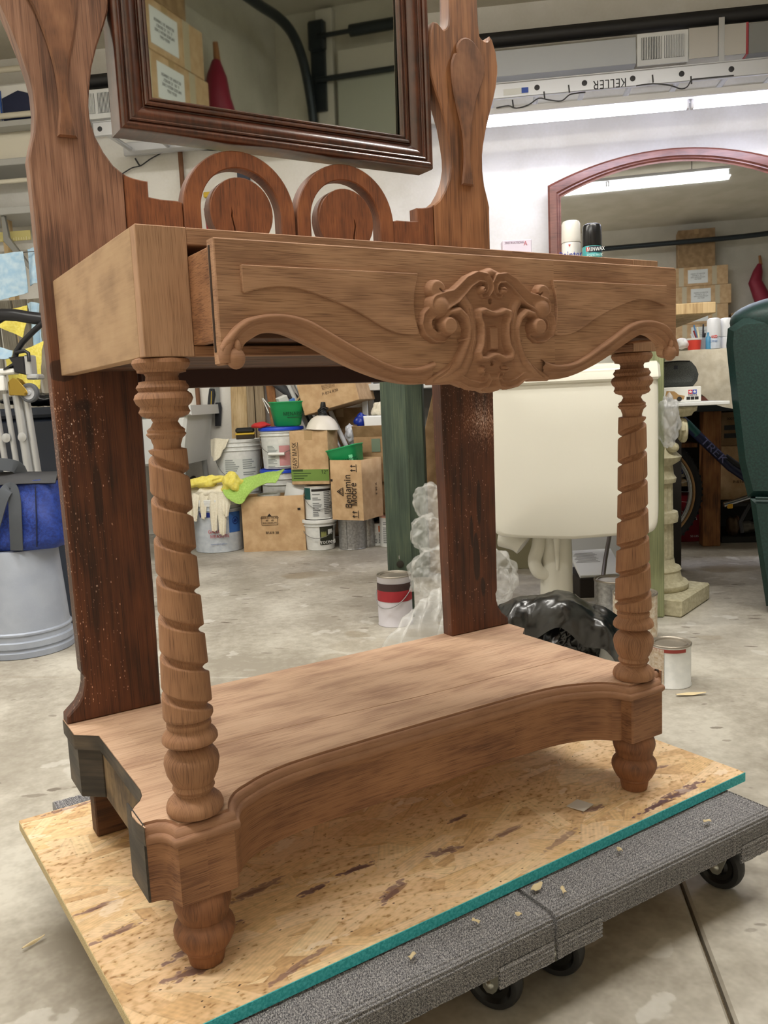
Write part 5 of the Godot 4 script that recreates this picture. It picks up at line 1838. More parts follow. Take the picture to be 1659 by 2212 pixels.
	lathe(st, PackedVector2Array([Vector2(0.0165, 0), Vector2(0.0185, 0.0008), Vector2(0.0205, 0)]), 24, Vector3(), 0.5, Basis(Vector3.RIGHT, PI / 2))
	prism(st, PackedVector2Array([Vector2(-0.012, -0.006), Vector2(-0.005, -0.011), Vector2(-0.002, -0.004), Vector2(0.004, -0.012), Vector2(0.007, -0.004), Vector2(0.013, -0.002), Vector2(0.006, 0.004), Vector2(0.009, 0.011), Vector2(0.0, 0.007), Vector2(-0.007, 0.011), Vector2(-0.006, 0.003), Vector2(-0.013, 0.001)]), 0, 0.0008)
	part("round_emblem", st, plain("emblem navy", 20, 44, 110, 0.6), bl, Transform3D(Basis(Vector3.UP, 0.70), Vector3(sin(0.70) * 0.1385, 0.168, cos(0.70) * 0.1385)))
	st = mb()
	sleeve(st, 0.1385, 0.1395, 0.195, 0.222, -0.75, 0.16)
	part("navy_band", st, plain("label navy", 24, 44, 128, 0.6), ms)
	words(ms, "GALLON", 0.017, Transform3D(Basis(Vector3.UP, -0.10), Vector3(sin(-0.10) * 0.1365, 0.118, cos(-0.10) * 0.1365)), C8(196, 42, 48), true)
	words(ms, "MEASURE", 0.017, Transform3D(Basis(Vector3.UP, 0.02), Vector3(sin(0.02) * 0.1355, 0.092, cos(0.02) * 0.1355)), C8(170, 40, 50), true)
	words(ms, "measures in gallons", 0.007, Transform3D(Basis(Vector3.UP, -0.02), Vector3(-0.004, 0.050, 0.1345)), C8(70, 96, 150))
	for k in 6:
		var p: Array = [[-1.30, -1.25, -1.27, 0.19], [-1.255, -1.20, -1.225, 0.20], [-1.20, -1.145, -1.17, 0.13], [-1.155, -1.095, -1.125, 0.11], [-1.13, -1.075, -1.10, 0.21], [-1.32, -1.28, -1.30, 0.14]][k]
		rag("white_rag", ["white rag strip hanging down the measuring bucket, half behind the column", "white rag hanging at the middle of the measuring bucket rim", "thin white rag tail hanging to the red lettering", "white rag tail hanging over the blue label", "broad white rag hanging over the right side of the measuring bucket", "white rag strip at the far left of the measuring bucket"][k],
			[p[0], 0.315, -3.43, (p[0] + p[1]) / 2, 0.325, -3.42, p[1], 0.312, -3.43], [p[2] - 0.012, p[3], -3.402, p[2], p[3] - 0.012, -3.40, p[2] + 0.012, p[3], -3.402], M["cream rag"], 31 + k, 1.5, 0.006, Vector3(0, 0, 0.004), "white rags on the measuring bucket")
	single("white_rag", "heap of white rags on top of the measuring bucket", "rag", rag_lump(Vector3(0.135, 0.045, 0.10), 8), M["cream rag"], at(-1.20, 0.318, -3.52), "white rags on the measuring bucket")
	single("yellow_rag", "rolled yellow rag lying across the measuring bucket", "rag", rag_lump(Vector3(0.11, 0.028, 0.05), 9), M["yellow rag"], at(-1.235, 0.378, -3.46, 0, 0, 8), "yellow rags")
	single("yellow_rag", "bunched yellow rag between the rolled one and the green cloth", "rag", rag_lump(Vector3(0.055, 0.052, 0.05), 10), M["yellow rag"], at(-1.075, 0.368, -3.46), "yellow rags")
	rag("green_cloth", "lime green cloth draped from the buckets over the open cardboard box", [-1.13, 0.345, -3.46, -1.03, 0.385, -3.50, -0.93, 0.41, -3.52, -0.80, 0.425, -3.52], [-1.085, 0.285, -3.405, -1.02, 0.268, -3.40, -0.955, 0.335, -3.40, -0.83, 0.372, -3.42], mottled("green cloth", C8(146, 184, 84), C8(176, 208, 112), 761, 0.04, 4.0, 0.95, 0.05), 41, 1.2, 0.014, Vector3(0, -0.006, 0.02))
	# open box on the floor
	var bx := carton("open brown cardboard box on the floor, in front of the white buckets", at(-0.868, 0, -3.535, 3), Vector3(0.335, 0.295, 0.15), cb, 1)
	ink_frame(bx, Vector2(-0.018, 0.165), 0.088, 0.048, 0.0808, ink)
	for i in 3:
		words(bx, ["CAREFULLY PACKED", "60     40", "BOX CERTIFICATE"][i], [0.008, 0.009, 0.007][i], at(-0.018, 0.180 - 0.0135 * i, 0.0812), C8(60, 46, 34))
	st = mb()
	prism(st, PackedVector2Array([Vector2(-0.011, 0.189), Vector2(0.011, 0.189), Vector2(0.0, 0.203)]), 0.0808, 0.0814, 0.0, at(-0.018, 0, 0))
	part("printed_peak", st, ink, bx)
	words(bx, "B14 R 38", 0.013, at(-0.008, 0.100, 0.0804), C8(44, 34, 26), true)
	slabbox(bx, "black_mark", Vector3(0.016, 0.011, 0.0008), Vector3(0.142, 0.222, 0.0778), ink, 0.0002)
	pail("tub", "small white tub standing inside the open cardboard box", "tub", at(-0.90, 0.05, -3.535), 0.050, 0.055, 0.25, white, 0)
	single("paper_sheet", "white paper sheet sticking out of the open cardboard box", "paper", plank_mesh(Vector3(0.10, 0.16, 0.003)), wl_, at(-0.77, 0.27, -3.545, 10, -14, -12))
	single("blue_bin", "dark blue bin in the gap right of the measuring bucket", "bin", dark_bin2(), plain("deep blue plastic", 26, 52, 132, 0.5), at(-1.040, 0, -3.70))
	# paint
	var pc := pail("paint_bucket", "white plastic paint bucket with a dark square label, on the floor", "paint bucket", at(-0.627, 0, -3.515, face_cam(-0.627, -3.5)), 0.074, 0.086, 0.160, white, 1)
	pail_lid(pc, 0.086, 0.162, white)
	st = mb()
	sleeve(st, 0.0765, 0.0835, 0.030, 0.130, -0.02, 1.0)
	var lab := part("dark_label", st, plain("label olive", 42, 44, 32, 0.5), pc)
	st = mb()
	sleeve(st, 0.0795, 0.0815, 0.072, 0.102, 0.06, 0.42)
	part("label_picture", st, plain("label photo", 140, 142, 84, 0.6), lab)
	st = mb()
	sleeve(st, 0.0815, 0.083, 0.086, 0.112, 0.52, 0.86)
	part("label_badge", st, wl_, lab)
	words(lab, "Proceed", 0.020, Transform3D(Basis(Vector3.UP, 0.44), Vector3(sin(0.44) * 0.0795, 0.046, cos(0.44) * 0.0795)), C8(240, 240, 236), true)
	bail(pc, 0.085, 0.13, 0.06, -10, wire)
	var c1 := can("paint can with a green corner and white text label, on the white paint bucket", at(-0.625, 0.166, -3.515, face_cam(-0.625, -3.5)), 0.0735, 0.175, white)
	paper_print(c1, 0.0735, 0.014, 0.150, -0.55, 1.15, C8(212, 214, 212), C8(120, 122, 122), 14)
	st = mb()
	sleeve(st, 0.0735, 0.0735, 0.105, 0.166, -1.35, -0.60)
	part("green_corner", st, plain("label green", 22, 78, 74, 0.5), c1)
	st = mb()
	sleeve(st, 0.0743, 0.0743, 0.148, 0.160, -0.5, 1.0)
	part("black_band", st, ink, c1)
	bail(c1, 0.0735, 0.125, 0.07, 6, wire)
	var sv := can("bare silver metal can with a dent under the printed box", at(-0.452, 0, -3.515, face_cam(-0.45, -3.5)), 0.0735, 0.163, M["galvanised"])
	rod(sv, "seam_line", [-0.03, 0.004, 0.0677, -0.03, 0.158, 0.0677], 0.0009, plain("seam grey", 96, 96, 94, 0.5, 0.5), 6)
	single("silver_can", "second bare silver can, just right of the dented one", "can", can_shell(0.035, 0.15), M["galvanised"], at(-0.375, 0, -3.56))
	var c3 := can("small can with a white and orange label on the floor", at(-0.327, 0, -3.60, face_cam(-0.33, -3.6)), 0.040, 0.122, white)
	st = mb()
	sleeve(st, 0.040, 0.040, 0.075, 0.108, 0.05, 0.9)
	part("orange_patch", st, plain("label orange", 204, 112, 60, 0.6), c3)
	paper_print(c3, 0.040, 0.012, 0.07, -0.9, 0.9, C8(206, 208, 206), C8(120, 122, 122), 6)
	var c4 := can("white paint can with a copper rim, partly behind the green post", at(-0.245, 0, -3.57, face_cam(-0.245, -3.57)), 0.068, 0.160, white, "", false)
	paper_print(c4, 0.068, 0.020, 0.140, -0.9, 1.0, C8(218, 220, 218), C8(140, 142, 142), 12)
	single("stir_rag", "grey rag hanging over the lid of the copper rimmed can", "rag", rag_lump(Vector3(0.02, 0.035, 0.02), 14), plain("grey rag", 176, 170, 158, 0.9), at(-0.235, 0.175, -3.54))
	single("black_bag", "black plastic bag squeezed behind the small orange labelled can", "bag", bag_mesh(Vector3(0.045, 0.07, 0.05), 16), plain("black film", 18, 18, 20, 0.25), at(-0.34, 0.165, -3.62))
	# printed cartons
	var em := carton("brown cardboard box with a green stripe and tall black lettering, under the lamp", at(-0.652, 0.3435, -3.60, -9), Vector3(0.215, 0.285, 0.16), cb)
	words(em, "EASY MASK", 0.026, Transform3D(Basis(Vector3.BACK, PI / 2), Vector3(-0.082, 0.155, 0.0803)), C8(36, 28, 22), true, "print", 0.78)
	slabbox(em, "green_stripe", Vector3(0.214, 0.062, 0.0010), Vector3(0.0, 0.050, 0.0800), plain("stripe green", 112, 142, 66, 0.8), 0.0002)
	words(em, "12\"", 0.019, at(0.082, 0.066, 0.0808), C8(36, 40, 24), true)
	for i in 3:
		slabbox(em, "text_line", Vector3(0.10 - 0.02 * i, 0.005, 0.0004), Vector3(-0.045 - 0.01 * i, 0.060 - 0.013 * i, 0.0806), plain("dark green ink", 56, 78, 34, 0.8), 0.0001)
	slabbox(em, "dark_tab", Vector3(0.06, 0.012, 0.0004), Vector3(-0.07, 0.076, 0.0806), plain("dark green ink", 56, 78, 34, 0.8), 0.0001)
	rod(em, "rule_line", [-0.062, 0.09, 0.0806, -0.062, 0.225, 0.0806], 0.0014, ink, 4)
	var bm := carton("open cardboard box with a sideways mountain logo and arrows, holding a green pail", at(-0.412, 0.166, -3.49, -22), Vector3(0.190, 0.310, 0.20), cb, 1)
	var zz := 0.1065
	words(bm, "Benjamin", 0.036, Transform3D(Basis(Vector3.BACK, PI / 2), Vector3(0.012, 0.150, zz)), C8(40, 30, 24), true, "print", 0.82)
	words(bm, "Moore", 0.036, Transform3D(Basis(Vector3.BACK, PI / 2), Vector3(0.045, 0.135, zz)), C8(40, 30, 24), true, "print", 0.82)
	st = mb()
	for q in [[0.022, 0.0], [0.012, 0.011]]:
		var rr: float = q[0]
		prism(st, PackedVector2Array([Vector2(-0.022 + q[1], 0), Vector2(0.018, -rr * 1.1), Vector2(0.018, rr * 1.1), Vector2(0.014, rr * 0.8), Vector2(0.014, -rr * 0.8), Vector2(-0.014 + q[1], 0), Vector2(0.012, rr * 0.8), Vector2(0.014, rr * 0.98)]), 0, 0.0007)
	part("mountain_mark", st, ink, bm, at(-0.035, 0.148, zz))
	for y in [0.268, 0.032]:
		st = mb()
		for k in 2:
			prism(st, PackedVector2Array([Vector2(-0.022, 0), Vector2(-0.010, -0.007), Vector2(-0.010, -0.0016), Vector2(0.010, -0.0016), Vector2(0.010, 0.0016), Vector2(-0.010, 0.0016), Vector2(-0.010, 0.007)]), 0, 0.0007, 0.0, at(0, 0.011 - 0.022 * k, 0))
		prism(st, PackedVector2Array([Vector2(0.0135, -0.020), Vector2(0.0165, -0.020), Vector2(0.0165, 0.020), Vector2(0.0135, 0.020)]), 0, 0.0007)
		part("arrow_print", st, ink, bm, at(0.052, y, zz - 0.001))
	slabbox(bm, "black_mark", Vector3(0.012, 0.012, 0.0008), Vector3(-0.088, 0.205, 0.1015), ink, 0.0002)
	words(bm, "8  90  A", 0.014, Transform3D(Basis(Vector3.UP, PI / 2) * Basis(Vector3.BACK, PI / 2), Vector3(0.1005, 0.15, -0.03)), C8(84, 62, 44))
	green_pail("green square pail tipped inside the open printed box", at(-0.440, 0.392, -3.49, -14, 0, 12), 0.085, 0.066, 0.150, "MENARDS", false)
	# the big tilted box, on a hidden carton
	carton("plain carton standing on end under the tilted box", at(-0.565, 0, -4.025, 0), Vector3(0.24, 0.735, 0.22), M["cardboard dark"])
	var big := carton("large tilted brown cardboard box with a small stamped panel, high in the pile", at(-0.535, 0.742, -3.80, -8, 0, 13), Vector3(0.325, 0.40, 0.30), cb)
	ink_frame(big, Vector2(0.012, 0.117), 0.072, 0.024, 0.1503, plain("faded ink", 96, 72, 50, 0.85), 0.0014)
	for i in 2:
		words(big, "KEEP THIS SIDE DRY", 0.006, at(0.012, 0.122 - 0.009 * i, 0.1505), C8(110, 84, 60))
	words(big, "P-B14 R38", 0.015, at(0.014, 0.083, 0.1505), C8(70, 52, 38), true)
	# lamp with its cord wound on
	var lm := thing("clamp_lamp", "cream metal lamp shade with black cord wound round its socket, on the box", "lamp", at(-0.598, 0.628, -3.585, 0, 0, -4))
	st = mb()
	lathe(st, PackedVector2Array([Vector2(0.086, 0.002), Vector2(0.090, 0.004), Vector2(0.086, 0.012), Vector2(0.078, 0.034), Vector2(0.062, 0.056), Vector2(0.042, 0.070), Vector2(0.028, 0.076), Vector2(0.026, 0.076), Vector2(0.040, 0.066), Vector2(0.060, 0.052), Vector2(0.075, 0.032), Vector2(0.084, 0.008), Vector2(0.086, 0.002)]), 40, Vector3(), 0.3)
	part("lamp_shade", st, plain("lamp enamel", 226, 220, 208, 0.35), lm)
	st = mb()
	lathe(st, PackedVector2Array([Vector2(0.028, 0.074), Vector2(0.026, 0.082), Vector2(0.016, 0.090), Vector2(0.015, 0.130), Vector2(0.012, 0.146), Vector2(0.0, 0.148)]), 24)
	part("socket", st, plain("socket black", 24, 24, 24, 0.35), lm)
	var co := PackedVector3Array()
	for i in 90:
		var a := i * 0.42
		co.append(Vector3(cos(a) * (0.020 + 0.006 * sin(i * 0.37)), 0.084 + 0.036 * fmod(i * 0.011, 1.0) + 0.004 * sin(i * 0.9), sin(a) * (0.021 + 0.005 * cos(i * 0.41))))
	st = mb()
	tube(st, co, 0.0042, 7)
	part("wound_cord", st, plain("socket black", 24, 24, 24, 0.35), lm)
	# things between
	single("plastic_bag", "crumpled clear plastic bag between the lamp box and the brown flaps", "plastic bag", bag_mesh(Vector3(0.045, 0.085, 0.05), 22), film("milky film", Color8(216, 220, 230), 0.75, 0.3), at(-0.462, 0.60, -3.66))
	single("blue_bag", "shiny blue printed bag under the tilted box", "bag", bag_mesh(Vector3(0.065, 0.065, 0.04), 24), plain("blue foil", 24, 50, 150, 0.3), at(-0.405, 0.66, -3.70))
	var fb := carton("brown box with raised flaps and green tape, beside the green post", at(-0.335, 0.34, -3.69, -14), Vector3(0.18, 0.24, 0.16), M["cardboard dark"], 2)
	slabbox(fb, "green_tape", Vector3(0.05, 0.07, 0.001), Vector3(0.04, 0.195, 0.0865), plain("green tape", 112, 128, 108, 0.5), 0.0003)
	carton("plain brown box under the box with green tape", at(-0.30, 0.168, -3.72, -10), Vector3(0.22, 0.17, 0.20), M["cardboard dark"])
	carton("dark brown box on the floor behind the cans", at(-0.30, 0, -3.80, -6), Vector3(0.24, 0.165, 0.20), M["cardboard dark"])
	single("foam_box", "small white foam box on the brown flaps, left of the green post", "box", foam_box(), plain("foam white", 236, 238, 238, 0.8), at(-0.315, 0.585, -3.68, -10))
	single("white_rag", "white rag sticking out of the small foam box", "rag", rag_lump(Vector3(0.045, 0.04, 0.04), 33), M["cream rag"], at(-0.305, 0.72, -3.70))
	# steel shelf behind the posts
	var sh := thing("steel_shelf", "white steel shelving unit against the back wall behind the green post", "shelving", at(0, 0, -4.0))
	for y in [0.845, 0.56, 0.10]:
		slabbox(sh, "shelf_board", Vector3(0.92, 0.036, 0.26), Vector3(0.04, y, 0), plain("shelf white", 222, 224, 222, 0.5), 0.003)
	for x in [-0.41, 0.49]:
		slabbox(sh, "upright", Vector3(0.03, 1.05, 0.03), Vector3(x, 0.525, 0.12), plain("shelf white", 222, 224, 222, 0.5), 0.002)
		slabbox(sh, "upright", Vector3(0.03, 1.05, 0.03), Vector3(x, 0.525, -0.12), plain("shelf white", 222, 224, 222, 0.5), 0.002)
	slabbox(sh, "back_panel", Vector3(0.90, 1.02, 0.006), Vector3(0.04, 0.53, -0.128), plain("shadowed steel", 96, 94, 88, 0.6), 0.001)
	single("power_tool", "black power tool lying on the upper white steel shelf", "tool", bag_mesh(Vector3(0.075, 0.05, 0.05), 44), plain("tool black", 28, 28, 30, 0.5), at(-0.33, 0.905, -3.95))
	single("tape_roll", "blue and white packet on the middle steel shelf right of the green post", "packet", rag_lump(Vector3(0.05, 0.035, 0.04), 46), plain("packet blue", 92, 140, 214, 0.5), at(-0.02, 0.615, -3.93))

func rag_lump(r: Vector3, seed_: int) -> SurfaceTool:
	var st := mb()
	var f := FastNoiseLite.new()
	f.seed = seed_
	f.frequency = 16.0
	f.fractal_octaves = 2
	var rows := []
	for j in 15:
		var ph := -PI / 2 + PI * j / 14.0
		var row := PackedVector3Array()
		for i in 30:
			var a := -TAU * i / 30
			var d := Vector3(cos(ph) * cos(a), sin(ph), cos(ph) * sin(a)) * r
			row.append(d * (1.0 + 0.55 * f.get_noise_3d(d.x, d.y, d.z)))
		rows.append(row)
	loft(st, rows, true, false, -2.0)
	return st

func bag_mesh(r: Vector3, seed_: int) -> SurfaceTool:
	var st := mb()
	crumple(st, Vector3.ZERO, r, seed_, 16.0, 0.28, 48)
	return st

func dark_bin2() -> SurfaceTool:
	var st := mb()
	lathe(st, PackedVector2Array([Vector2(0, 0), Vector2(0.042, 0), Vector2(0.047, 0.20), Vector2(0.05, 0.205), Vector2(0.05, 0.215), Vector2(0.045, 0.215), Vector2(0.040, 0.01), Vector2(0, 0.01)]), 32)
	return st

func can_shell(r: float, h: float) -> SurfaceTool:
	var st := mb()
	lathe(st, PackedVector2Array([Vector2(0, 0), Vector2(r, 0), Vector2(r, h - 0.02), Vector2(r * 0.9, h - 0.012), Vector2(r * 0.9, h), Vector2(0, h)]), 32)
	return st

func foam_box() -> SurfaceTool:
	var st := mb()
	prism(st, PackedVector2Array([Vector2(-0.055, 0), Vector2(0.055, 0), Vector2(0.065, 0.105), Vector2(-0.065, 0.105)]), -0.05, 0.05, 0.006)
	return st

func paper_print(t: Node3D, r: float, y0: float, y1: float, a0: float, a1: float, paper: Color, tone: Color, lines: int) -> void:
	var st := mb()
	sleeve(st, r, r, y0, y1, a0, a1)
	var p := part("paper_label", st, mat("label %s" % paper.to_html(), paper, 0.7), t)
	st = mb()
	var g := RandomNumberGenerator.new()
	g.seed = lines * 7 + 1
	var am := (a0 + a1) / 2
	for i in lines:
		var y := lerpf(y1 - 0.008, y0 + 0.006, float(i) / (lines - 1))
		var h := (y1 - y0) / lines * 0.28
		for c in 2:
			var b0 := lerpf(a0, am, 0.12) if c == 0 else lerpf(am, a1, 0.08)
			var b1 := lerpf(a0, am, 0.9) if c == 0 else lerpf(am, a1, 0.9)
			if g.randf() < 0.85:
				sleeve(st, r + 0.0007, r + 0.0007, y - h, y + h, b0, lerpf(b0, b1, g.randf_range(0.55, 1.0)))
	part("small_print", st, mat("print %s" % tone.to_html(), tone, 0.8), p).set_meta("kind", "stuff")

func bucket_label(t: Node3D, r: float, y0: float, y1: float, a0: float, a1: float, red: bool) -> void:
	paper_print(t, r + 0.003, y0, y1, a0, a1, C8(214, 218, 214), C8(150, 156, 154), 16)
	if red:
		var st := mb()
		sleeve(st, r + 0.0042, r + 0.0055, y0 + 0.008, y1 - 0.006, lerpf(a0, a1, 0.5), lerpf(a0, a1, 0.86))
		part("red_panel", st, plain("faded red print", 208, 150, 152, 0.8), t)
	else:
		var st := mb()
		sleeve(st, r + 0.0042, r + 0.0042, y0 + 0.03, y0 + 0.085, lerpf(a0, a1, 0.82), lerpf(a0, a1, 0.94))
		part("bar_code", st, plain("bar code grey", 92, 96, 100, 0.8), t)

func green_pail(label: String, X: Transform3D, r1: float, r0: float, h: float, text: String, full: bool) -> void:
	var t := thing("green_pail", label, "bucket", X, "")
	var rows := []
	for q in [[r0 - 0.01, 0.0], [r0, 0.006], [r1 - 0.004, h - 0.03], [r1 - 0.002, h - 0.028], [r1, h - 0.008], [r1 + 0.004, h - 0.006], [r1 + 0.004, h], [r1 - 0.003, h], [r1 - 0.006, h - 0.02], [r0 - 0.004, 0.012]]:
		var row := PackedVector3Array()
		for i in 48:
			var a := -TAU * i / 48
			var c := cos(a)
			var s := sin(a)
			row.append(Vector3(pow(absf(c), 0.45) * signf(c) * q[0], q[1], pow(absf(s), 0.45) * signf(s) * q[0] * 0.9))
		rows.append(row)
	var st := mb()
	loft(st, rows, true, false, -2.0, true, true)
	part("pail_body", st, plain("pail green", 30, 156, 92, 0.4), t)
	var zf := lerpf(r0, r1, 0.5) * 0.9 + 0.002
	words(t, text, 0.019, Transform3D(Basis(Vector3.RIGHT, atan2(r0 - r1, h) * -0.9), Vector3(0.032, h * 0.5, zf)), C8(10, 66, 40), true, "print", 1.0)
	slabbox(t, "printed_rule", Vector3(0.075, 0.004, 0.0012), Vector3(0.032, h * 0.36, zf - 0.002), plain("pail dark green", 12, 70, 44, 0.5), 0.0003)
	if full:
		slabbox(t, "white_carton", Vector3(0.055, 0.10, 0.045), Vector3(-0.012, h - 0.02, 0.0), plain("label paper", 226, 228, 226, 0.7), 0.002, Basis.from_euler(Vector3(0.1, 0.3, 0.35)))
		slabbox(t, "paint_scraper", Vector3(0.010, 0.15, 0.004), Vector3(0.055, h + 0.0, 0.01), plain("bare stick", 206, 180, 140, 0.8), 0.001, Basis.from_euler(Vector3(0, 0, -0.75)))
		slabbox(t, "paint_scraper", Vector3(0.010, 0.14, 0.004), Vector3(0.068, h - 0.01, -0.01), plain("bare stick", 206, 180, 140, 0.8), 0.001, Basis.from_euler(Vector3(0, 0, -0.7)))
		rod(t, "wire_handle", [-0.09, h - 0.03, 0.03, -0.125, h + 0.02, 0.02, -0.13, h + 0.025, 0.0, -0.10, h - 0.06, 0.04], 0.003, plain("white plastic", 232, 232, 228, 0.5), 6)
		slabbox(t, "blue_packet", Vector3(0.04, 0.05, 0.02), Vector3(0.034, h - 0.012, 0.0), plain("packet blue", 92, 140, 214, 0.5), 0.003, Basis.from_euler(Vector3(0, 0.2, 0.4)))
	else:
		slabbox(t, "pale_sticker", Vector3(0.022, 0.05, 0.0012), Vector3(0.055, h * 0.5, zf - 0.001), plain("pale green sticker", 116, 206, 156, 0.5), 0.0003)

func centre() -> void:
	# rough workbench on stained four-by-four legs, behind the hall stand
	var t := thing("workbench", "rough wooden workbench on square green stained legs, behind the hall stand", "workbench", at(0, 0, 0))
	slabbox(t, "leg", Vector3(0.088, 1.0, 0.088), Vector3(-0.026, 0.5, -2.105), M["green post wood"], 0.004, Basis(Vector3.UP, 0.16))
	slabbox(t, "leg", Vector3(0.088, 1.0, 0.070), Vector3(0.830, 0.5, -2.07), M["pale green wood"], 0.004)
	slabbox(t, "leg", Vector3(0.088, 1.0, 0.088), Vector3(-0.026, 0.5, -2.78), M["green post wood"], 0.004)
	for k in 3:
		slabbox(t, "top_board", Vector3(1.12, 0.035, 0.235), Vector3(0.475, 1.0175, -2.16 - 0.24 * k), M["lumber"], 0.002)
	var st := mb()
	lathe(st, PackedVector2Array([Vector2(0.0, 0.0), Vector2(0.010, 0.0008), Vector2(0.013, 0.0)]), 20, Vector3(), 0.3, Basis(Vector3.RIGHT, PI / 2))
	slabbox(t, "leg", Vector3(0.088, 1.0, 0.088), Vector3(0.962, 0.5, -2.78), M["pale green wood"], 0.004)
	part("knot", st, plain("knot brown", 40, 36, 26, 0.7), t, at(-0.020, 0.195, -2.0588, 9))
	rod(t, "nail", [-0.022, 0.214, -2.057, -0.022, 0.226, -2.055], 0.002, plain("nail", 190, 190, 186, 0.3, 0.8), 6)
	# spray cans and a box on the bench
	spray("white capped spray can with a red and blue label on the workbench", at(0.608, 1.035, -2.33, face_cam(0.6, -2.3)), 0.033, 0.335, C8(232, 230, 224), C8(228, 226, 222), 0)
	spray("black capped spray can with a teal label on the workbench", at(0.672, 1.035, -2.25, face_cam(0.67, -2.25)), 0.033, 0.305, C8(22, 22, 24), C8(72, 160, 164), 1)
	var pb := thing("small_box", "small lavender white box lying on the workbench left of the spray cans", "box", at(0.412, 1.035, -2.22, 8))
	slabbox(pb, "carton", Vector3(0.10, 0.262, 0.05), Vector3(0, 0.131, 0), plain("lavender card", 216, 208, 226, 0.7), 0.003)
	words(pb, "A", 0.014, at(0.028, 0.248, 0.0255), C8(190, 90, 100))
	words(pb, "INSTRUCTIONS", 0.007, at(-0.01, 0.252, 0.0255), C8(150, 130, 150))
	fixture()
	film_bags()
	cans_by_leg()
	long_cartons()

func spray(label: String, X: Transform3D, r: float, h: float, cap: Color, body: Color, kind: int) -> void:
	var t := thing("spray_can", label, "spray can", X)
	var y := h - 0.075
	var st := mb()
	lathe(st, PackedVector2Array([Vector2(0, 0), Vector2(r - 0.001, 0), Vector2(r, 0.003), Vector2(r, y - 0.006), Vector2(r - 0.002, y)]), 32)
	part("can_body", st, mat("spray body %s" % body.to_html(), body, 0.35), t)
	st = mb()
	lathe(st, PackedVector2Array([Vector2(r, y), Vector2(r + 0.0008, y + 0.002), Vector2(r - 0.0005, h - 0.012), Vector2(r - 0.004, h - 0.003), Vector2(r - 0.010, h), Vector2(0, h)]), 32)
	part("cap", st, mat("spray cap %s" % cap.to_html(), cap, 0.25), t)
	if kind == 0:
		words(t, "Painter's", 0.026, at(0.006, y - 0.048, r + 0.0005), C8(44, 60, 160), true, "print", 0.7)
		st = mb()
		prism(st, PackedVector2Array([Vector2(-0.004, 0.004), Vector2(0.004, 0.004), Vector2(0, -0.004)]), 0, 0.0008)
		part("red_mark", st, plain("label red", 200, 60, 60, 0.5), t, at(-0.006, y - 0.014, r + 0.0005))
		st = mb()
		sleeve(st, r, r, y - 0.085, y - 0.06, -1.2, 1.2)
		part("blue_band", st, plain("label cobalt", 70, 84, 170, 0.5), t)
	elif kind == 1:
		st = mb()
		sleeve(st, r, r, y - 0.024, y - 0.004, -0.35, 1.3)
		part("dark_band", st, plain("label dark", 30, 44, 60, 0.5), t)
		words(t, "MINWAX", 0.012, at(0.012, y - 0.014, r + 0.0012), C8(236, 240, 240), true, "print", 0.9)
		st = mb()
		sleeve(st, r + 0.0004, r + 0.0004, y - 0.02, y - 0.006, -0.62, -0.3)
		part("red_mark", st, plain("label red", 200, 60, 60, 0.5), t)
		words(t, "POLYCRYLIC", 0.007, at(0.010, y - 0.034, r + 0.0008), C8(210, 240, 240))

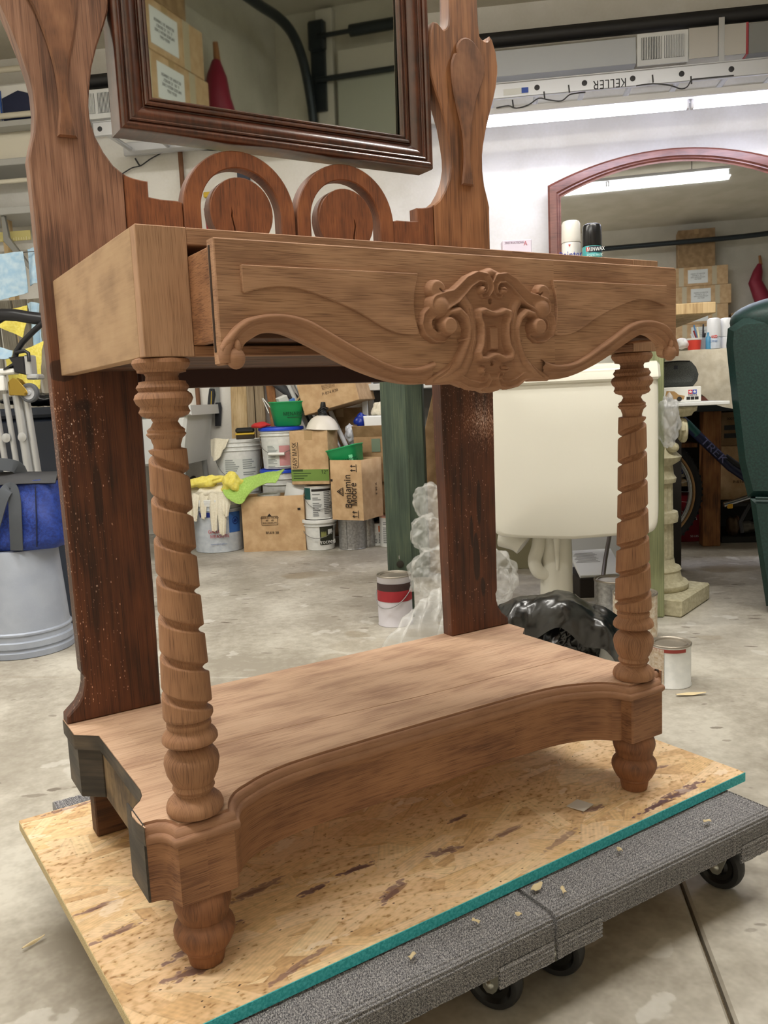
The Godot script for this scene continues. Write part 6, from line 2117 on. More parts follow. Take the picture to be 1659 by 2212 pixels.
# the big white ceramic piece and its pedestal
func fixture() -> void:
	var cer := mat("white ceramic", C8(226, 224, 212), 0.14)
	cer.clearcoat_enabled = true
	cer.clearcoat = 0.3
	var t := thing("ceramic_basin", "large white ceramic basin with rounded corners turned back to front on a white pedestal", "basin", Transform3D(Basis.from_scale(Vector3.ONE * 0.823), Vector3(0.5676, 0.136, -2.006)))
	var rows := []
	# superellipse slab: rings from the front face back
	var lev := [[0.165, 0.20, 0.20], [0.17, 0.93, 0.95], [0.1675, 0.968, 0.974], [0.160, 0.99, 0.992], [0.145, 1.0, 1.0], [-0.06, 0.99, 0.985], [-0.13, 0.93, 0.93], [-0.155, 0.75, 0.78]]
	var st := mb()
	for L in lev:
		var row := PackedVector3Array()
		for i in 96:
			var a := TAU * i / 96
			var c := cos(a)
			var s := sin(a)
			var x: float = pow(absf(c), 0.16) * signf(c) * 0.318 * L[1]
			var y: float = 0.535 + pow(absf(s), 0.16) * signf(s) * 0.322 * L[2]
			# belly in the lower edge, and the corner cut
			if s < 0:
				y -= 0.020 * exp(-pow((x + 0.07) / 0.10, 2))
			row.append(Vector3(x, y, L[0]))
		rows.append(row)
	rows.reverse()
	loft(st, rows, true, false, -2.0, true, true)
	part("basin_body", st, cer, t)
	# rolled rim along the top
	st = mb()
	prism(st, PackedVector2Array([Vector2(0.150, 0.800), Vector2(0.176, 0.804), Vector2(0.180, 0.812), Vector2(0.178, 0.822), Vector2(0.160, 0.862), Vector2(0.140, 0.872), Vector2(-0.10, 0.875), Vector2(-0.12, 0.86), Vector2(-0.12, 0.80)]), -0.322, 0.322, 0.010, Transform3D(Basis(Vector3.UP, -PI / 2), Vector3.ZERO) * Transform3D(Basis.from_scale(Vector3(1, 1, 1)), Vector3.ZERO))
	part("rolled_rim", st, cer, t)
	st = mb()
	lathe(st, PackedVector2Array([Vector2(0.070, -0.165), Vector2(0.066, 0.02), Vector2(0.066, 0.12), Vector2(0.064, 0.17), Vector2(0.070, 0.205), Vector2(0.085, 0.235)]), 40, Vector3(-0.062, 0, -0.01))
	part("pedestal", st, cer, t)
	st = mb()
	tube(st, V([-0.065, 0.245, 0.10, -0.064, 0.20, 0.085, -0.062, 0.14, 0.066, -0.060, 0.06, 0.056]), [0.016, 0.014, 0.011, 0.006], 14)
	part("fin", st, cer, t)
	st = mb()
	tube(st, smooth(V([-0.28, 0.20, 0.0, -0.22, 0.185, 0.02, -0.19, 0.165, 0.03]), 6), 0.05, 20)
	part("trap_bend", st, cer, t)
	st = mb()
	tube(st, smooth(V([-0.125, 0.22, 0.02, -0.135, 0.15, 0.03, -0.150, 0.095, 0.03, -0.135, 0.05, 0.03, -0.10, 0.04, 0.02]), 6), 0.028, 18)
	part("trap_bend", st, cer, t)
	# behind and below
	single("leaning_sheet", "white sheet panel leaning behind the ceramic pedestal", "panel", plank_mesh(Vector3(0.38, 0.44, 0.02)), plain("cool white panel", 206, 208, 210, 0.5), at(0.70, 0.225, -2.93, 0, -6, 0))
	single("olive_board", "dull olive board standing on the floor behind the pedestal", "board", plank_mesh(Vector3(0.34, 0.26, 0.02)), plain("olive board", 132, 126, 98, 0.8), at(0.40, 0.13, -2.90))
	var bk := thing("printed_booklet", "open white booklet of small print lying on boxes right of the pedestal", "booklet", at(0.69, 0.115, -2.42, 12, 24, 0))
	slabbox(bk, "pages", Vector3(0.17, 0.012, 0.17), Vector3.ZERO, plain("label paper", 226, 228, 226, 0.7), 0.002)
	for i in 9:
		slabbox(bk, "text_line", Vector3(0.07 + 0.012 * (i % 3), 0.0004, 0.003), Vector3(-0.03, 0.0063, -0.06 + 0.0075 * i), plain("text grey", 150, 148, 146, 0.8), 0.0001)
	carton("dark carton on the floor carrying the white booklet", at(0.70, 0, -2.45, 10), Vector3(0.20, 0.075, 0.22), plain("dark card", 46, 40, 34, 0.9))
	var h := thing("supply_hose", "braided grey supply hose with brass nut hanging by the right column", "hose", at(0, 0, 0))
	rod(h, "hose", [0.752, 0.345, -2.40, 0.747, 0.30, -2.36, 0.728, 0.24, -2.30, 0.700, 0.17, -2.20, 0.680, 0.125, -2.10], 0.0075, plain("braided steel", 122, 116, 112, 0.4, 0.6), 10)
	st = mb()
	tube(st, V([0.681, 0.128, -2.10, 0.676, 0.112, -2.07]), 0.013, 6)
	part("nut", st, plain("grey nut", 104, 104, 100, 0.5, 0.4), h)
	rod(h, "brass_end", [0.676, 0.112, -2.07, 0.672, 0.085, -2.05], 0.008, plain("brass plate", 168, 140, 62, 0.32, 0.75), 10)
	rod(h, "connector", [0.753, 0.385, -2.42, 0.752, 0.34, -2.40], 0.011, plain("white plastic", 232, 232, 228, 0.5), 10)

func film_bags() -> void:
	var clear := film("clear film", Color8(226, 226, 222), 0.22, 0.27)
	var t := thing("clear_plastic_bag", "bundle of crumpled clear plastic sheeting behind the right back post", "plastic bag", at(0, 0, 0))
	var parts := [[Vector3(0.105, 0.43, -1.93), Vector3(0.085, 0.085, 0.08), 61], [Vector3(0.10, 0.335, -1.86), Vector3(0.085, 0.085, 0.09), 62], [Vector3(0.135, 0.215, -1.82), Vector3(0.135, 0.115, 0.13), 63], [Vector3(0.30, 0.19, -1.85), Vector3(0.115, 0.135, 0.12), 64], [Vector3(0.22, 0.09, -1.83), Vector3(0.15, 0.09, 0.14), 65]]
	for p in parts:
		var st := mb()
		crumple(st, p[0], p[1], p[2], 16.0, 0.22, 150, 0.004)
		part("crumpled_film", st, clear, t)
	# tail of sheeting that runs down over the floor
	var st := mb()
	cloth(st, V([0.16, 0.20, -1.70, 0.10, 0.165, -1.66, 0.06, 0.12, -1.68]), V([0.14, 0.02, -1.56, 0.04, 0.012, -1.55, -0.035, 0.010, -1.60]), Vector3(0, 0.02, 0.03), 3.0, 0.020, 71, 44, 26, 0.002)
	part("film_tail", st, clear, t)
	st = mb()
	cloth(st, V([0.17, 0.17, -1.68, 0.22, 0.16, -1.66]), V([0.13, 0.012, -1.55, 0.24, 0.012, -1.56]), Vector3(0, 0.01, 0.02), 2.0, 0.016, 73, 30, 20, 0.002)
	part("film_tail", st, clear, t)
	var wrap := thing("plastic_wrap", "clear plastic bag hanging at the right edge of the white basin", "plastic bag", at(0.884, 0.66, -2.02))
	st = mb()
	crumple(st, Vector3.ZERO, Vector3(0.050, 0.115, 0.05), 81, 22.0, 0.20, 120)
	part("crumpled_film", st, film("milky wrap", Color8(226, 228, 232), 0.35, 0.3), wrap)
	# black bag
	var bk := mat("black bag film", C8(10, 10, 11), 0.27)
	bk.metallic_specular = 0.7
	var b := thing("black_trash_bag", "crumpled shiny black trash bag on the floor below the white pedestal", "trash bag", at(0.49, 0.0, -1.58))
	for p in [[Vector3(0.0, 0.10, 0), Vector3(0.155, 0.115, 0.13), 91], [Vector3(-0.11, 0.115, 0.0), Vector3(0.075, 0.075, 0.09), 93], [Vector3(0.09, 0.085, 0.04), Vector3(0.10, 0.10, 0.10), 95]]:
		st = mb()
		crumple(st, p[0], p[1], p[2], 13.0, 0.24, 160, 0.003)
		part("bag_film", st, bk, b)
	st = mb()
	cloth(st, V([-0.165, 0.165, 0.03, -0.06, 0.205, 0.06, 0.06, 0.20, 0.07, 0.165, 0.14, 0.06]), V([-0.14, 0.09, 0.12, -0.03, 0.13, 0.16, 0.08, 0.10, 0.17, 0.16, 0.02, 0.14]), Vector3(0, 0.02, 0.03), 2.5, 0.022, 97, 48, 22, 0.002)
	part("bag_mouth", st, bk, b)
	st = mb()
	cloth(st, V([-0.17, 0.17, 0.02, -0.08, 0.12, 0.09, 0.0, 0.13, 0.13]), V([-0.16, 0.08, 0.05, -0.10, 0.04, 0.11, -0.02, 0.05, 0.15]), Vector3(0, 0, 0.02), 2.0, 0.018, 99, 36, 20, 0.002)
	part("bag_mouth", st, bk, b)

func cans_by_leg() -> void:
	var white: Material = M["bucket white"]
	var tan := plain("tan paint drips", 196, 172, 138, 0.6)
	var c := can("tall paint can with tan smears behind the right column foot", at(0.735, 0, -1.75, 10), 0.066, 0.158, mottled("smeared can", C8(186, 160, 128), C8(222, 214, 202), 771, 0.02, 6.0, 0.45, 0.0, 1.3))
	can("paint can in the shade behind the tall smeared can", at(0.700, 0, -1.98, 0), 0.062, 0.150, M["galvanised"])
	var r := can("white paint can with a red top band on the open floor at right", at(0.768, 0, -1.375, -8), 0.052, 0.112, white)
	var st := mb()
	sleeve(st, 0.052, 0.052, 0.096, 0.105, -1.6, 0.75)
	part("red_band", st, plain("label brick red", 150, 62, 54, 0.6), r)
	st = mb()
	sleeve(st, 0.052, 0.052, 0.006, 0.104, -1.57, -0.35)
	part("tan_smear", st, mottled("smear brown", C8(168, 144, 116), C8(208, 198, 184), 781, 0.03, 6.0, 0.5), r)
	can("small white lidded can beside the black bag, left of the column", at(0.645, 0, -1.50, 0), 0.046, 0.082, white)
	var rc := can("red labelled paint can with a wire handle left of the green leg", at(-0.035, 0, -1.99, face_cam(-0.03, -1.99)), 0.060, 0.175, plain("can lilac white", 206, 202, 208, 0.5))
	st = mb()
	sleeve(st, 0.060, 0.060, 0.088, 0.125, -1.4, 1.4)
	part("red_band", st, plain("label crimson", 156, 34, 44, 0.5), rc)
	st = mb()
	sleeve(st, 0.060, 0.060, 0.125, 0.150, -1.4, 1.4)
	part("dark_band", st, plain("label dark brown", 56, 36, 34, 0.5), rc)
	bail(rc, 0.060, 0.128, 0.06, -30, plain("galvanised wire", 140, 140, 138, 0.4, 0.6))

func long_cartons() -> void:
	var cd: Material = M["cardboard dark"]
	var ink := plain("black ink", 34, 28, 24, 0.85)
	var a := thing("long_carton", "tall flattened cardboard leaning behind the bench, with a black square mark", "box", at(0.06, 0.385, -3.02, -10, 0, -7))
	var st := mb()
	prism(st, PackedVector2Array([Vector2(-0.13, -0.385), Vector2(0.16, -0.385), Vector2(0.16, 0.50), Vector2(-0.045, 0.50), Vector2(-0.10, 0.10)]), -0.05, 0.05, 0.004)
	part("carton", st, cd, a)
	slabbox(a, "black_mark", Vector3(0.028, 0.030, 0.001), Vector3(-0.02, 0.33, 0.0505), ink, 0.0002)
	st = mb()
	prism(st, PackedVector2Array([Vector2(-0.040, -0.045), Vector2(0.05, -0.045), Vector2(0.01, 0.055), Vector2(-0.012, 0.055), Vector2(-0.036, -0.036), Vector2(-0.026, -0.036), Vector2(-0.002, 0.042), Vector2(0.002, 0.042), Vector2(0.036, -0.036), Vector2(-0.037, -0.0365)]), 0.0500, 0.0507)
	part("printed_peak", st, ink, a, at(0.04, 0.055, 0))
	var b := carton("square brown box on the floor in front of the leaning cardboard", at(0.075, 0, -2.99, -4), Vector3(0.24, 0.375, 0.14), M["cardboard"])
	b.position.z = -2.88
	words(b, "H", 0.05, at(-0.075, 0.31, 0.0705), C8(40, 32, 26), true)

func right_side() -> void:
	wall_top()
	bench_and_mirror()
	pedestal_column()
	cloth_table()
	bicycle()
	under_bench()
	armchair()

func wall_top() -> void:
	# duct, black pipe, register, ladder, wires high on the back wall
	var dm := plain("galvanised duct", 188, 192, 196, 0.42, 0.35)
	var t := thing("air_duct", "grey rectangular air duct with white register running along the back wall under the ceiling", "air duct", at(0, 0, 0))
	for q in [[-2.1, -0.40], [-0.398, 1.078]]:
		slabbox(t, "duct_section", Vector3(q[1] - q[0], 0.130, 0.245), Vector3((q[0] + q[1]) / 2, 2.490, -4.025), dm, 0.002)
	for x in [-1.862, 1.208]:
		var r := thing_part("register", t)
		var wm := plain("register white", 226, 228, 228, 0.4)
		var st := mb()
		var w := 0.126
		var h := 0.078
		prism(st, PackedVector2Array([Vector2(-w, -h), Vector2(w, -h), Vector2(w, h), Vector2(-w, h)]), -3.905, -3.897, 0.002, at(x, 2.487, 0))
		part("faceplate", st, wm, r)
		for k in 2:
			var cx: float = x - 0.055 + k * 0.113
			slabbox(r, "grille_opening", Vector3(0.098, 0.108, 0.002), Vector3(cx, 2.490, -3.8965), plain("grille shadow", 60, 62, 64, 0.8), 0.0004)
			var s2 := mb()
			for i in 12:
				box(s2, Vector3(0.0042, 0.108, 0.007), Vector3(cx - 0.0445 + i * 0.0081, 2.490, -3.893), 0.0006, Basis(Vector3.UP, 0.5 if k == 1 else -0.35))
			part("grille_slats", s2, wm, r).set_meta("kind", "stuff")
	slabbox(t, "foil_section", Vector3(0.285, 0.150, 0.25), Vector3(1.478, 2.493, -4.02), mat("foil tape", C8(228, 228, 228), 0.22, 0.9), 0.002)
	slabbox(t, "duct_section", Vector3(1.85, 0.145, 0.25), Vector3(2.55, 2.490, -4.022), plain("dull duct", 142, 144, 142, 0.5, 0.3), 0.002)
	slabbox(t, "red_seam", Vector3(0.012, 0.152, 0.254), Vector3(1.618, 2.492, -4.02), plain("red seam tape", 168, 64, 72, 0.4), 0.001)
	slabbox(t, "hanger_strap", Vector3(0.028, 0.28, 0.002), Vector3(1.493, 2.46, -3.886), plain("strap steel", 206, 208, 210, 0.3, 0.7), 0.0005)
	single("black_pipe", "black pipe running along the back wall above the air duct", "pipe", line_mesh([-2.12, 2.625, -3.95, 3.4, 2.625, -3.95], 0.038, 1), plain("black pipe", 30, 30, 32, 0.5))
	# ladder hung on its side, upside-down lettering on its rail
	var l := thing("aluminium_ladder", "long aluminium ladder hung sideways along the back wall below the duct", "ladder", at(0, 0, 0))
	var al := plain("ladder aluminium", 206, 208, 212, 0.3, 0.55)
	for y in [2.288, 2.62]:
		if y > 2.4:
			continue
		slabbox(l, "side_rail", Vector3(4.3, 0.072, 0.022), Vector3(0.35, y, -3.715), al, 0.003)
		slabbox(l, "rail_flange", Vector3(4.3, 0.006, 0.05), Vector3(0.35, y + 0.036, -3.72), al, 0.002)
	slabbox(l, "side_rail", Vector3(4.3, 0.072, 0.022), Vector3(0.35, 2.288, -4.09), al, 0.003)
	for i in 18:
		var x := -1.76 + i * 0.2325
		rod(l, "rung", [x, 2.288, -4.085, x, 2.288, -3.705], 0.014, al, 12)
		var s3 := mb()
		lathe(s3, PackedVector2Array([Vector2(0.0135, 0.0), Vector2(0.0135, 0.0015), Vector2(0.012, 0.002), Vector2(0.0, 0.002)]), 18, Vector3(x, 2.288, -3.7045), 0.5, Basis(Vector3.RIGHT, PI / 2))
		part("rung_end", s3, plain("rung hole", 40, 40, 44, 0.5), l)
	words(l, "KELLER", 0.040, Transform3D(Basis(Vector3.BACK, PI), Vector3(0.921, 2.274, -3.7035)), C8(30, 30, 34), true, "print", 0.92)
	slabbox(l, "label_sticker", Vector3(0.125, 0.03, 0.001), Vector3(0.46, 2.279, -3.7035), plain("label paper", 226, 228, 226, 0.7), 0.0003)
	slabbox(l, "label_sticker", Vector3(0.034, 0.026, 0.0012), Vector3(0.505, 2.281, -3.703), plain("sticker blue", 52, 84, 178, 0.5), 0.0003)
	for x in [-1.2, 2.1]:
		slabbox(l, "wall_hook", Vector3(0.025, 0.02, 0.46), Vector3(x, 2.238, -3.93), plain("hook steel", 120, 120, 118, 0.4, 0.6), 0.003)
	# light string clipped along the ladder and the wall
	var wires := thing("light_string", "dark unlit light string looped along the ladder and wall above the bench", "wire", at(0, 0, 0))
	for p in [[0.36, 2.195, -3.66, 0.42, 2.20, -3.66, 0.46, 2.185, -3.66, 0.52, 2.196, -3.66, 0.57, 2.222, -3.66, 0.62, 2.21, -3.66, 0.68, 2.20, -3.66, 0.72, 2.225, -3.66, 0.76, 2.236, -3.68, 0.80, 2.240, -3.69], [1.04, 2.238, -3.66, 1.12, 2.240, -3.66, 1.2, 2.225, -3.66, 1.25, 2.205, -3.66, 1.28, 2.212, -3.66, 1.3, 2.24, -3.66, 1.34, 2.25, -3.68, 1.5, 2.25, -3.68]]:
		rod(wires, "wire", smooth_list(p), 0.0032, plain("dark wire", 60, 60, 62, 0.5), 6)
	for q in [[0.445, 2.19], [0.60, 2.215], [0.72, 2.235], [1.30, 2.222], [1.12, 2.245]]:
		rod(wires, "bulb_clip", [q[0], q[1], -3.66, q[0] - 0.004, q[1] + 0.035, -3.655], 0.004, plain("dark wire", 60, 60, 62, 0.5), 6)
	rod(wires, "wire", smooth_list([-1.98, 2.12, -4.13, -1.86, 2.16, -4.13, -1.78, 2.195, -4.13, -1.72, 2.205, -4.13, -1.64, 2.245, -4.13, -1.5, 2.28, -4.13, -1.2, 2.25, -4.13, -0.8, 2.27, -4.13]), 0.0035, plain("dark wire", 60, 60, 62, 0.5), 6)
	rod(wires, "bulb_clip", [-1.73, 2.205, -4.13, -1.75, 2.245, -4.12], 0.005, plain("dark wire", 60, 60, 62, 0.5), 6)
	var pt := thing("pry_tool", "red and yellow tool hanging on the wall behind the left scroll", "tool", at(-1.30, 1.95, -4.12))
	rod(pt, "red_grip", [-0.02, -0.14, 0, -0.03, -0.02, 0], 0.022, plain("tool red", 158, 44, 56, 0.5), 10)
	slabbox(pt, "yellow_head", Vector3(0.09, 0.03, 0.03), Vector3(0.0, 0.055, 0), plain("saw yellow", 214, 178, 52, 0.6), 0.004)
	rod(pt, "shaft", [-0.03, -0.02, 0, 0.0, 0.05, 0], 0.008, plain("tool black", 28, 28, 30, 0.5), 8)
	single("dark_bracket", "dark blue bracket on the wall seen through the left scroll", "bracket", plank_mesh(Vector3(0.07, 0.15, 0.03)), plain("navy steel", 34, 40, 58, 0.5), at(-1.10, 2.06, -4.125))

func smooth_list(p: Array) -> Array:
	var s := smooth(V(p), 4)
	var o := []
	for q in s:
		o.append_array([q.x, q.y, q.z])
	return o

func bench_and_mirror() -> void:
	var t := thing("wall_bench", "long dark topped storage bench along the back wall on brown wooden posts", "bench", at(0, 0, 0))
	slabbox(t, "bench_top", Vector3(1.98, 0.035, 0.86), Vector3(2.0, 0.668, -3.72), plain("dark bench top", 44, 52, 58, 0.5), 0.003)
	slabbox(t, "post", Vector3(0.082, 0.65, 0.082), Vector3(1.335, 0.325, -3.395), M["post brown"], 0.003)
	slabbox(t, "post", Vector3(0.082, 0.65, 0.082), Vector3(2.6, 0.325, -3.395), M["post brown"], 0.003)
	slabbox(t, "post", Vector3(0.082, 0.65, 0.082), Vector3(1.06, 0.325, -4.06), M["post brown"], 0.003)
	slabbox(t, "lower_shelf", Vector3(0.30, 0.022, 0.50), Vector3(1.15, 0.482, -3.75), M["post brown"], 0.002)
	slabbox(t, "lower_shelf", Vector3(0.30, 0.022, 0.50), Vector3(1.12, 0.29, -3.75), M["lumber"], 0.002)
	slabbox(t, "back_panel", Vector3(1.96, 0.64, 0.01), Vector3(2.0, 0.325, -4.13), plain("dark back board", 46, 36, 28, 0.8), 0.001)
	slabbox(t, "side_panel", Vector3(0.012, 0.64, 0.76), Vector3(1.008, 0.325, -3.74), plain("dark back board", 46, 36, 28, 0.8), 0.001)
	# arched dresser mirror leaning on the wall, on the bench
	var m := thing("arched_mirror", "large mahogany framed mirror with an arched top standing on the wall bench", "mirror", Transform3D(Basis.from_euler(Vector3(deg_to_rad(-1.8), deg_to_rad(-2.5), 0)), Vector3(1.262, 0.686, -4.0)))
	var hw := 0.635
	var arch := func(x: float, top: float, rise: float, half: float) -> float:
		return top + rise * (1.0 - pow(absf(x) / half, 2.0))
	var bands := [[0.0, 0.0, 0.014], [0.010, 0.010, 0.024], [0.045, 0.042, 0.027], [0.052, 0.049, 0.020], [0.057, 0.054, 0.021], [0.064, 0.062, 0.013], [0.078, 0.076, 0.006]]
	# profile in from the edge, and forward; swept up one side, over the arch and down
	var rows := []
	var n := 40
	for j in n + 3:
		var row := PackedVector3Array()
		for b in bands:
			var half: float = hw - b[0]
			var p := Vector2()
			if j == 0:
				p = Vector2(-half, 0.0)
			elif j == n + 2:
				p = Vector2(half, 0.0)
			else:
				var x := lerpf(-half, half, float(j - 1) / n)
				p = Vector2(x, arch.call(x, 1.205 - b[1], 0.137, half))
			row.append(Vector3(p.x, p.y, b[2]))
		rows.append(row)
	var fr := thing_part("frame", m)
	var st := mb()
	loft(st, rows.slice(0, 2), false, false, 0.9)
	part("side_rail", st, M["mirror mahogany"], fr)
	st = mb()
	loft(st, rows.slice(1, n + 2), false, false, 0.9)
	part("arched_rail", st, M["mirror mahogany"], fr)
	st = mb()
	loft(st, rows.slice(n + 1, n + 3), false, false, 0.9)
	part("side_rail", st, M["mirror mahogany"], fr)
	st = mb()
	var o := PackedVector2Array([Vector2(-hw, 0), Vector2(hw, 0)])
	for j in n + 1:
		var x := lerpf(hw, -hw, float(j) / n)
		o.append(Vector2(x, arch.call(x, 1.205, 0.137, hw)))
	prism(st, o, -0.012, 0.0135, 0.001)
	# the frame's back; glass sits proud of it, bevelled round the edge
	part("back_board", st, M["mirror mahogany"], fr)
	st = mb()
	var g := PackedVector2Array([Vector2(-hw + 0.07, 0.03), Vector2(hw - 0.07, 0.03)])
	for j in n + 1:
		var x := lerpf(hw - 0.07, -hw + 0.07, float(j) / n)
		g.append(Vector2(x, arch.call(x, 1.205 - 0.069, 0.135, hw - 0.07)))
	prism(st, g, 0.012, 0.0155, 0.0)
	part("mirror_glass", st, mat("clean mirror", Color(0.86, 0.88, 0.9), 0.015, 1.0), m)

func pedestal_column() -> void:
	var ce: Material = M["cement"]
	var t := thing("plant_pedestal", "cream cement column pedestal with scrolled capital and square plinth, right of the hall stand", "pedestal", at(0.872, 0, -2.235))
	slabbox(t, "plinth", Vector3(0.305, 0.062, 0.305), Vector3(0, 0.031, 0), ce, 0.006, Basis(Vector3.UP, deg_to_rad(60.0)))
	var st := mb()
	lathe(st, PackedVector2Array([Vector2(0.115, 0.062), Vector2(0.121, 0.070), Vector2(0.121, 0.082), Vector2(0.114, 0.090), Vector2(0.102, 0.093), Vector2(0.096, 0.104), Vector2(0.092, 0.125), Vector2(0.096, 0.131), Vector2(0.092, 0.139), Vector2(0.080, 0.142), Vector2(0.074, 0.15), Vector2(0.071, 0.17)]), 48)
	part("moulded_base", st, ce, t)
	st = mb()
	var rows := []
	for j in 2:
		var row := PackedVector3Array()
		for i in 96:
			var a := -TAU * i / 96
			var r := (0.070 if j == 0 else 0.064) - 0.005 * pow(absf(cos(a * 8)), 0.6)
			row.append(Vector3(cos(a) * r, 0.165 if j == 0 else 0.56, sin(a) * r))
		rows.append(row)
	loft(st, rows, true, false, -2.0)
	part("fluted_shaft", st, ce, t)
	st = mb()
	lathe(st, PackedVector2Array([Vector2(0.064, 0.295), Vector2(0.083, 0.300), Vector2(0.086, 0.318), Vector2(0.083, 0.336), Vector2(0.064, 0.341)]), 40)
	part("ring", st, ce, t)
	st = mb()
	lathe(st, PackedVector2Array([Vector2(0.064, 0.435), Vector2(0.076, 0.440), Vector2(0.079, 0.455), Vector2(0.070, 0.468), Vector2(0.066, 0.50), Vector2(0.090, 0.515), Vector2(0.096, 0.53), Vector2(0.080, 0.545), Vector2(0.066, 0.57), Vector2(0.078, 0.63), Vector2(0.098, 0.655), Vector2(0.102, 0.672)]), 48)
	part("carved_neck", st, ce, t)
	# capital: square abacus over four volutes
	var cap := part("abacus", abacus(), ce, t)
	cap.rotation_degrees.y = 12
	for k in 4:
		var a := PI / 4 + k * PI / 2 + deg_to_rad(12)
		st = mb()
		var sp := PackedVector3Array()
		var rad := []
		for i in 46:
			var th := i * 0.27
			var r := 0.040 * (1.0 - i / 54.0)
			sp.append(Vector3(r * cos(th), r * sin(th), 0.004 * i / 46.0))
			rad.append(0.009 * (1.0 - 0.35 * i / 46.0))
		tube(st, sp, rad, 8)
		ellipsoid(st, Vector3(0, 0, 0.002), Vector3(0.011, 0.011, 0.016), 14)
		prism(st, circle2(0.042, 24), -0.016, 0.003, 0.004)
		var v := part("volute", st, ce, t)
		v.transform = Transform3D(Basis(Vector3.UP, a - PI / 4 - 0.2), Vector3(cos(a) * 0.100, 0.622, -sin(a) * 0.100))
	for k in 3:
		st = mb()
		ellipsoid(st, Vector3.ZERO, Vector3(0.022, 0.018, 0.018), 14)
		part("leaf_tip", st, ce, t, at(0.055 - 0.05 * k, 0.565, 0.075 - 0.012 * absf(k - 1)))
	single("white_board", "thin white board lying across the cement pedestal", "board", plank_mesh(Vector3(0.34, 0.012, 0.20)), plain("register white", 226, 228, 228, 0.4), at(0.925, 0.711, -2.215, 6))
	var mbx := thing("model_kit_box", "white model truck kit box with red and blue star emblem, on the pedestal board", "box", at(0.935, 0.7175, -2.205, -2))
	slabbox(mbx, "kit_carton", Vector3(0.165, 0.052, 0.10), Vector3(0, 0.026, 0), plain("kit white", 238, 238, 234, 0.5), 0.002)
	for k in 2:
		slabbox(mbx, "emblem_square", Vector3(0.0135, 0.014, 0.0008), Vector3(0.0475 + k * 0.0139, 0.0345, 0.0502), [plain("emblem red", 206, 48, 74, 0.5), plain("emblem blue", 44, 84, 190, 0.5)][k], 0.0002)
		st = mb()
		var star := PackedVector2Array()
		for i in 10:
			var r := 0.0064 if i % 2 == 0 else 0.0027
			star.append(Vector2(r * sin(TAU * i / 10), r * cos(TAU * i / 10)))
		prism(st, star, 0.0506, 0.0510)
		part("white_star", st, plain("kit white", 238, 238, 234, 0.5), mbx, at(0.0475 + k * 0.0139, 0.0345, 0))
	words(mbx, "TAMIYA", 0.0062, at(0.0545, 0.0235, 0.0503), C8(60, 60, 90), true)
	for k in 3:
		slabbox(mbx, "dark_picture", Vector3(0.012, 0.010, 0.0008), Vector3(0.041 + k * 0.0135, 0.0130, 0.0502), plain("picture black", 40, 40, 42, 0.5), 0.0002)
	st = mb()
	prism(st, PackedVector2Array([Vector2(-0.036, 0.012), Vector2(0.026, 0.010), Vector2(0.030, 0.022), Vector2(0.010, 0.026), Vector2(-0.004, 0.038), Vector2(-0.030, 0.040)]), 0.0500, 0.0506)
	part("truck_picture", st, plain("truck tan", 176, 140, 92, 0.6), mbx)
	for x in [-0.02, 0.012]:
		st = mb()
		prism(st, circle2(0.008, 18), 0.0505, 0.0512, 0.0, at(x, 0.012, 0))
		part("wheel_picture", st, plain("picture black", 40, 40, 42, 0.5), mbx)
	var fe := thing("felt_roll", "charcoal felt pouch resting on the model kit box", "pouch", at(0.930, 0.770, -2.215, -3))
	st = mb()
	prism(st, PackedVector2Array([Vector2(-0.10, 0.0), Vector2(0.066, 0.0), Vector2(0.080, 0.018), Vector2(0.084, 0.040), Vector2(0.076, 0.064), Vector2(0.060, 0.084), Vector2(0.02, 0.086), Vector2(-0.10, 0.082)]), -0.05, 0.05, 0.016)
	part("pouch_body", st, M["felt"], fe)
	slabbox(fe, "dark_tag", Vector3(0.012, 0.012, 0.002), Vector3(0.008, 0.066, 0.0505), plain("tag navy", 20, 24, 40, 0.6), 0.0004)
	rod(fe, "zip_edge", [-0.09, 0.083, 0.036, 0.02, 0.087, 0.036, 0.056, 0.085, 0.036], 0.0022, plain("tool black", 28, 28, 30, 0.5), 6)

func circle2(r: float, n: int) -> PackedVector2Array:
	var o := PackedVector2Array()
	for i in n:
		o.append(Vector2(cos(TAU * i / n) * r, sin(TAU * i / n) * r))
	return o

func abacus() -> SurfaceTool:
	var st := mb()
	var rows := []
	for q in [[0.088, 0.668], [0.104, 0.672], [0.110, 0.684], [0.118, 0.688], [0.120, 0.703], [0.10, 0.705]]:
		var row := PackedVector3Array()
		for i in 64:
			var a := -TAU * i / 64
			row.append(Vector3(pow(absf(cos(a)), 0.25) * signf(cos(a)) * q[0], q[1], pow(absf(sin(a)), 0.25) * signf(sin(a)) * q[0]))
		rows.append(row)
	loft(st, rows, true, false, -2.0, true, true)
	return st

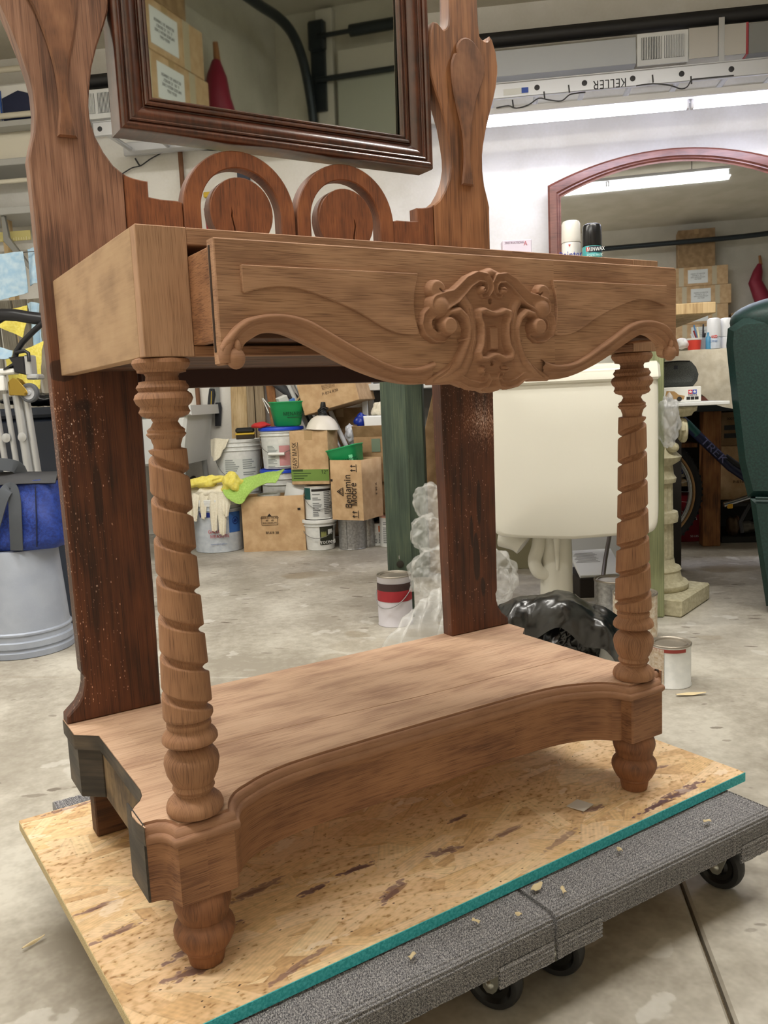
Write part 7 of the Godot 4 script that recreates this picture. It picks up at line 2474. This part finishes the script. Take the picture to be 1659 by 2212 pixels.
func cloth_table() -> void:
	var t := thing("work_table", "table hidden under a stained canvas drop cloth, left of the green chair", "table", at(0, 0, 0))
	slabbox(t, "table_top", Vector3(0.82, 0.03, 0.46), Vector3(1.40, 0.893, -2.98), M["lumber"], 0.003)
	for x in [1.06, 1.76]:
		for z in [-3.16, -2.82]:
			slabbox(t, "table_leg", Vector3(0.045, 0.88, 0.045), Vector3(x, 0.44, z), plain("dark leg", 40, 34, 30, 0.7), 0.002)
	var st := mb()
	cloth(st, V([0.99, 0.913, -2.745, 1.2, 0.914, -2.742, 1.5, 0.914, -2.74, 1.82, 0.913, -2.745]), V([0.985, 0.775, -2.725, 1.13, 0.74, -2.725, 1.262, 0.675, -2.72, 1.82, 0.62, -2.725]), Vector3(0, 0, 0.008), 2.2, 0.008, 51, 54, 22, 0.003)
	cloth(st, V([0.99, 0.9135, -2.745, 1.4, 0.9145, -2.742, 1.82, 0.9135, -2.745]), V([0.99, 0.912, -3.21, 1.4, 0.913, -3.21, 1.82, 0.912, -3.21]), Vector3(0, 0.002, 0), 1.5, 0.003, 52, 40, 16, 0.003)
	single("drop_cloth", "cream canvas drop cloth with tan stains hanging over the table front", "cloth", st, stained_canvas(), Transform3D())
	# things on the cloth
	var k1 := at(1.208, 0.918, -2.80, face_cam(1.2, -2.8))
	spray("clear spray can with a red oval mark on the cloth covered table", k1, 0.027, 0.122, C8(226, 228, 234), C8(198, 208, 222), 2)
	spray("second pale spray can half hidden by the green chair", at(1.262, 0.918, -2.83, 0), 0.027, 0.122, C8(232, 234, 238), C8(222, 224, 230), 2)
	for s in get_children():
		if s.name == "spray_can_002":
			var q := mb()
			ellipsoid(q, Vector3(0.002, 0.047, 0.0262), Vector3(0.013, 0.007, 0.002), 16)
			part("red_oval", q, plain("label red", 200, 60, 60, 0.5), s)
			words(s, "Krylon", 0.007, at(0.002, 0.047, 0.0284), C8(240, 236, 236), true)
			words(s, "Clear", 0.010, at(0.0, 0.030, 0.0275), C8(120, 150, 190))
	var rc := thing("red_tub", "small red tub with a white rim on the cloth covered table", "tub", at(1.138, 0.917, -2.83))
	st = mb()
	lathe(st, PackedVector2Array([Vector2(0, 0), Vector2(0.024, 0), Vector2(0.028, 0.042), Vector2(0, 0.042)]), 28)
	part("tub_body", st, plain("tub red", 214, 66, 52, 0.5), rc)
	st = mb()
	lathe(st, PackedVector2Array([Vector2(0.0285, 0.040), Vector2(0.030, 0.042), Vector2(0.030, 0.048), Vector2(0.0, 0.049)]), 28)
	part("tub_lid", st, plain("white plastic", 232, 232, 228, 0.5), rc)
	single("white_bag", "white plastic bag lying at the left end of the cloth covered table", "bag", bag_mesh(Vector3(0.045, 0.034, 0.04), 55), plain("bag white", 234, 234, 236, 0.4), at(1.090, 0.945, -2.83))
	var cup := single("brush_cup", "clear tumbler holding pens and brushes on the cloth covered table", "cup", tumbler(), film("cup film", Color8(200, 206, 210), 0.5, 0.3), at(1.172, 0.917, -2.86))
	for i in 9:
		var a := i * 2.4
		var cols := [C8(40, 40, 46), C8(120, 40, 44), C8(214, 214, 216), C8(34, 34, 40), C8(190, 192, 198), C8(60, 62, 70), C8(214, 206, 168), C8(70, 110, 150), C8(30, 30, 34)]
		var labels := ["black pen in the tumbler, tallest left", "dark red marker in the tumbler", "white pen in the tumbler", "black marker standing upright in the tumbler", "grey pen in the tumbler", "charcoal pen leaning left in the tumbler", "cream brush handle leaning right in the tumbler", "blue grey pen in the tumbler", "short black pen in the tumbler"]
		var s5 := mb()
		tube(s5, V([1.172 + cos(a) * 0.008, 0.922, -2.86 + sin(a) * 0.008, 1.172 + cos(a) * 0.028 - 0.012, 0.985 + 0.012 * (i % 4), -2.86 + sin(a) * 0.02]), 0.0034, 8)
		single("pen", labels[i], "pen", s5, mat("pen %d" % i, cols[i], 0.4), Transform3D(), "pens in the tumbler")
	single("blue_bottle", "small yellow and blue bottle between the pens and the clear spray can", "bottle", tumbler2(), plain("bottle blue", 70, 140, 180, 0.4), at(1.186, 0.917, -2.79))

func stained_canvas() -> StandardMaterial3D:
	var m := mottled("stained canvas", C8(208, 198, 176), C8(226, 218, 200), 791, 0.02, 2.2, 0.9, 0.0, 1.0)
	return m

func tumbler() -> SurfaceTool:
	var st := mb()
	lathe(st, PackedVector2Array([Vector2(0, 0), Vector2(0.020, 0), Vector2(0.024, 0.05), Vector2(0.0225, 0.05), Vector2(0.0185, 0.003), Vector2(0, 0.003)]), 24)
	return st

func tumbler2() -> SurfaceTool:
	var st := mb()
	lathe(st, PackedVector2Array([Vector2(0, 0), Vector2(0.012, 0), Vector2(0.012, 0.045), Vector2(0.007, 0.054), Vector2(0.007, 0.066), Vector2(0, 0.067)]), 20)
	return st

func bicycle() -> void:
	var t := thing("bicycle", "navy mountain bicycle with a tan walled front tyre under the bench edge", "bicycle", at(0.985, 0.280, -3.26))
	var R := 0.262
	var st := mb()
	var rows := []
	for i in 73:
		var a := -TAU * i / 72
		var row := PackedVector3Array()
		for k in 12:
			var b := TAU * k / 12
			var r := R + cos(b) * 0.022
			row.append(Vector3(cos(a) * r, sin(a) * r, sin(b) * 0.020))
		rows.append(row)
	loft(st, rows, true, false, -2.0)
	part("tyre", st, plain("tyre black", 28, 28, 30, 0.75), t)
	st = mb()
	for i in 60:
		var a := TAU * i / 60
		for k in [-1, 1]:
			box(st, Vector3(0.011, 0.006, 0.009), Vector3(cos(a + 0.05 * k) * (R + 0.021), sin(a + 0.05 * k) * (R + 0.021), k * 0.009), 0.001, Basis(Vector3.BACK, a + PI / 2))
	part("tread_knobs", st, plain("tyre black", 28, 28, 30, 0.75), t).set_meta("kind", "stuff")
	for q in [[0.0205, "tan_sidewall", plain("tan rubber", 176, 138, 92, 0.7), R - 0.0155, 0.008], [0.018, "rim", plain("rim alloy", 178, 180, 180, 0.25, 0.85), R - 0.031, 0.011]]:
		rows = []
		for i in 73:
			var a := -TAU * i / 72
			var row := PackedVector3Array()
			for k in 10:
				var b := TAU * k / 10
				var r: float = q[3] + cos(b) * q[4]
				row.append(Vector3(cos(a) * r, sin(a) * r, sin(b) * q[0]))
			rows.append(row)
		st = mb()
		loft(st, rows, true, false, -2.0)
		part(q[1], st, q[2], t)
	var hub := rod(t, "hub", [0, 0, -0.04, 0, 0, 0.04], 0.016, plain("rim alloy", 178, 180, 180, 0.25, 0.85), 14)
	for i in 28:
		var a := TAU * i / 28
		var s := 1.0 if i % 2 == 0 else -1.0
		rod(t, "spoke", [cos(a + 0.9 * s) * 0.016, sin(a + 0.9 * s) * 0.016, 0.022 * s, cos(a) * (R - 0.036), sin(a) * (R - 0.036), 0.0], 0.0012, plain("spoke steel", 196, 198, 200, 0.25, 0.85), 5)
	# frame: fork to head, down tube, crank
	var nv := plain("bike navy", 28, 34, 66, 0.35)
	rod(t, "fork", [0, 0, 0.05, 0.05, 0.20, 0.052, 0.17, 0.40, 0.02], 0.015, nv, 12)
	var dt := rod(t, "down_tube", [0.165, 0.36, 0.04, 0.245, 0.275, 0.04, 0.40, 0.115, 0.04, 0.62, -0.05, 0.04], 0.021, nv, 14)
	rod(dt, "green_band", [0.20, 0.325, 0.0402, 0.252, 0.269, 0.0402], 0.0215, plain("bike teal", 30, 78, 74, 0.35), 14)
	words(dt, "TREK", 0.032, Transform3D(Basis(Vector3.BACK, deg_to_rad(-45.5)), Vector3(0.322, 0.196, 0.0615)), C8(120, 122, 170), true, "print", 1.5)
	rod(t, "chain_stay", [0.37, -0.06, 0.05, 0.42, -0.045, 0.05, 0.50, -0.02, 0.05, 0.62, 0.05, 0.05], 0.012, plain("chain stay chrome", 190, 192, 194, 0.2, 0.9), 10)
	rod(t, "kick_lever", [0.48, -0.06, 0.06, 0.44, -0.14, 0.06, 0.45, -0.19, 0.06], 0.009, plain("tool black", 28, 28, 30, 0.5), 10)
	slabbox(t, "yellow_reflector", Vector3(0.024, 0.022, 0.016), Vector3(0.395, -0.065, 0.055), plain("reflector amber", 208, 160, 50, 0.3), 0.003)
	rod(t, "front_mudguard", [0.375, 0.165, 0.05, 0.42, 0.13, 0.05, 0.52, 0.06, 0.05], 0.013, plain("tool black", 28, 28, 30, 0.5), 10)

func under_bench() -> void:
	var cb: Material = M["cardboard"]
	var a := carton("brown carton with stamped letters under the bench, right of the brown post", at(1.56, 0.20, -3.66, 0), Vector3(0.28, 0.27, 0.24), cb)
	words(a, "P-B14R", 0.014, at(-0.05, 0.09, 0.1205), C8(90, 68, 48), true)
	var b := carton("upper brown carton with two black bars under the bench top", at(1.56, 0.472, -3.66, 0), Vector3(0.28, 0.165, 0.24), M["cardboard dark"])
	for y in [0.088, 0.048]:
		slabbox(b, "black_bar", Vector3(0.13, 0.024, 0.001), Vector3(-0.06, y, 0.1205), plain("picture black", 40, 40, 42, 0.5), 0.0002)
	words(b, "0001", 0.012, at(-0.095, 0.132, 0.1205), C8(60, 46, 34))
	var sh := thing("low_rack", "low black rack under the cartons with oily machine parts", "rack", at(1.62, 0, -3.62))
	slabbox(sh, "rack_top", Vector3(0.44, 0.02, 0.36), Vector3(0, 0.188, 0), plain("rack black", 24, 24, 24, 0.6), 0.003)
	slabbox(sh, "rack_base", Vector3(0.44, 0.03, 0.36), Vector3(0, 0.015, 0), plain("rack black", 24, 24, 24, 0.6), 0.003)
	slabbox(sh, "rack_back", Vector3(0.44, 0.16, 0.01), Vector3(0, 0.10, -0.17), plain("rack black", 24, 24, 24, 0.6), 0.001)
	for i in 5:
		single("machine_part", ["greasy round machine part on the low rack, first from the brown post", "rusty bracket shaped part on the low rack", "grey metal lump on the low rack behind the bicycle crank", "brown oily block on the low rack", "pale scraped metal part at the rack front"][i], "machine part", rag_lump([Vector3(0.03, 0.045, 0.03), Vector3(0.022, 0.035, 0.03), Vector3(0.04, 0.03, 0.03), Vector3(0.03, 0.028, 0.03), Vector3(0.05, 0.02, 0.02)][i], 101 + i), [plain("oily brown", 84, 66, 48, 0.5, 0.4), plain("rust", 96, 66, 44, 0.7), plain("grey cast", 120, 116, 108, 0.5, 0.5), plain("oily brown", 84, 66, 48, 0.5, 0.4), plain("pale cast", 158, 152, 142, 0.5, 0.4)][i], at(1.46 + i * 0.045, 0.07, [-3.50, -3.56, -3.52, -3.6, -3.46][i]), "parts on the low rack")
	var rb := thing("red_carton", "dark red printed carton on the floor behind the bicycle wheel", "box", at(1.225, 0, -3.55, 6))
	slabbox(rb, "carton", Vector3(0.17, 0.235, 0.12), Vector3(0, 0.1175, 0), plain("carton red", 142, 22, 40, 0.5), 0.002)
	slabbox(rb, "white_panel", Vector3(0.05, 0.06, 0.001), Vector3(-0.06, 0.035, 0.0603), plain("label paper", 226, 228, 226, 0.7), 0.0002)
	words(rb, "A", 0.03, at(0.055, 0.125, 0.0605), C8(236, 230, 230), true)
	words(rb, "50 LBS", 0.010, at(0.055, 0.028, 0.0605), C8(236, 230, 230), true)
	var pl := pail("bucket", "white bucket with a blue band behind the bicycle spokes", "bucket", at(1.235, 0.304, -3.72, face_cam(1.2, -3.7)), 0.05, 0.055, 0.13, M["bucket white"], 1)
	var st := mb()
	sleeve(st, 0.052, 0.0535, 0.02, 0.09, -1.3, 0.9)
	part("blue_band", st, plain("label royal", 30, 52, 150, 0.5), pl)
	single("grey_box", "grey and brown box on the floor behind the spokes", "box", plank_mesh(Vector3(0.12, 0.17, 0.12)), plain("grey card", 148, 146, 140, 0.8), at(1.10, 0.086, -3.60))
	single("blue_packet", "flat pale blue packet on the middle shelf behind the spokes", "packet", plank_mesh(Vector3(0.13, 0.018, 0.08)), plain("pale blue packet", 150, 164, 180, 0.5), at(1.15, 0.311, -3.60, -8))

func armchair() -> void:
	var le: Material = M["leather"]
	var t := thing("leather_recliner", "dark green leather recliner seen from behind at the right edge", "armchair", at(1.09, 0, -2.13) * Transform3D(Basis(Vector3.UP, deg_to_rad(-18.0)), Vector3.ZERO) * at(-1.09, 0, 2.13))
	# the back: a tall slab, its near edge leaning in towards the floor
	var o := PackedVector2Array([Vector2(1.160, 0.392), Vector2(1.132, 0.508), Vector2(1.108, 0.71), Vector2(1.088, 0.90), Vector2(1.092, 0.955), Vector2(1.14, 0.985), Vector2(1.9, 0.985), Vector2(1.9, 0.395)])
	var st := mb()
	prism(st, o, -2.36, -2.13, 0.022)
	part("back_shell", st, le, t)
	st = mb()
	prism(st, PackedVector2Array([Vector2(1.222, 0.022), Vector2(1.197, 0.19), Vector2(1.168, 0.388), Vector2(1.9, 0.388), Vector2(1.9, 0.022)]), -2.38, -2.12, 0.016)
	part("lower_back", st, le, t)
	# puffed headrest with pleats
	var rows := []
	for j in 21:
		var ph := -PI / 2 + PI * j / 20.0
		var row := PackedVector3Array()
		for i in 64:
			var a := -TAU * i / 64
			var c := pow(absf(cos(ph)), 0.75)
			var x := cos(a) * c * 0.42
			var y := pow(absf(sin(ph)), 0.8) * signf(sin(ph)) * 0.086
			var z := sin(a) * c * 0.155
			var pl := 0.010 * pow(absf(sin(x * 26.0 + 0.6)), 0.25) - 0.010
			var k := 1.0 + pl * 2.5
			row.append(Vector3(1.512 + x, 0.966 + (y + 0.012) * k + 0.02 * (x + 0.4), -2.235 + z * k))
		rows.append(row)
	st = mb()
	loft(st, rows, true, false, -2.0)
	part("headrest", st, le, t)
	rod(t, "welt_seam", [1.185, 0.392, -2.117, 1.5, 0.388, -2.112, 1.85, 0.385, -2.112], 0.005, le, 8)
	slabbox(t, "skirt_flap", Vector3(0.62, 0.06, 0.01), Vector3(1.55, 0.936, -2.126), le, 0.004)
	st = mb()
	box(st, Vector3(0.44, 0.34, 0.24), Vector3(1.66, 0.20, -2.51), 0.03)
	part("seat_base", st, le, t)
	for x in [1.26, 1.86]:
		rod(t, "glide", [x, 0.036, -2.2, x, 0.0, -2.2], 0.018, plain("tool black", 28, 28, 30, 0.5), 12)

# what the two mirrors show of the wall behind the camera
func behind_camera() -> void:
	var cd: Material = M["cardboard dark"]
	var tp := plain("packing tape pale", 190, 176, 148, 0.35)
	for i in 4:
		var b := carton(["taped brown carton with a white label, topmost of the stack behind the camera", "taped brown carton with a white label, second of the stack behind the camera", "taped brown carton with a white label, third of the stack behind the camera", "taped brown carton with a white label, lowest of the stack behind the camera"][i], at(2.07 + 0.03 * (i % 2), 2.165 - i * 0.205, 1.10, 180), Vector3(0.60, 0.203, 0.2), M["cardboard"], 0, "labelled cartons behind the camera")
		slabbox(b, "white_label", Vector3(0.205, 0.145, 0.001), Vector3(0.01, 0.100, 0.1006), plain("label paper", 226, 228, 226, 0.7), 0.0002)
		for k in 4:
			words(b, ["RETURN TO OWNER", "1  OF  12 BOXES", "PACKED WITH CARE", "KEEP DRY"][k], 0.012, at(0.01, 0.128 - k * 0.019, 0.1014), C8(96, 92, 90))
		for x in [-0.16, 0.18]:
			slabbox(b, "tape_strip", Vector3(0.05, 0.20, 0.0008), Vector3(x, 0.1015, 0.1003), tp, 0.0002)
	var side := carton("plain brown carton at the end of the labelled stack", at(2.46, 1.55, 1.10, 180), Vector3(0.12, 0.30, 0.2), cd)
	carton("tall plain carton standing on top of the labelled stack behind the camera", at(2.05, 2.369, 1.10, 180), Vector3(0.38, 0.40, 0.2), cd)
	var sh := thing("carton_shelf", "deep wall shelf carrying the labelled cartons behind the camera", "shelf", at(0, 0, 0))
	slabbox(sh, "shelf_board", Vector3(1.35, 0.03, 0.24), Vector3(1.85, 1.532, 1.09), M["lumber"], 0.002)
	for x in [1.3, 2.4]:
		slabbox(sh, "shelf_bracket", Vector3(0.03, 0.30, 0.03), Vector3(x, 1.34, 1.19), plain("rack black", 24, 24, 24, 0.6), 0.002)
		slabbox(sh, "shelf_bracket", Vector3(0.03, 0.38, 0.03), Vector3(x, 1.36, 1.05), plain("rack black", 24, 24, 24, 0.6), 0.002, Basis(Vector3.RIGHT, 0.8))
	for i in 2:
		carton(["tall brown carton left of the labelled stack, on the shelf behind the camera", "wide brown carton at the left end of the shelf behind the camera"][i], at([1.61, 1.35][i], 1.547, 1.09, 180), [Vector3(0.27, 0.80, 0.2), Vector3(0.22, 0.40, 0.2)][i], M["cardboard"])
	# red umbrella hung by its handle
	var um := thing("red_umbrella", "furled crimson umbrella with a wooden handle hanging on the front wall", "umbrella", at(2.71, 2.34, 1.13))
	var st := mb()
	tube(st, V([0, 0.12, 0, 0.012, 0.02, 0]), [0.013, 0.018], 12)
	part("handle", st, M["post brown"], um)
	st = mb()
	tube(st, V([0.0, 0.03, 0, -0.02, -0.05, -0.01, -0.05, -0.16, -0.02, 0.02, -0.34, -0.03, 0.06, -0.6, -0.02]), [0.022, 0.05, 0.07, 0.085, 0.04], 14)
	part("furled_canopy", st, plain("crimson cloth", 132, 24, 48, 0.6), um)
	# garage door, its track, springs and rods on the right wall
	var d := Node3D.new()
	d.name = "door_1"
	add_child(d)
	d.set_meta("kind", "structure")
	for i in 4:
		slabbox(d, "door_panel", Vector3(0.04, 0.61, 3.3), Vector3(3.50, 0.31 + i * 0.62, -0.85), plain("door panel grey", 176, 176, 162, 0.6), 0.004)
	slabbox(d, "door_header", Vector3(0.05, 0.14, 3.3), Vector3(3.52, 2.56, -0.85), plain("door header", 206, 200, 186, 0.7), 0.004)
	slabbox(d, "door_jamb", Vector3(0.05, 2.86, 0.10), Vector3(3.52, 1.43, 0.88), plain("door header", 206, 200, 186, 0.7), 0.004)
	var tr := thing("door_track", "dark steel garage door track curving from the ceiling down the door wall", "door track", at(0, 0, 0))
	var blk := plain("track steel", 46, 52, 56, 0.4, 0.5)
	rod(tr, "track", smooth_list([0.9, 2.63, 0.95, 2.3, 2.635, 0.95, 2.8, 2.65, 0.95, 3.05, 2.67, 0.95, 3.22, 2.65, 0.95, 3.34, 2.57, 0.95, 3.41, 2.45, 0.95, 3.44, 2.28, 0.94, 3.445, 2.0, 0.93, 3.445, 1.2, 0.93, 3.445, 0.05, 0.93]), 0.027, blk, 10)
	slabbox(tr, "bearing_plate", Vector3(0.05, 0.16, 0.10), Vector3(3.47, 2.71, 0.91), blk, 0.01)
	slabbox(tr, "flag_bracket", Vector3(0.02, 0.42, 0.09), Vector3(3.48, 2.52, 0.91), blk, 0.003)
	rod(tr, "torsion_shaft", [3.45, 2.70, 0.90, 3.45, 2.70, -2.4], 0.013, blk, 10)
	rod(tr, "torsion_spring", [3.45, 2.70, 0.70, 3.45, 2.70, -0.6], 0.032, blk, 14)
	rod(tr, "strut", [3.46, 2.475, 0.92, 3.46, 2.475, -2.4], 0.016, blk, 8)

func floor_bits() -> void:
	# shavings, scraps and specks
	var chip := plain("pale shaving", 214, 196, 156, 0.8)
	single("wood_shaving", "long pale shaving on the floor right of the small can", "shaving", curl(0.075, 0.010), chip, at(0.80, 0.003, -1.28, 10))
	single("wood_shaving", "small twig on the floor left of the strand board", "shaving", curl(0.035, 0.003), chip, at(-0.352, 0.003, -0.215, 60))
	single("wood_shaving", "olive scrap on the floor at the bottom right of the dollies", "shaving", curl(0.028, 0.010), plain("olive scrap", 112, 104, 62, 0.8), at(0.492, 0.004, -0.02, 30))
	single("paper_scrap", "small translucent paper scrap on the strand board near the right foot", "paper", scrap(), plain("scrap paper", 206, 200, 192, 0.5), F * at(0.590, 0.0012, -0.005, 8))
	for i in 7:
		var p: Array = [[0.408, 0.1, 0.02], [0.43, 0.125, 0.012], [0.30, 0.11, 0.01], [0.72, 0.12, 0.012], [0.20, 0.118, 0.012], [0.56, 0.10, 0.01], [0.35, 0.13, 0.008]][i]
		single("wood_shaving", ["pale curled shaving at the seam of the two dollies", "second pale shaving just below the carpet seam", "thin splinter on the left dolly carpet by the teal edge", "oval chip on the right dolly carpet", "upright splinter caught on the teal edge at left", "short splinter on the right dolly carpet by the teal edge", "tiny splinter on the left dolly carpet near the seam"][i], "shaving", curl(p[2], p[2] * 0.4), chip, F * at(p[0], -0.0135, p[1], 20 + i * 47), "shavings on the dollies")

func curl(len: float, w: float) -> SurfaceTool:
	var st := mb()
	cloth(st, V([-len / 2, 0.001, -w / 2, 0, 0.003, -w * 0.6, len / 2, 0.0015, -w / 3]), V([-len / 2, 0.0015, w / 3, 0, 0.001, w / 2, len / 2, 0.003, w / 3]), Vector3(0, 0.002, 0), 1.0, 0.0008, 3, 12, 6, 0.0008)
	return st

func scrap() -> SurfaceTool:
	var st := mb()
	slab(st, P([-16,-13, 13,-15, 17,12, -11,15]), 0.0, 0.0012, 0.0002)
	return st
